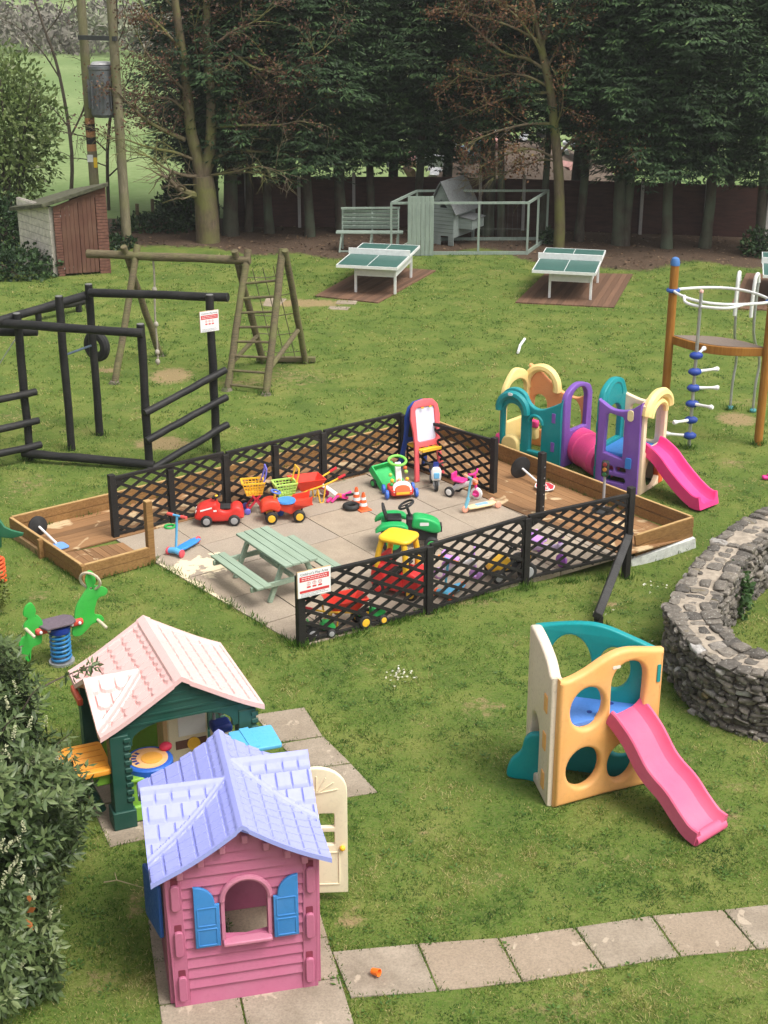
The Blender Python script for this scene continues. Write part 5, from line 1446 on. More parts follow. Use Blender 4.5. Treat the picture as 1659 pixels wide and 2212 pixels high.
# ---------------------------------------------------------------- garden shed
def shed():
    a, b, c = G(122, 597), G(240, 589), G(52, 571)
    O = a.copy(); d = (b - a); w = d.length; rz = atan2(d.y, d.x); e = (c - a); dl = e.length
    h1, h2, h3 = HG(a, 447), HG(b, 402), HG(c, 441)
    print('shed', w, dl, degrees(rz), degrees(atan2(e.y, e.x)), h1, h2, h3)
    t = thing('garden_shed', 'small shed with white block side wall and faded red-brown doors', 'shed', (O.x, O.y, 0), rz)
    D = dl * .98; rot = atan2(e.y, e.x) - rz
    ux, uy = cos(rot)*dl, sin(rot)*dl
    # block side wall: courses of painted blocks
    mb = MB(); 
    WB = simple('painted_block', (.62, .57, .51), .9, 0, .25, 9, .5)
    n = 9
    for k in range(n):
        z0 = h1*k/n; hh = h1/n - .012; off = .22 if k % 2 else 0
        m = 3; cuts = [0] + [((i + (.5 if k % 2 else 0)) / m) for i in range(1 if not k % 2 else 0, m + 1)]
        cuts = sorted(set([0.] + [min(1., max(0., x)) for x in cuts] + [1.]))
        for f0, f1 in zip(cuts, cuts[1:]):
            j = random.uniform(-.004, .004)
            p0 = Vector((ux*f0, uy*f0, z0 + hh/2)); p1 = Vector((ux*f1, uy*f1, z0 + hh/2)); dd = (p1-p0).normalized()*.006
            mb.bar(p0 + dd, p1 - dd, .12 + j*2, hh)
    mb.build('block_wall', WB, t, bevel=.006, seg=1)
    MB().bar((.0, 0, h1/2), (ux, uy, h1/2), .10, h1).build('mortar', simple('mortar_grey', (.26, .24, .21), .95), t)
    RB = timber('red_brown_paint', (.135, .062, .045), (.085, .040, .03), .8, scale=(30, 30, 2), blotch=.45, blotchcol=(.20, .12, .08))
    BRK = simple('red_brick', (.15, .068, .05), .9, 0, .4, 14, .6)
    # brick flanks of the front, boarded double doors between
    zt = lambda x: h1 + (h2 - h1)*x/w
    for x0, x1 in ((.05, w*.16), (w*.80, w)):
        mb = MB(); n = 26
        for k in range(n):
            z0 = k*zt(x0)/n; mb.box(((x0+x1)/2, 0, z0 + zt(x0)/n/2), (x1 - x0 - .004, .10 + random.uniform(-.004, .004), zt(x0)/n - .012))
        mb.build('brick_pier', BRK, t)
    for i in range(2):
        x0 = w*.165 + i*(w*.315); x1 = x0 + w*.31
        mb = MB(); n = 4
        for k in range(n):
            xa = x0 + (x1-x0)*k/n; xb = x0 + (x1-x0)*(k+1)/n - .006
            mb.prism([(xa, .06), (xb, .06), (xb, zt(xb) - .10), (xa, zt(xa) - .10)], XZ((0, -.03 - .004*(k % 2), 0)), .03)
        dr = mb.build('door', RB, t, bevel=.003, seg=1)
        if i == 0:
            for z in (.20, zt(x0) - .32):
                MB().bar((x0 - .02, -.05, z), (x0 + .32, -.05, z + .04), .012, .045, (0, 0, 1)).build('strap_hinge', STEEL, dr)
    MB().prism([(.05, h1 - .12), (w, h2 - .12), (w, h2), (.05, h1)], XZ((0, .0, 0)), .06).build('lintel', RB, t)
    MB().bar((w - .05, .05, h2/2 - .15), (w - .05 + ux*.95, uy*.95, h2/2 - .15), .1, h2 - .4).build('side_wall', BRK, t)
    MB().bar((ux, uy, h3/2 - .12), (w + ux, uy, h3/2 - .12), .1, h3 - .24).build('back_wall', BRK, t)
    # mossy mono-pitch roof
    rv = [(-.22, -.18, h1 + .02), (w + .06, -.22, h2 + .03), (w + ux*1.08 + .06, uy*1.1, h2 + (h3 - h1) - .25), (ux*1.08 - .2, uy*1.1, h3 - .20)]
    MB().add([(x, y, z) for x, y, z in rv] + [(x, y, z + .10) for x, y, z in rv], [(3,2,1,0), (4,5,6,7), (0,1,5,4), (1,2,6,5), (2,3,7,6), (3,0,4,7)]).build('roof', simple('mossy_felt', (.085, .085, .055), .95, 0, .55, 7, .6), t, bevel=.01)
shed()

# ---------------------------------------------------------------- utility poles with transformer
POLEB = bark('creosote_pole', (.255, .225, .15), (.135, .12, .08), moss=(.19, .19, .09))
def upole(u, v_, Y, r, label, tags=False):
    q = GY(u, v_, Y); t = thing('utility_pole', label, 'utility pole', (q.x, q.y, 0), 0, 'pair of wooden utility poles')
    MB().tube([(0, 0, -.2), (0, 0, 5), (0, 0, 10.5)], [r*1.08, r, r*.85], 14).build('pole', POLEB, t)
    if tags:
        for vv, m in ((262, 'o'), (288, 'o'), (318, 'o'), (275, 'k'), (303, 'k')):
            z = GY(u - 8, vv, Y).z
            MB().cyl((0, 0, z - .10), (0, 0, z + .10), r*1.05, n=14).build('band', simple('band_orange', (.42, .20, .09), .8) if m == 'o' else RUBBER, t)
        z = GY(u, 350, Y).z; MB().box((.1, -r*.9, z), (.10, .03, .28)).build('warning_plate', plastic('plate_yellow', (.75, .5, .03)), t)
        MB().box((-.04, -r*1.0, z + .12), (.16, .02, .2)).build('notice_plate', WHTMET, t)
    return q
up1 = upole(204, 400, 42.3, .13, 'left one of two wooden utility poles, with orange bands and a yellow plate', True)
up2 = upole(275, 535, 41.5, .13, 'right one of two wooden utility poles, standing beside the shed')
z = GY(240, 130, 41.8).z
q = Vector(((up1.x + up2.x)/2 + .05, (up1.y + up2.y)/2 - .12, 0)); zt_, zb_ = GY(228, 140, 41.8).z, GY(228, 252, 41.8).z
t = thing('transformer', 'grey cylindrical transformer tank mounted between the two utility poles', 'transformer', (q.x, q.y, zb_))
H_ = zt_ - zb_; TR = simple('transformer_grey', (.14, .15, .165), .6, .2, .25, 5)
MB().lathe([(0, 0), (.30, 0), (.36, .08), (.36, H_ - .12), (.38, H_ - .10), (.38, H_ - .02), (.2, H_ + .02), (0, H_ + .02)], (0, 0, 0), 24).build('tank', TR, t)
for k in range(8): MB().box((.385*cos(-pi*k/7), .385*sin(-pi*k/7), H_*.45), (.09, .02, H_*.55), -pi*k/7).build('cooling_fin', TR, t)
MB().lathe([(0, 0), (.3, 0), (.25, .06), (0, .07)], (0, 0, H_ + .02), 20).build('lid', simple('lid_pale', (.45, .45, .46), .6), t)
zc = GY(215, 82, 41.9).z
t = thing('cross_arm', 'dark steel cross arm joining the tops of the two utility poles', 'cross arm', (up1.x, up1.y - .16, zc))
MB().bar((-.1, 0, 0), (up2.x - up1.x + .1, up2.y - up1.y, .02), .08, .12).build('beam', simple('dark_steel', (.05, .05, .055), .6), t)

# ---------------------------------------------------------------- boundary fence: maroon boards between concrete posts
MAR = timber('maroon_boards', (.085, .042, .036), (.052, .027, .024), .85, scale=(2, 2, 14), blotch=.3)
CP = simple('concrete_post', (.36, .34, .33), .9, 0, .15)
fpx = [(500, 503), (535, 503), (648, 500), (765, 497), (900, 497), (1035, 500), (1128, 508), (1252, 514), (1380, 520), (1517, 528), (1650, 540), (1800, 552)]
fp_ = []
for u, v_ in fpx:
    f = (u - 500) / 1300; Y = 44.6 - 3.2*max(0, f - .35)
    fp_.append(Vector((GY(u, v_, Y).x, Y, 0)))
O = fp_[0]; t = thing('boundary_fence', 'dark maroon board fence with pale concrete posts behind the tall trees', 'fence', (O.x, O.y, 0))
for a, b in zip(fp_, fp_[1:]):
    mb = MB(); n = 5
    for k in range(n): mb.bar(Vector((a.x - O.x, a.y - O.y, .16 + k*.30)), Vector((b.x - O.x, b.y - O.y, .16 + k*.30)), .03 + .004*(k % 2), .306)
    mb.build('panel', MAR, t)
for i, a in enumerate(fp_[1:]): MB().box((a.x - O.x, a.y - O.y - .08, .82), (.09, .09, 1.66)).build('post', CP, t)
# old field fence stakes and thin stakes by the pasture
for k, (u, v_, vt, lab) in enumerate(((298, 497, 440, 'leftmost weathered stake at the edge of the pasture'), (331, 490, 430, 'tall weathered stake in the middle of the pasture edge'), (353, 488, 433, 'short weathered stake beside the tallest one'), (358, 484, 418, 'tallest weathered stake, nearest the bare tree'))):
    q = G(u, v_); t = thing('fence_stake', lab, 'stake', (q.x, q.y, 0), 0, 'weathered stakes along the pasture')
    MB().tube([(0, 0, -.1), (.02, 0, HG(q, vt))], .055, 8).build('stake', OLDPOLE, t)
# low concrete stub posts in front of the trees
for u, v_, vt, lab in ((1062, 512, 392, 'pale grey stay post inside the hen run'),):
    pass
# scrap heap glimpsed over the fence
JK = [simple('scrap_white', (.62, .64, .68), .4, .2), simple('scrap_brown', (.22, .13, .08), .8), simple('scrap_grey', (.20, .20, .21), .6, .3), simple('scrap_pink', (.55, .30, .28), .7), simple('scrap_blue', (.25, .40, .55), .5)]
t = thing('scrap_heap', 'jumbled heap of pale and brown scrap beyond the boundary fence', 'scrap heap', (5.0, 53.0, 0))
rs = random.Random(3)
for m in range(5):
    for k in range(7 if m != 0 else 10):
        x = rs.gauss(-.6, 1.8); y = rs.uniform(-1, 1.5); zh = max(.3, 2.15 - abs(x)*.30)
        M = Matrix.Rotation(rs.uniform(0, 3), 3, 'Z') @ Matrix.Rotation(rs.uniform(-.8, .8), 3, 'X')
        MB().box((x, y, rs.uniform(.3, zh)), (rs.uniform(.2, 1.2), rs.uniform(.05, .5), rs.uniform(.05, .4)), M=M).build('scrap', JK[m], t)
MB().lathe([(3.6, -.1), (3.0, .5), (1.6, 1.1), (0, 1.4)], (0, .8, 0), 16).build('mound', simple('mound_soil', (.12, .09, .07), .95), t)
# ---------------------------------------------------------------- leaves: one mesh of many small folded faces, colour value per leaf in 'lv'
def leaf_mesh(name, P, D, Nn, Ln, Wd, V, mat, parent=None, fold=.25):
    """P base points, D directions, Nn normals, Ln lengths, Wd widths, V colour values (numpy)"""
    n = len(P); S = np.cross(D, Nn); S /= (np.linalg.norm(S, axis=1, keepdims=True) + 1e-9); Nn = np.cross(S, D)
    L_ = Ln[:, None]; w = Wd[:, None] / 2
    v0 = P; v1 = P + D*L_*.5 + S*w - Nn*w*fold; v2 = P + D*L_; v3_ = P + D*L_*.5 - S*w - Nn*w*fold
    co = np.stack([v0, v1, v2, v3_], 1).reshape(-1, 3).astype(np.float32)
    me = bpy.data.meshes.new(name); me.vertices.add(n*4); me.vertices.foreach_set('co', co.ravel())
    me.loops.add(n*6); me.polygons.add(n*2)
    b = np.arange(n)[:, None]*4
    li = np.concatenate([b + 0, b + 1, b + 2, b + 0, b + 2, b + 3], 1).astype(np.int32)
    me.loops.foreach_set('vertex_index', li.ravel())
    me.polygons.foreach_set('loop_start', (np.arange(n*2)*3).astype(np.int32)); me.polygons.foreach_set('loop_total', np.full(n*2, 3, np.int32))
    at = me.attributes.new('lv', 'FLOAT', 'POINT'); at.data.foreach_set('value', np.repeat(V, 4).astype(np.float32))
    me.update(); me.validate()
    return link(name, me, mat, parent, smooth=False)
RS = np.random.RandomState(11)
def unit(a): return a / (np.linalg.norm(a, axis=1, keepdims=True) + 1e-9)

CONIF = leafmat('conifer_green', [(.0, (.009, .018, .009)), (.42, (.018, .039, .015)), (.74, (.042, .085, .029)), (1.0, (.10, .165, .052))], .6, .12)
CBARK = bark('conifer_bark', (.085, .068, .054), (.04, .032, .027), moss=(.08, .095, .066))
def conifer_crown(seed, h=8.5, r=1.75, n=3300):
    """drooping flat sprays on many short boughs; uneven skirt and outline"""
    rs = np.random.RandomState(seed)
    t = rs.rand(n)**1.05
    z = t * h
    rad = r * (1 - .55*t) * (.72 + .28*np.sin(z*2.1 + seed)*np.cos(z*.9 + seed*2))
    a = rs.rand(n)*2*np.pi
    lump = .16*np.sin(a*3 + z*1.7 + seed) + .12*np.sin(a*5 - z*2.9) + .10*np.sin(a*9 + z*6)
    rr = rad * (1 + lump) * (.45 + .55*np.sqrt(rs.rand(n)))
    c = np.stack([rr*np.cos(a), rr*np.sin(a), z - .25*rr/r + rs.randn(n)*.10], 1)
    c[:, 2] += np.where(t < .08, rs.rand(n)*.5 - .35, 0)
    out = np.stack([np.cos(a), np.sin(a), np.zeros(n)], 1)
    clump = .5 + .5*np.sin(a*4 + z*3.1 + seed)*np.sin(a*2.3 - z*1.9) 
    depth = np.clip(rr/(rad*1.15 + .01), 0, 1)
    V0 = np.clip(.16 + .36*clump*depth + .20*rs.rand(n) + .12*depth, 0, 1)  # inner sprays darker: shade inside the crown put into the leaf colour
    Ps, Ds, Ns, Ls, Ws, Vs = [], [], [], [], [], []
    tang = np.stack([-np.sin(a), np.cos(a), np.zeros(n)], 1)
    for k in range(8):
        f = (k - 3.5)/3.5
        d = out*(1 - .35*abs(f)) + tang*f*.85 + np.array([0, 0, -.42]) + rs.randn(n, 3)*.20
        d = unit(d)
        p = c + out*(.05*rs.randn(n, 1)) + tang*(f*.10)
        nn = unit(np.array([0, 0, 1.0]) + out*.55 + rs.randn(n, 3)*.25)
        Ps.append(p); Ds.append(d); Ns.append(nn); Ls.append(.11 + .13*rs.rand(n)); Ws.append(.034 + .03*rs.rand(n)); Vs.append(np.clip(V0 + rs.randn(n)*.09 + (.30*(rs.rand(n) < .06)), 0, 1))
    return [np.concatenate(q) for q in (Ps, Ds, Ns, Ls, Ws, Vs)]
con_proto = []
for s in (1, 2, 3):
    con_proto.append(conifer_crown(s))
def trunk_bm(h, r, seed, lean=0):
    rs = random.Random(seed); pts = []; rad = []
    for i in range(9):
        f = i/8; pts.append((lean*f*h + .05*sin(f*7 + seed), .05*cos(f*5 + seed), -.2 + f*h)); rad.append(r*(1.25 if i == 0 else 1 - .55*f))
    return MB().tube(pts, rad, 11)
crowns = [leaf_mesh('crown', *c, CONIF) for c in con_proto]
for c in crowns: c.parent = None
cone_spots = [(462, 497, .20, 'conifer behind the large bare tree, at the left end of the dark row'), (500, 508, .28, 'conifer with a mossy trunk just right of the large bare tree'), (538, 500, .16, 'thin trunked conifer beside the first concrete fence post'),
    (583, 503, .17, 'conifer with a pale mossy foot behind the swing frame ladder'), (666, 510, .18, 'conifer with a green mossy trunk left of the bench'), (737, 503, .22, 'conifer standing right behind the left end of the bench'),
    (800, 497, .16, 'conifer behind the bench backrest'), (905, 497, .17, 'conifer hidden behind the hen house'), (1052, 508, .22, 'broad trunked conifer inside the hen run'), (1078, 512, .15, 'slim conifer at the right of the pair inside the hen run'),
    (1172, 516, .14, 'conifer at the back right corner of the hen run'), (1253, 521, .17, 'conifer with pale lichen on its trunk, behind the second table tennis table'), (1335, 528, .24, 'thick trunked conifer right of the second table tennis table'), (1352, 530, .17, 'conifer standing against a thicker trunk'),
    (1438, 535, .19, 'conifer behind the blue capped post'), (1522, 536, .20, 'conifer beside the white grab hooks'), (1636, 542, .18, 'conifer at the right edge of the photo'), (1715, 545, .2, 'conifer just past the right edge')]
for i, (u, v_, r, lab) in enumerate(cone_spots):
    q = GY(u, v_, 0.0001 + G(u, v_).y)
    if i == len(cone_spots) - 1: continue
    t = thing('conifer_tree', 'tall dark ' + lab, 'conifer', (q.x, q.y, 0), random.uniform(0, 6.28), 'row of tall dark conifers')
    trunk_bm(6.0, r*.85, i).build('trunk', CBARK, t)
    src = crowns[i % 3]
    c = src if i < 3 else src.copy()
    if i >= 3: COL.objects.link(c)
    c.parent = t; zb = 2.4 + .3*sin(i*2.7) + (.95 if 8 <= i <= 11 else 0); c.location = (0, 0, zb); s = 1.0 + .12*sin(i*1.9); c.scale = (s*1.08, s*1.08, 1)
# second, denser row behind closes the gaps between the crowns
for i, (X, Y) in enumerate(((-6.2, 47.0), (-4.6, 46.6), (-3.0, 46.9), (-1.4, 46.5), (.3, 46.8), (2.0, 46.6), (3.2, 46.9), (6.1, 46.6), (7.6, 46.4), (9.2, 46.2), (10.8, 46.0), (12.2, 45.8))):
    lab = 'dark conifer of the back row, seen between the front crowns'
    t = thing('conifer_tree', lab, 'conifer', (X, Y, 0), i*1.3, 'back row of dark conifers')
    trunk_bm(6.0, .18, i + 50).build('trunk', CBARK, t)
    c = crowns[i % 3].copy(); COL.objects.link(c); c.parent = t; c.location = (0, 0, 2.15 + .3*sin(i*3.3) + (1.3 if i in (6, 7) else 0)); c.scale = (1.22, 1.22, 1.05)

# ---------------------------------------------------------------- branching bare trees with a little new leaf
def grow(mb, p, d, ln, r, depth, rs, tips, droop=0.0, segs=5):
    pts = [p.copy()]; rad = [r]; dd = d.normalized()
    for i in range(segs):
        dd = (dd + Vector((rs.gauss(0, .16), rs.gauss(0, .16), rs.gauss(0, .12) - droop*.05))).normalized()
        pts.append(pts[-1] + dd*ln/segs); rad.append(r*(1 - .68*(i+1)/segs))
    mb.tube(pts, rad, 6 if r > .03 else 4, cap=False)
    for i in range(2, len(pts)): tips.append((pts[i], dd.copy(), depth))
    if depth > 0:
        k = rs.randint(3, 5)
        for _ in range(k):
            i = rs.randint(1, segs); ax = Vector((rs.gauss(0, 1), rs.gauss(0, 1), rs.gauss(0, .5))).normalized()
            nd = (dd + ax*.85).normalized()
            grow(mb, pts[i], nd, ln*rs.uniform(.45, .68), max(.006, rad[i]*.58), depth - 1, rs, tips, droop, segs)
def bare_tree(name, label, cat_, base, Y, trunk, limbs, leafcol, nleaf, bk, seed, depth=2, leafz=0.0, twig=.75, lsize=.07, yspread=1.5):
    rs = random.Random(seed)
    t = thing(name, label, cat_, (base.x, base.y, 0))
    O = Vector((base.x, base.y, 0))
    tips = []
    def conv(path, dy0, dy1):
        m = len(path); return [GY(u, v_, Y + dy0 + (dy1 - dy0)*(i/(max(1, m - 1)))) - O for i, (u, v_) in enumerate(path)]
    mb = MB()
    for path, r0, r1 in trunk:
        P = cat3(conv(path, 0, 0), 4); n = len(P); mb.tube(P, [r0 + (r1 - r0)*i/(n - 1) for i in range(n)], 12)
        for i in range(4, n, 2):
            if r0 < .2: tips.append((P[i], Vector((0, 0, 1)), 1))
    mb.build('trunk', bk, t)
    br = MB()
    for path, r0, r1 in limbs:
        dy = rs.uniform(-yspread, yspread*.6)
        P = cat3(conv(path, 0, dy), 5); n = len(P)
        br.tube(P, [r0 + (r1 - r0)*(i/(n - 1)) for i in range(n)], 7, cap=False)
        for i in range(3, n, 2):
            for _ in range(2):
                ax = Vector((rs.gauss(0, 1), rs.gauss(0, 1), rs.gauss(.15, .6))).normalized()
                dd = ((P[min(i+1, n-1)] - P[i-1]).normalized() + ax*1.0).normalized()
                grow(br, P[i], dd, twig*rs.uniform(.6, 1.4), max(.010, r0*.32*(1 - .5*i/n)), depth - 1 if rs.random() < .75 else depth - 2, rs, tips, .5)
    br.build('branches', bk, t)
    T = [tp for tp in tips if tp[0].z > leafz]
    idx = [rs.randrange(len(T)) for _ in range(nleaf)]
    P = np.array([T[i][0] for i in idx]) + np.random.RandomState(seed).randn(nleaf, 3)*.09
    r2 = np.random.RandomState(seed + 1)
    D = unit(r2.randn(nleaf, 3) + np.array([0, 0, -.3])); Nn = unit(r2.randn(nleaf, 3) + np.array([0, 0, 1.0]))
    zc = (P[:, 2] - P[:, 2].min()); V = np.clip(.35 + .25*r2.randn(nleaf) + .12*np.sin(P[:, 0]*2.2 + P[:, 2]*1.7), 0, 1)
    leaf_mesh('leaves', P, D, Nn, lsize*(.6 + .8*r2.rand(nleaf)), lsize*.62*(.6 + .8*r2.rand(nleaf)), V, leafcol, t)
    return t
COPPER = leafmat('copper_leaves', [(0, (.055, .030, .022)), (.4, (.12, .058, .040)), (.8, (.19, .095, .055)), (1, (.24, .17, .07))], .6, .25)
RUSSET = leafmat('russet_leaves', [(0, (.06, .028, .018)), (.4, (.13, .058, .030)), (.8, (.20, .10, .042)), (1, (.24, .16, .05))], .6, .25)
BEECHB = bark('beech_bark', (.17, .135, .09), (.085, .065, .045), moss=(.15, .15, .055))
b1 = G(450, 522)
bare_tree('beech_tree', 'large bare copper beech with a thick forked trunk and mossy spreading limbs', 'tree', b1, b1.y,
    [([(450, 526), (447, 470), (443, 420), (438, 380)], .36, .30), ([(436, 384), (424, 330), (412, 280), (405, 200), (392, 100), (378, 0), (370, -80)], .20, .08), ([(440, 384), (452, 330), (456, 280), (455, 200), (446, 100), (447, 0), (450, -80)], .19, .08)],
    [([(436, 425), (410, 418), (385, 408), (362, 385), (340, 376)], .12, .03), ([(400, 302), (350, 280), (312, 256), (280, 226), (255, 200)], .07, .015), ([(445, 372), (470, 342), (505, 316), (530, 288), (560, 250), (588, 232)], .08, .015),
     ([(498, 320), (540, 327), (600, 330), (640, 341), (662, 326)], .05, .012), ([(465, 275), (530, 271), (600, 270), (640, 262)], .04, .010), ([(520, 325), (540, 362), (580, 378)], .035, .010),
     ([(455, 150), (500, 118), (540, 142), (590, 156), (640, 145), (700, 105)], .06, .012), ([(440, 378), (405, 380), (360, 365), (320, 338), (270, 325)], .06, .012), ([(430, 350), (380, 330), (320, 318), (265, 300), (225, 300)], .05, .010),
     ([(412, 250), (370, 215), (330, 210), (290, 205)], .05, .010), ([(405, 200), (360, 160), (320, 120), (290, 60)], .05, .010), ([(455, 220), (510, 190), (570, 180), (640, 175), (700, 165)], .05, .010),
     ([(448, 110), (500, 70), (560, 40), (600, -10)], .05, .012), ([(392, 110), (350, 60), (310, 20), (290, -40)], .05, .010), ([(447, 60), (500, 20), (550, -30)], .04, .010), ([(455, 200), (480, 230), (490, 270)], .03, .008),
     ([(460, 240), (520, 225), (580, 210), (650, 215), (720, 200)], .04, .010), ([(380, 20), (340, -20), (310, -60)], .04, .01), ([(445, 380), (500, 372), (560, 360), (610, 372)], .04, .010), ([(405, 180), (430, 150), (420, 80), (430, 20)], .03, .01)],
    COPPER, 7200, BEECHB, 21, depth=2, leafz=3.2, twig=.85, lsize=.085)
b2 = G(1206, 534)
bare_tree('maple_tree', 'slim bare tree with russet young leaves standing beside the hen run', 'tree', b2, b2.y,
    [([(1207, 538), (1209, 480), (1208, 420), (1205, 350), (1197, 270), (1190, 200), (1176, 135), (1168, 95)], .165, .10), ([(1170, 100), (1158, 50), (1150, 0), (1135, -80)], .075, .04), ([(1170, 100), (1184, 60), (1190, 0), (1205, -80)], .075, .04)],
    [([(1176, 150), (1140, 128), (1085, 112), (1030, 66), (990, 30)], .05, .010), ([(1199, 268), (1140, 268), (1070, 285), (1005, 315)], .045, .010), ([(1190, 200), (1130, 203), (1060, 222), (1000, 250)], .045, .010),
     ([(1213, 328), (1238, 303), (1275, 290), (1330, 287), (1385, 276)], .045, .010), ([(1204, 345), (1150, 322), (1090, 335), (1040, 360)], .04, .010), ([(1172, 120), (1150, 80), (1110, 30), (1060, -10)], .05, .010), ([(1180, 150), (1205, 100), (1225, 40), (1260, -20)], .04, .010),
     ([(1198, 280), (1215, 230), (1215, 160)], .03, .008), ([(1205, 350), (1170, 345), (1120, 365), (1060, 380), (1000, 392)], .03, .008), ([(1188, 190), (1140, 165), (1090, 160), (1040, 172), (985, 160)], .04, .01), ([(1165, 90), (1110, 60), (1050, 40), (960, 20)], .04, .01), ([(1155, 40), (1090, 10), (1010, -20)], .04, .01),
     ([(1300, 289), (1350, 300), (1390, 320)], .025, .008)],
    RUSSET, 6500, BEECHB, 33, depth=2, leafz=2.0, twig=.75, lsize=.085, yspread=1.0)
# thin dark bare saplings at the top left, in front of the pasture
DKB = bark('dark_twig', (.12, .10, .075), (.06, .05, .04))
for k, (base, Y, tr, lim, lab) in enumerate((
    ((150, 470), 49.0, [([(150, 470), (155, 330), (128, 160), (95, 60), (60, -40)], .07, .03)], [([(150, 300), (185, 220), (190, 120), (165, 30), (140, -40)], .035, .01), ([(130, 170), (90, 110), (40, 60), (0, 40)], .03, .008), ([(152, 280), (110, 230), (60, 200)], .03, .008), ([(100, 70), (130, 30), (150, -30)], .025, .008)], 'thin bare sapling behind the utility poles, leaning left'),
    ((236, 480), 47.5, [([(236, 480), (232, 330), (244, 200), (252, 90), (250, -40)], .06, .03)], [([(234, 330), (200, 300), (160, 290), (120, 280)], .03, .008), ([(236, 380), (270, 350), (300, 340)], .03, .008), ([(240, 220), (275, 180), (290, 120)], .03, .008), ([(250, 100), (270, 50), (262, -20)], .02, .008), ([(233, 360), (190, 345), (150, 340)], .025, .008)], 'thin bare sapling seen between the two utility poles'))):
    q = GY(base[0], base[1], Y); q.z = 0
    bare_tree('bare_sapling', lab, 'sapling', q, Y, tr, lim, COPPER, 260, DKB, 70 + k, depth=2, leafz=2, twig=.7, lsize=.06, yspread=1)

# ---------------------------------------------------------------- leafy bushes
def leafy_blob(name, label, cat_, c, rad, n, mat, size, seed, stem=None, base_z=.0, lump=.25, aspect=.5, shell=.55, group=None, parts=True, updir=.2):
    rs = np.random.RandomState(seed)
    t = thing(name, label, cat_, (c[0], c[1], 0), 0, group)
    d = unit(rs.randn(n, 3)); az = np.arctan2(d[:, 1], d[:, 0])
    l = 1 + lump*np.sin(az*3 + d[:, 2]*4 + seed) * np.cos(d[:, 2]*5 + az*2) + lump*.5*np.sin(az*7 - d[:, 2]*9)
    rr = (shell + (1 - shell)*rs.rand(n)**.6) * l
    P = d*rr[:, None]*np.array(rad) + np.array([0, 0, c[2]])
    keep = P[:, 2] > base_z; P, d2, l2, r2 = P[keep], d[keep], l[keep], rr[keep]; m = len(P)
    D = unit(d2*.7 + rs.randn(m, 3)*.65 + np.array([0, 0, updir])); Nn = unit(d2 + rs.randn(m, 3)*.5 + np.array([0, 0, .5]))
    V = np.clip(.38 + .20*rs.randn(m) + .25*np.sin(P[:, 0]*4.1 + P[:, 2]*3.3)*np.sin(P[:, 1]*3.7), 0, 1)
    L_ = size*(.6 + .8*rs.rand(m)); leaf_mesh('foliage', P, D, Nn, L_, L_*aspect, V, mat, t)
    if stem:
        mb = MB(); r_ = random.Random(seed)
        for k in range(stem):
            a = r_.uniform(0, 6.28); e = Vector((cos(a)*rad[0]*.6, sin(a)*rad[1]*.6, c[2] + rad[2]*r_.uniform(.1, .6)))
            mb.tube(cat3([Vector((cos(a)*.1, sin(a)*.1, -.1)), e*.45 + Vector((0, 0, .1)), e], 5), [.05*rad[0]*(1 - .8*i/10) for i in range(11)], 6)
        mb.build('stems', DKB, t)
    return t
WILLOW = leafmat('willow_leaves', [(0, (.07, .115, .03)), (.45, (.15, .21, .06)), (.8, (.25, .31, .12)), (1, (.45, .48, .32))], .6, .35)
IVY = leafmat('ivy_leaves', [(0, (.010, .026, .010)), (.5, (.030, .065, .020)), (1, (.075, .13, .04))], .5, .15)
q = GY(60, 500, 43.5)
leafy_blob('willow_tree', 'pale green leafy tree at the left edge behind the small shed', 'tree', (q.x - .45, q.y, 3.1), (1.75, 1.6, 2.5), 9000, WILLOW, .17, 5, stem=7, base_z=.3, lump=.22, aspect=.45, shell=.25)
q = GY(15, 560, 40.5)
leafy_blob('ivy_bush', 'dark ivy bush at the left edge in front of the leafy tree', 'bush', (q.x - .35, q.y, .7), (1.0, .9, 1.1), 3600, IVY, .13, 6, stem=4, aspect=.7)
q = G(28, 605); leafy_blob('ivy_bush', 'low dark ivy spreading on the grass beside the white shed wall', 'bush', (q.x, q.y + .5, .2), (1.1, .8, .5), 2600, IVY, .11, 7, stem=3, aspect=.7)
q = G(392, 500); leafy_blob('ivy_bush', 'dark evergreen bush at the foot of the large bare tree', 'bush', (q.x, q.y + 1.0, .55), (.85, .8, 1.0), 3600, IVY, .13, 8, stem=4, aspect=.7)
q = G(330, 502); leafy_blob('ivy_bush', 'low green ground cover below the pasture stakes', 'bush', (q.x, q.y + .4, .12), (1.3, .6, .38), 2400, IVY, .11, 9, stem=3, aspect=.7)
q = G(258, 535); leafy_blob('ivy_bush', 'small green weeds round the foot of the right utility pole', 'bush', (q.x, q.y, .1), (.5, .4, .28), 900, IVY, .11, 10, stem=2, aspect=.6)
q = G(1188, 525); leafy_blob('ivy_bush', 'small green weed tuft beside the slim russet tree', 'bush', (q.x, q.y, .1), (.28, .25, .28), 500, IVY, .10, 12, stem=2, aspect=.6)
q = G(1640, 560); leafy_blob('ivy_bush', 'low dark green shrub under the trees at the right edge', 'bush', (q.x + .2, q.y + .5, .2), (.6, .5, .5), 1300, IVY, .11, 13, stem=2, aspect=.6)
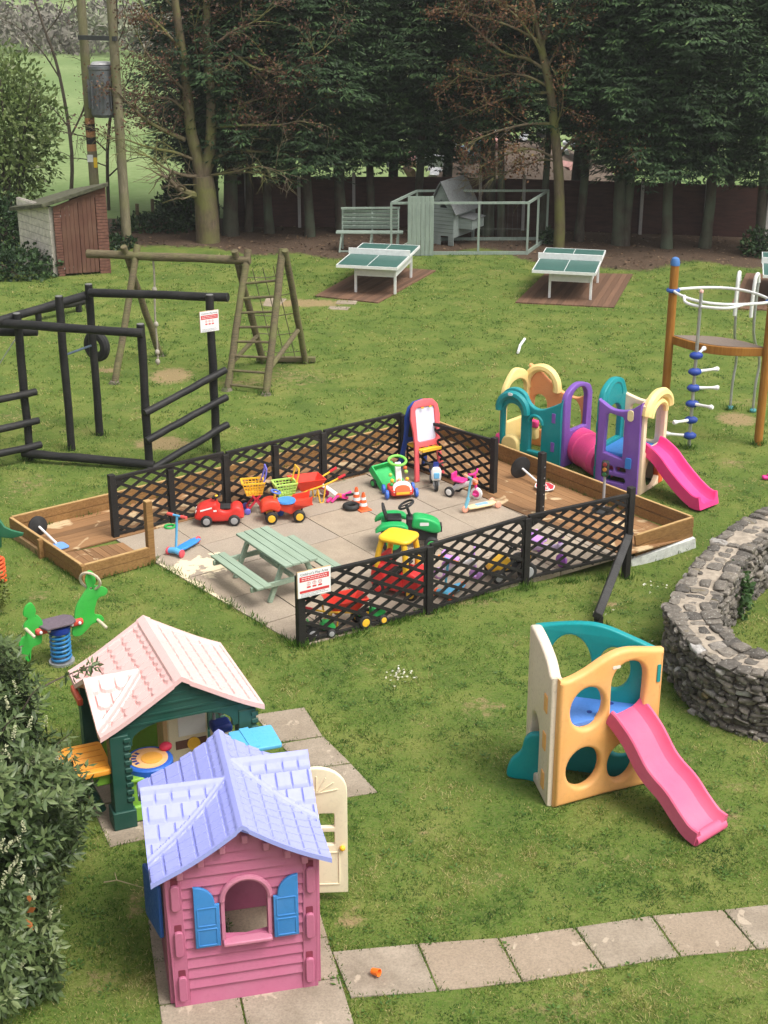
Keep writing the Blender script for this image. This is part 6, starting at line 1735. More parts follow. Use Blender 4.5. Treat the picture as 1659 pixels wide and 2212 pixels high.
# distant wood; haze is put into its paled leaf colours
rs = np.random.RandomState(77); n = 16000
cx = rs.uniform(-62, -12, n); k = rs.randint(0, 60, n); cc = np.stack([np.linspace(-46, -2, 60), 118 + 9*np.sin(np.arange(60)*1.7), 1.1 + .8*np.sin(np.arange(60)*2.3)], 1)
P = cc[k] + unit(rs.randn(n, 3))*(rs.rand(n, 1)**.4)*np.array([2.4, 3, 1.5])
hz = np.array([field_h(float(p[0]), float(p[1])) for p in cc])
P[:, 2] += hz[k]; 
FARW = leafmat('hazed_wood_leaves', [(0, (.16, .145, .125)), (.5, (.21, .20, .165)), (.8, (.19, .22, .13)), (1, (.26, .26, .20))], .8, .1)
w = leaf_mesh('far_wood', P, unit(rs.randn(n, 3)), unit(rs.randn(n, 3)), rs.uniform(.35, .9, n), rs.uniform(.15, .4, n), rs.rand(n)*.6 + .4*(k % 3 == 0), FARW); tag(w, kind='stuff')

# ---------------------------------------------------------------- flowering laurel in the foreground
LAUREL = leafmat('laurel_leaves', [(0, (.026, .046, .016)), (.45, (.078, .118, .042)), (.8, (.155, .20, .08)), (1, (.25, .29, .15))], .38, .15)
def laurel():
    rs = np.random.RandomState(4)
    c = np.array([-3.98, 10.55]); t = thing('laurel_bush', 'large dark laurel bush with cream flower spikes in the left foreground', 'bush', (c[0], c[1], 0))
    n = 9600
    d = unit(rs.randn(n, 3)); az = np.arctan2(d[:, 1], d[:, 0]); 
    l = 1 + .13*np.sin(az*4 + d[:, 2]*5) + .09*np.sin(az*9 - d[:, 2]*7)
    rr = (.55 + .45*rs.rand(n)**.55)*l
    Rz = 1.38
    def boxy(d): # fuller shoulders than an ellipsoid
        h = np.sqrt(np.clip(1 - np.abs(d[:, 2:])**3.2, 0, 1)); xy = d[:, :2]/(np.linalg.norm(d[:, :2], axis=1, keepdims=True) + 1e-9); return np.concatenate([xy*h*(.94 + .10*np.clip(d[:, 2:], 0, 1)), d[:, 2:]], 1)
    C = boxy(d)*rr[:, None]*np.array([1.22, 1.70, Rz]) + np.array([0, 0, 1.16])
    # the top thins into a few longer shoots
    k = C[:, 2] > .05; C = C[k]; d = d[k]; n = len(C)
    Ps, Ds, Ns, Ls, Ws, Vs = [], [], [], [], [], []
    tw = unit(d*.8 + rs.randn(n, 3)*.4 + np.array([0, 0, .45])); side = unit(np.cross(tw, rs.randn(n, 3))); s2 = np.cross(tw, side)
    v0 = np.clip(.36 + .14*rs.randn(n) + .18*np.sin(C[:, 0]*5 + C[:, 2]*4), 0, 1)
    for j in range(8):
        a = j*2.4; o = side*cos(a) + s2*sin(a)
        D = unit(o*.9 + tw*.55 + np.array([0, 0, -.12]) + rs.randn(n, 3)*.15); Nn = unit(tw*.8 - o*.3 + np.array([0, 0, .5]) + rs.randn(n, 3)*.2)
        Ps.append(C + tw*(j*.016)); Ds.append(D); Ns.append(Nn); L_ = .085 + .05*rs.rand(n); Ls.append(L_); Ws.append(L_*(.30 + .08*rs.rand(n))); Vs.append(np.clip(v0 + rs.randn(n)*.10, 0, 1))
    leaf_mesh('foliage', *[np.concatenate(q) for q in (Ps, Ds, Ns, Ls, Ws, Vs)], LAUREL, t, fold=.35)
    # cream flower racemes on the outer, upper side
    m = 165; r3 = np.random.RandomState(9); dd = unit(r3.randn(m, 3) + np.array([.55, -.7, .55])); 
    mb_p, mb_d, mb_n, mb_l, mb_w, mb_v = [], [], [], [], [], []
    for q in dd:
        b = boxy(q[None])[0]*np.array([1.22, 1.70, Rz])*r3.uniform(.93, 1.08) + np.array([0, 0, 1.16])
        if b[2] < .2: continue
        ax = unit((q*.35 + np.array([0, 0, 1.0]) + r3.randn(3)*.25)[None])[0]; ln = r3.uniform(.09, .17)
        for i in range(30):
            f = i/29; o = unit(r3.randn(1, 3))[0]; o = o - ax*o.dot(ax)
            mb_p.append(b + ax*f*ln + o*.004); mb_d.append(unit((o + ax*.3)[None])[0]); mb_n.append(unit((ax + o*.2)[None])[0]); mb_l.append(.021*(1 - .4*f)); mb_w.append(.017); mb_v.append(r3.uniform(.3, 1))
    FL = leafmat('laurel_flowers', [(0, (.30, .33, .16)), (1, (.62, .62, .42))], .6, .2)
    leaf_mesh('flowers', np.array(mb_p), np.array(mb_d), np.array(mb_n), np.array(mb_l), np.array(mb_w), np.array(mb_v), FL, t)
    mb = MB(); r_ = random.Random(8)
    for k in range(14):
        a = r_.uniform(0, 6.28); e = Vector((cos(a)*.8, sin(a)*.9, r_.uniform(1.2, 2.2)))
        mb.tube(cat3([Vector((cos(a)*.12, sin(a)*.12, -.1)), e*.5, e], 5), [.03*(1 - .75*i/10) for i in range(11)], 6)
    # the long shoot reaching over the green playhouse roof
    s0 = Vector((.6, .9, 2.0)); tgt = G(215, 1432, 1.72) - Vector((c[0], c[1], 0))
    sh = cat3([s0, s0.lerp(tgt, .5) + Vector((0, 0, .05)), tgt], 6); mb.tube(sh, [.012*(1 - .6*i/12) for i in range(13)], 6)
    # loose upright shoots breaking the outline
    SP, SD = [], []
    for q in range(26):
        a = r_.uniform(-1.6, 1.2); s0 = Vector((cos(a)*r_.uniform(.5, 1.1), sin(a)*r_.uniform(.6, 1.5), r_.uniform(1.7, 2.35))); e = s0 + Vector((cos(a)*r_.uniform(.05, .30), sin(a)*r_.uniform(.05, .3), r_.uniform(.18, .42)))
        mb.tube([s0, s0.lerp(e, .5) + Vector((0, 0, .03)), e], [.008, .006, .003], 5)
        for j in range(15): SP.append(s0.lerp(e, .25 + .75*j/14)); SD.append((e - s0).normalized())
    SP = np.array(SP); m2 = len(SP); L2 = .07 + .05*r3.rand(m2)
    leaf_mesh('shoot_leaves', SP, unit(r3.randn(m2, 3)*.8 + np.array(SD)*.9), unit(r3.randn(m2, 3)*.6 + np.array([0, 0, 1])), L2, L2*.36, np.clip(.55 + .2*r3.randn(m2), 0, 1), LAUREL, t, fold=.35)
    mb.build('stems', DKB, t)
    k = 46; f = r3.rand(k)*.42 + .58; pp = np.array([sh[min(12, int(q*12))] for q in f]) + r3.randn(k, 3)*.02
    L_ = .07 + .05*r3.rand(k)
    leaf_mesh('shoot_leaves', pp, unit(r3.randn(k, 3) + np.array([.5, 0, -.2])), unit(r3.randn(k, 3)*.6 + np.array([0, 0, 1])), L_, L_*.36, np.clip(.45 + .2*r3.randn(k), 0, 1), LAUREL, t, fold=.35)
    # two orange dead leaves
    pp = np.array([[1.05, -.55, 1.0], [1.08, -.5, .92], [1.02, -.62, .9]]); 
    leaf_mesh('dead_leaves', pp, unit(r3.randn(3, 3)), unit(r3.randn(3, 3) + np.array([0, -1, 1])), np.full(3, .12), np.full(3, .05), np.full(3, .5), leafmat('dead_leaf', [(0, (.5, .16, .05)), (1, (.5, .16, .05))], .6, .2), t)
    return t
laurel()
# ---------------------------------------------------------------- curved dry stone wall
def stone_wall():
    outer_b = [GL(1434, 1440), GL(1478, 1515), GL(1540, 1563), GL(1620, 1592), GL(1720, 1606), GL(1830, 1602), GL(1950, 1585)]
    h = .80
    top_o = [G(1830, 1040, h), G(1760, 1054, h), G(1700, 1076, h), G(1640, 1102, h), G(1578, 1135, h), G(1520, 1190, h), G(1475, 1250, h), Vector((3.55, 16.35, 0))]
    base = [Vector((p.x, p.y)) for p in top_o] + [Vector((p.x, p.y)) for p in outer_b]
    path = cat([(p.x, p.y) for p in base], 6, False); path = [Vector(p) for p in path]
    # resample
    L_ = [0]
    for a, b in zip(path, path[1:]): L_.append(L_[-1] + (b - a).length)
    tot = L_[-1]
    def at(s):
        s = max(0, min(tot - 1e-6, s)); i = max(k for k in range(len(L_)) if L_[k] <= s); i = min(i, len(path) - 2)
        f = (s - L_[i]) / max(1e-6, L_[i+1] - L_[i]); p = path[i].lerp(path[i+1], f)
        a, b = path[max(0, i-1)], path[min(len(path)-1, i+2)]; d = (b - a).normalized()
        return p, d, Vector((-d.y, d.x))      # left of the walking direction = inside
    th = .54
    O = path[len(path)//2]
    print('wall length', tot)
    t = thing('stone_wall', 'curved rough grey dry stone wall with pale mortar on top at the right edge', 'stone wall', (O.x, O.y, 0))
    # core
    vs = []; fs = []; n = 60
    hh = lambda s: h - .05 + .05*mnoise.noise((s*1.1, 3, 0)) + .10*max(0, (s/tot - .45))
    for i in range(n + 1):
        p, d, nn = at(tot*i/n); H = hh(tot*i/n) - .02
        for q, z in ((p + nn*.04, -.4), (p + nn*.05, H), (p + nn*(th - .05), H), (p + nn*(th - .04), -.4)): vs.append((q.x - O.x, q.y - O.y, z))
    for i in range(n):
        for k in range(3): fs.append((i*4+k, i*4+k+1, i*4+4+k+1, i*4+4+k))
    MB().add(vs, fs).build('core', simple('wall_core', (.13, .112, .09), .95, 0, .3, 12), t)
    rs = random.Random(15)
    # unit stone: cube surface in a 4x4 grid per face, corners rounded off
    gi = {}; gv = []; gf = []
    def gid(a, b, c):
        if (a, b, c) not in gi:
            v = Vector((a, b, c))/1.5 - Vector((1, 1, 1)); r_ = v.length; m_ = max(abs(v.x), abs(v.y), abs(v.z))
            gi[(a, b, c)] = len(gv); gv.append(v * (1 - .30*max(0, r_ - 1.12)))
        return gi[(a, b, c)]
    for ax_ in range(3):
        for sd_ in (0, 3):
            for a in range(3):
                for b in range(3):
                    q = []
                    for da, db in ((0,0),(1,0),(1,1),(0,1)):
                        c_ = [0, 0, 0]; c_[ax_] = sd_; c_[(ax_+1) % 3] = a + da; c_[(ax_+2) % 3] = b + db; q.append(gid(*c_))
                    gf.append(q if sd_ else q[::-1])
    SV, SF, ST = [], [], []
    def stone(c, ax, ay, az, sx, sy, sz, tone):
        J = {(a, b, e): Vector((1 + rs.uniform(-.42, .16), 1 + rs.uniform(-.42, .16), 1 + rs.uniform(-.42, .16))) for a in (0, 1) for b in (0, 1) for e in (0, 1)}
        n0 = len(SV)
        for v in gv:
            f, g_, h_ = (v.x + 1)/2, (v.y + 1)/2, (v.z + 1)/2; k = Vector()
            for (a, b, e), jv in J.items(): k += jv*((f if a else 1-f)*(g_ if b else 1-g_)*(h_ if e else 1-h_))
            p_ = c + ax*(v.x*k.x*sx + rs.gauss(0, .005)) + ay*(v.y*k.y*sy + rs.gauss(0, .005)) + az*(v.z*k.z*sz + rs.gauss(0, .004))
            SV.append((p_.x, p_.y, p_.z)); ST.append(tone)
        SF.extend([tuple(i + n0 for i in f) for f in gf])
    Z = Vector((0, 0, 1))
    for side in (0, 1):
        z = -.18
        while z < h + .02:
            ch = rs.uniform(.038, .082); s = rs.uniform(-.1, .1)
            while s < tot:
                ln = rs.uniform(.07, .23); p, d, nn = at(s + ln/2)
                if z + ch/2 < hh(s) + .0:
                    off = nn*(.055 if side == 0 else th - .055) + nn*rs.uniform(-.03, .03)
                    q = Vector((p.x + off.x - O.x, p.y + off.y - O.y, z + ch/2 + rs.uniform(-.012, .012)))
                    tone = rs.random()*.62
                    if rs.random() < .06: tone = rs.uniform(.8, 1)
                    tilt = rs.uniform(-.22, .22)
                    stone(q, Vector((d.x, d.y, tilt)).normalized(), Vector((nn.x, nn.y, 0)), Z, ln/2 + .004, rs.uniform(.07, .12), ch/2 + .004, tone)
                s += ln
            z += ch
    # coping: flat stones at both edges, mortar left bare along the middle
    s = 0
    while s < tot:
        ln = rs.uniform(.12, .30); p, d, nn = at(s + ln/2)
        for e in (0, 1):
            if rs.random() < (.95 if e == 0 else .8):
                w = rs.uniform(.07, .13); off = nn*(.06 if e == 0 else th - .07)
                q = Vector((p.x + off.x - O.x, p.y + off.y - O.y, hh(s) + rs.uniform(-.01, .025)))
                stone(q, Vector((d.x, d.y, rs.uniform(-.12, .12))).normalized(), Vector((nn.x, nn.y, rs.uniform(-.15, .15))).normalized(), Z, ln/2, w, rs.uniform(.02, .04), rs.random()*.55)
        if rs.random() < .8:
            q = Vector((p.x + nn.x*th/2 - O.x, p.y + nn.y*th/2 - O.y, hh(s))); stone(q, Vector((d.x, d.y, rs.uniform(-.1, .1))), Vector((nn.x, nn.y, rs.uniform(-.1, .1))), Z, ln/2*rs.uniform(.5, 1), rs.uniform(.05, .14), .03, rs.random()*.75)
        s += ln
    me = bpy.data.meshes.new('stonework'); me.from_pydata(SV, [], SF); me.attributes.new('lv', 'FLOAT', 'POINT').data.foreach_set('value', np.array(ST, dtype=np.float32))
    bm = bmesh.new(); bm.from_mesh(me); bmesh.ops.recalc_face_normals(bm, faces=bm.faces); bm.to_mesh(me); bm.free()
    m, nt, p = nodes('wall_stone'); g = wpos(nt); at_ = N(nt, 'ShaderNodeAttribute', attribute_name='lv')
    r = ramp(nt, at_, 'Fac', [(0, (.11, .10, .09)), (.3, (.185, .165, .142)), (.62, (.29, .255, .215)), (.8, (.36, .33, .30)), (1, (.58, .56, .54))])
    n1 = N(nt, 'ShaderNodeTexNoise', Scale=16.0, Detail=8.0, Roughness=.75); L(nt, g, 'Position', n1, 'Vector')
    a = mix(nt, (ramp(nt, n1, 'Fac', [(.35, (0,0,0)), (.7, (.75,.75,.75))]), 'Color'), (r, 'Color'), (.05, .045, .042))
    n2 = N(nt, 'ShaderNodeTexNoise', Scale=38.0, Detail=4.0, Roughness=.6); L(nt, g, 'Position', n2, 'Vector')
    b = mix(nt, (ramp(nt, n2, 'Fac', [(.60, (0,0,0)), (.66, (.8,.8,.8))]), 'Color'), (a, 2), (.40, .39, .36))
    n3 = N(nt, 'ShaderNodeTexNoise', Scale=2.6, Detail=5.0); L(nt, g, 'Position', n3, 'Vector')
    b = mix(nt, (ramp(nt, n3, 'Fac', [(.62, (0,0,0)), (.72, (.6,.6,.6))]), 'Color'), (b, 2), (.17, .13, .04))
    L(nt, b, 2, p, 'Base Color'); p.inputs['Roughness'].default_value = .92; p.inputs['Specular IOR Level'].default_value = .2
    bp = N(nt, 'ShaderNodeBump', Strength=.9, Distance=.02); L(nt, n1, 'Fac', bp, 'Height'); L(nt, bp, 'Normal', p, 'Normal')
    link('stonework', me, m, t, ang=60)
    # mortar bed
    vs = []; fs = []; n = 90; k = 7
    for i in range(n + 1):
        s = tot*i/n; p, d, nn = at(s)
        for j in range(k + 1):
            f = .10 + (th - .20)*j/k; q = p + nn*f
            vs.append((q.x - O.x, q.y - O.y, hh(s) + .012 + .016*mnoise.noise((q.x*7, q.y*7, 1)) - .02*abs(j/k - .5)))
    for i in range(n):
        for j in range(k): fs.append((i*(k+1)+j, i*(k+1)+j+1, (i+1)*(k+1)+j+1, (i+1)*(k+1)+j))
    MB().add(vs, fs).build('mortar_cap', simple('pale_mortar', (.33, .28, .225), .95, 0, .35, 9, .8), t)
    return t
stone_wall()
q = G(1575, 1330); leafy_blob('weed_plant', 'leafy green weed growing against the inside of the stone wall', 'weed', (q.x + .06, q.y, .32), (.22, .2, .36), 420, leafmat('weed_leaves', [(0, (.03, .07, .02)), (.5, (.07, .14, .04)), (1, (.13, .22, .07))], .5, .25), .085, 31, stem=3, aspect=.7)
# ---------------------------------------------------------------- toys on the patio
PZ = .022
def toy(name, label, cat_, u, v_, deg, z=PZ, group=None, scale=None):
    q = G(u, v_, z); return thing(name, label, cat_, (q.x, q.y, z), radians(deg), group, scale=scale)
def dirdeg(u0, v0, u1, v1, z=0):
    a, b = G(u0, v0, z), G(u1, v1, z); return degrees(atan2(b.y - a.y, b.x - a.x))
TYRE = plastic('toy_tyre_black', (.014, .014, .015), rough=.6)
def wheel(root, c, r, w, hub, axis=(0, 1, 0), tyre=None, name='wheel'):
    tyre = tyre or TYRE; ax = Vector(axis).normalized(); c = Vector(c)
    o = MB().lathe([(0, -w/2), (r*.86, -w/2), (r, -w*.32), (r, w*.32), (r*.86, w/2), (0, w/2)], c, 20, axis).build(name, tyre, root)
    for s in (-1, 1): MB().lathe([(0, 0), (r*.62, 0), (r*.58, s*w*.10), (r*.2, s*w*.14), (0, s*w*.14)], c + ax*s*w*.5, 16, axis).build('hub', hub, o)
    return o
def ride_on_car():
    d = dirdeg(508, 1134, 446, 1136); t = toy('ride_on_car', 'red ride-on car with grey wheel hubs by the back fence', 'ride-on car', 477, 1128, d + 180)
    # local: front towards -x, viewer side -y
    R_ = plastic('car_red', (.66, .03, .022), rough=.35)
    side = cat([(-.36, .10), (-.37, .20), (-.33, .27), (-.24, .32), (-.10, .36), (-.05, .35), (-.01, .27), (.06, .235), (.14, .24), (.20, .29), (.27, .30), (.33, .26), (.35, .18), (.33, .10), (.0, .06)], 5)
    panel('body', R_, t, side, [], .30, XZ((0, 0, 0)), .045)
    for x in (-.21, .21):
        for y in (-.15, .15): wheel(t, (x, y, .088), .088, .08, GREY)
    sw = MB().torus((-.05, 0, .43), .065, .014, (-.45, 0, 1), 16, 8).build('steering_wheel', TYRE, t); MB().cyl((-.08, 0, .34), (-.05, 0, .43), .014, n=8).build('column', TYRE, sw); MB().ball((-.05, 0, .435), (.028, .028, .02), 8).build('horn', YEL, sw)
    MB().box((.08, 0, .262), (.16, .20, .02)).build('seat', TYRE, t, bevel=.008)
    M = XZ((0, -.151, 0)); MB().prism([(-.30, .24), (-.12, .285), (-.12, .31), (-.30, .265)], M, .003).build('stripe', WHT, t); MB().prism(rrect(-.10, .235, -.05, .262, .005), M, .003).build('stripe', WHT, t)
    for y in (-.08, .08): MB().ball((-.36, y, .21), (.02, .035, .03), 8).build('headlight', WHT, t)
ride_on_car()
def ride_on_tractor():
    d = dirdeg(646, 1125.5, 582.5, 1130); t = toy('ride_on_tractor', 'red ride-on tractor with blue seat and yellow wheel hubs in front of the trolleys', 'ride-on tractor', 614, 1121, d + 180)
    R_ = plastic('tractor_red', (.70, .055, .025), rough=.38)
    panel('bonnet', R_, t, cat([(-.36, .17), (-.34, .30), (-.22, .36), (-.10, .33), (-.06, .24), (-.10, .16), (-.22, .20)], 5), [], .26, XZ((0, 0, 0)), .035)
    panel('chassis', R_, t, [(-.12, .20), (.02, .14), (.10, .10), (.20, .17), (.40, .22), (.40, .31), (.30, .28), (.02, .27), (-.10, .30)], [], .20, XZ((0, 0, 0)), .02)
    MB().prism([(.14, .24), (.42, .27), (.43, .40), (.38, .36), (.16, .33)], XZ((0, -.14, 0)), -.02).build('trailer_side', R_, t, bevel=.006)
    MB().prism([(.14, .24), (.42, .27), (.43, .40), (.38, .36), (.16, .33)], XZ((0, .16, 0)), -.02).build('trailer_side', R_, t, bevel=.006)
    MB().box((.29, 0, .26), (.28, .28, .02)).build('trailer_floor', R_, t)
    MB().lathe([(0, 0), (.13, 0), (.15, .015), (.14, .04), (.05, .03), (0, .03)], (.04, 0, .28), 20).build('seat', BLU if False else plastic('seat_blue', (.06, .25, .62)), t)
    for x in (-.215, .215):
        for y in (-.16, .16): wheel(t, (x, y, .095), .095, .09, YEL)
    sw = MB().torus((-.12, 0, .46), .07, .015, (.3, 0, 1), 16, 8).build('steering_wheel', plastic('steer_blue', (.10, .18, .60)), t); MB().cyl((-.15, 0, .33), (-.12, 0, .46), .02, n=8).build('column', YEL, sw)
ride_on_tractor()
def trolley(label, u, v_, deg, bas, frm, whl, hnd, group='toy shopping trolleys', h=.30):
    t = toy('toy_trolley', label, 'toy trolley', u, v_, deg, group=group)
    b0, b1 = [(-.11, -.09), (.13, -.09), (.13, .09), (-.11, .09)], [(-.17, -.13), (.17, -.13), (.17, .13), (-.17, .13)]
    z0, z1 = h, h + .20
    mb = MB(); ring = lambda f: [Vector((b0[i][0] + (b1[i][0]-b0[i][0])*f, b0[i][1] + (b1[i][1]-b0[i][1])*f, z0 + (z1-z0)*f)) for i in range(4)]
    for f in (0, .25, .5, .75, 1):
        r = ring(f); rr = .014 if f == 1 else .007
        for i in range(4): mb.bar(r[i], r[(i+1) % 4], rr*2, rr*1.6)
    lo, hi = ring(0), ring(1)
    for i in range(4):
        for k in range(6): mb.bar(lo[i].lerp(lo[(i+1) % 4], k/6), hi[i].lerp(hi[(i+1) % 4], k/6), .012, .010, (1, .3, 0))
    mb.box((.01, 0, z0), (.24, .18, .012)); mb.build('basket', bas, t)
    fr = MB()
    for y in (-.10, .10): fr.bar((-.10, y, .06), (.10, y, z0), .03, .03, (0, 1, 0)); fr.bar((.14, y, .06), (-.02, y, z0), .03, .03, (0, 1, 0))
    fr.bar((-.10, -.1, .07), (-.10, .1, .07), .03, .03); fr.bar((.14, -.1, .07), (.14, .1, .07), .03, .03); fr.build('frame', frm, t)
    for x in (-.11, .15):
        for y in (-.13, .13): wheel(t, (x, y, .05), .05, .035, whl, tyre=whl)
    hd = MB()
    for y in (-.11, .11): hd.tube([(.15, y, z1 - .03), (.20, y, z1 + .14), (.21, y, z1 + .22)], .014, 8)
    hd.tube([(.21, -.11, z1 + .22), (.21, .11, z1 + .22)], .014, 8); hd.build('handle', hnd, t)
VIO = plastic('violet_blue_plastic', (.16, .15, .62)); 
trolley('yellow toy shopping trolley with violet handle and red frame', 548, 1104, 12, YEL, plastic('frame_crimson', (.60, .03, .06)), VIO, VIO)
trolley('lime green toy shopping trolley with yellow ends behind the red tractor', 616, 1106, 20, plastic('basket_lime', (.45, .66, .14)), YEL, BLU, YEL)
def wheelbarrow(label, u, v_, deg, tilt=0):
    t = toy('toy_wheelbarrow', label, 'toy wheelbarrow', u, v_, deg, group='red toy wheelbarrows')
    lo = [(-.20, -.10), (.10, -.10), (.10, .10), (-.20, .10)]; hi = [(-.34, -.19), (.20, -.19), (.20, .19), (-.34, .19)]
    th = .02; vs = [(x, y, .22) for x, y in lo] + [(x, y, .40 + (.02 if x < 0 else 0)) for x, y in hi]
    vi = [(x*.9, y*.9, .235) for x, y in lo] + [(x*.95, y*.92, .405 + (.02 if x < 0 else 0)) for x, y in hi]
    mb = MB(); mb.add(vs + vi, [(3,2,1,0)] + [(i, (i+1) % 4, 4+(i+1) % 4, 4+i) for i in range(4)] + [(8,9,10,11)] + [(8+(i+1) % 4, 8+i, 12+i, 12+(i+1) % 4) for i in range(4)] + [(4+i, 4+(i+1) % 4, 12+(i+1) % 4, 12+i) for i in range(4)])
    mb.build('tray', plastic('barrow_red', (.72, .04, .02)), t, bevel=.006)
    for y in (-.15, .15):
        MB().tube(cat3([(-.36, y*.35, .10), (-.15, y*.8, .22), (.20, y, .30), (.46, y*1.15, .40)], 4), .014, 8).build('handle', YEL, t)
        MB().cyl((.40, y*1.12, .377), (.52, y*1.18, .425), .022, n=8).build('grip', plastic('grip_red', (.62, .02, .03)), t)
        MB().tube([(.06, y*.8, .24), (.10, y*.95, .0), (.15, y*.95, .0), (.20, y*.9, .29)], .013, 8).build('leg', YEL, t)
    wheel(t, (-.36, 0, .10), .10, .06, YEL)
wheelbarrow('red toy wheelbarrow with yellow legs behind the lime trolley', 672, 1082, 25)
wheelbarrow('red toy wheelbarrow behind the left panel of the front fence', 735, 1352, 200)
def fallen_bike():
    t = toy('balance_bike', 'pink and white toy bike lying on its side by the orange cones', 'toy bike', 722, 1079, -20)
    MG = plastic('magenta_plastic', (.72, .03, .26))
    MB().tube(cat3([(-.22, .04, .20), (-.10, .02, .16), (.02, 0, .10), (.10, -.02, .07)], 5), .045, 10, sq=.6).build('frame', WHT, t)
    for c, ax in (((-.20, .06, .10), (.4, .9, .5)), ((.12, .05, .05), (.2, .3, 1))): wheel(t, c, .10, .04, WHT, ax, MG)
    MB().box((.10, -.03, .09), (.10, .08, .06)).build('head_badge', ORNG, t, bevel=.02)
    MB().tube([(.02, -.16, .02), (.08, -.08, .09), (.18, .02, .10), (.24, .12, .12)], .022, 8).build('handlebar', MG, t)
    MB().cyl((.20, .0, .10), (.34, .03, .13), .022, n=8).build('grip', TYRE, t)
    MB().box((-.04, -.12, .03), (.05, .16, .05)).build('pedal', MG, t, bevel=.015)
fallen_bike()
def cone(label, u, v_):
    t = toy('traffic_cone', label, 'traffic cone', u, v_, 30, group='two small orange cones')
    h = .285; OC = plastic('cone_orange', (.85, .13, .03))
    MB().box((0, 0, .01), (.20, .20, .02)).build('base', OC, t, bevel=.006)
    r = lambda z: .078 - .056*z/h
    for z0, z1, m, nm in ((.02, .075, OC, 'cone'), (.075, .125, WHT, 'band'), (.125, .175, OC, 'cone'), (.175, .215, WHT, 'band'), (.215, .285, OC, 'cone')):
        MB().lathe([(0 if z0 == .02 else r(z0)*.5, z0), (r(z0), z0), (r(z1), z1), (r(z1)*.6 if z1 == .285 else r(z1)*.5, z1)], (0, 0, 0), 18).build(nm, m, t)
cone('orange and white toy cone standing behind its twin', 770, 1089); cone('orange and white toy cone nearest the small black tyre', 785, 1101)
t = toy('small_tyre', 'small black toy tyre lying flat beside the orange cones', 'toy tyre', 759, 1099, 0)  # a small toy tyre, not a hoop
mb = MB().torus((0, 0, .045), .10, .042, (0, 0, 1), 24, 10); mb.build('tyre', TYRE, t)
def walker():
    t = toy('baby_walker', 'white, red and blue baby walker with a lime ring handle', 'baby walker', 863, 1068, dirdeg(838, 1078, 890, 1074))
    # front of the walker faces -y (the viewer)
    RD = plastic('walker_red', (.72, .05, .03))
    MB().prism(rrect(-.19, -.24, .19, .16, .08), Matrix.Translation((0, 0, .06)), .10).build('base', RD, t, bevel=.02)
    MB().prism(arch(-.15, .0, .15, .10, .09), Matrix.Translation((0, -.20, .10)) @ Matrix.Rotation(radians(62), 4, 'X'), .05).build('front_panel', WHT, t, bevel=.015)
    MB().prism(arch(-.12, .0, .12, .06, .06), Matrix.Translation((0, -.215, .11)) @ Matrix.Rotation(radians(62), 4, 'X'), .055).build('activity_face', plastic('face_red', (.75, .10, .02)), t, bevel=.01)
    MB().box((0, -.252, .115), (.22, .02, .05)).build('activity_strip', YEL, t, bevel=.008)
    MB().bar((0, .02, .12), (0, .16, .50), .10, .05, (0, -1, .4)).build('column', WHT, t, bevel=.015)
    MB().torus((0, .17, .52), .14, .022, (0, -.25, 1), 24, 8).build('ring_handle', plastic('ring_lime', (.22, .66, .10)), t)
    for x, y in ((-.24, -.16), (.24, -.16), (-.24, .10), (.24, .10)): wheel(t, (x, y, .075), .075, .05, BLU, (1, 0, 0), plastic('wheel_blue', (.04, .14, .58)))
    for x, z, m in ((-.12, .24, YEL), (.13, .25, YEL), (-.14, .33, LIME), (.12, .36, LIME), (.0, .24, PEACH), (-.13, .18, GRN), (.11, .42, ORNG)): MB().ball((x, .0 + (z - .2)*.4, z), .032, 10).build('bead', m, t)
walker()
def green_tray():
    t = toy('toy_trailer', 'green plastic toy trailer tray tipped up behind the baby walker', 'toy trailer', 842, 1050, 38)
    G2 = plastic('tray_green', (.03, .46, .12))
    M = Matrix.Translation((-.02, .10, .12)) @ Matrix.Rotation(radians(38), 4, 'X')
    mb = MB(); 
    R3 = M.to_3x3()
    mb.box(M @ Vector((0, 0, 0)), (.40, .40, .025), M=R3); mb.build('tray_floor', G2, t, bevel=.005)
    for x, y, sx, sy in ((-.20, 0, .025, .42), (.20, 0, .025, .42), (0, .20, .42, .025)): MB().box(M @ Vector((x, y, .06)), (sx, sy, .13), M=R3).build('tray_side', G2, t, bevel=.006)
    MB().box(M @ Vector((.0, -.21, .02)), (.38, .03, .05), M=R3).build('tailboard', G2, t, bevel=.006)
    for x in (-.24, .24): wheel(t, (x, .12, .07), .07, .05, GRN, (1, 0, 0))
green_tray()
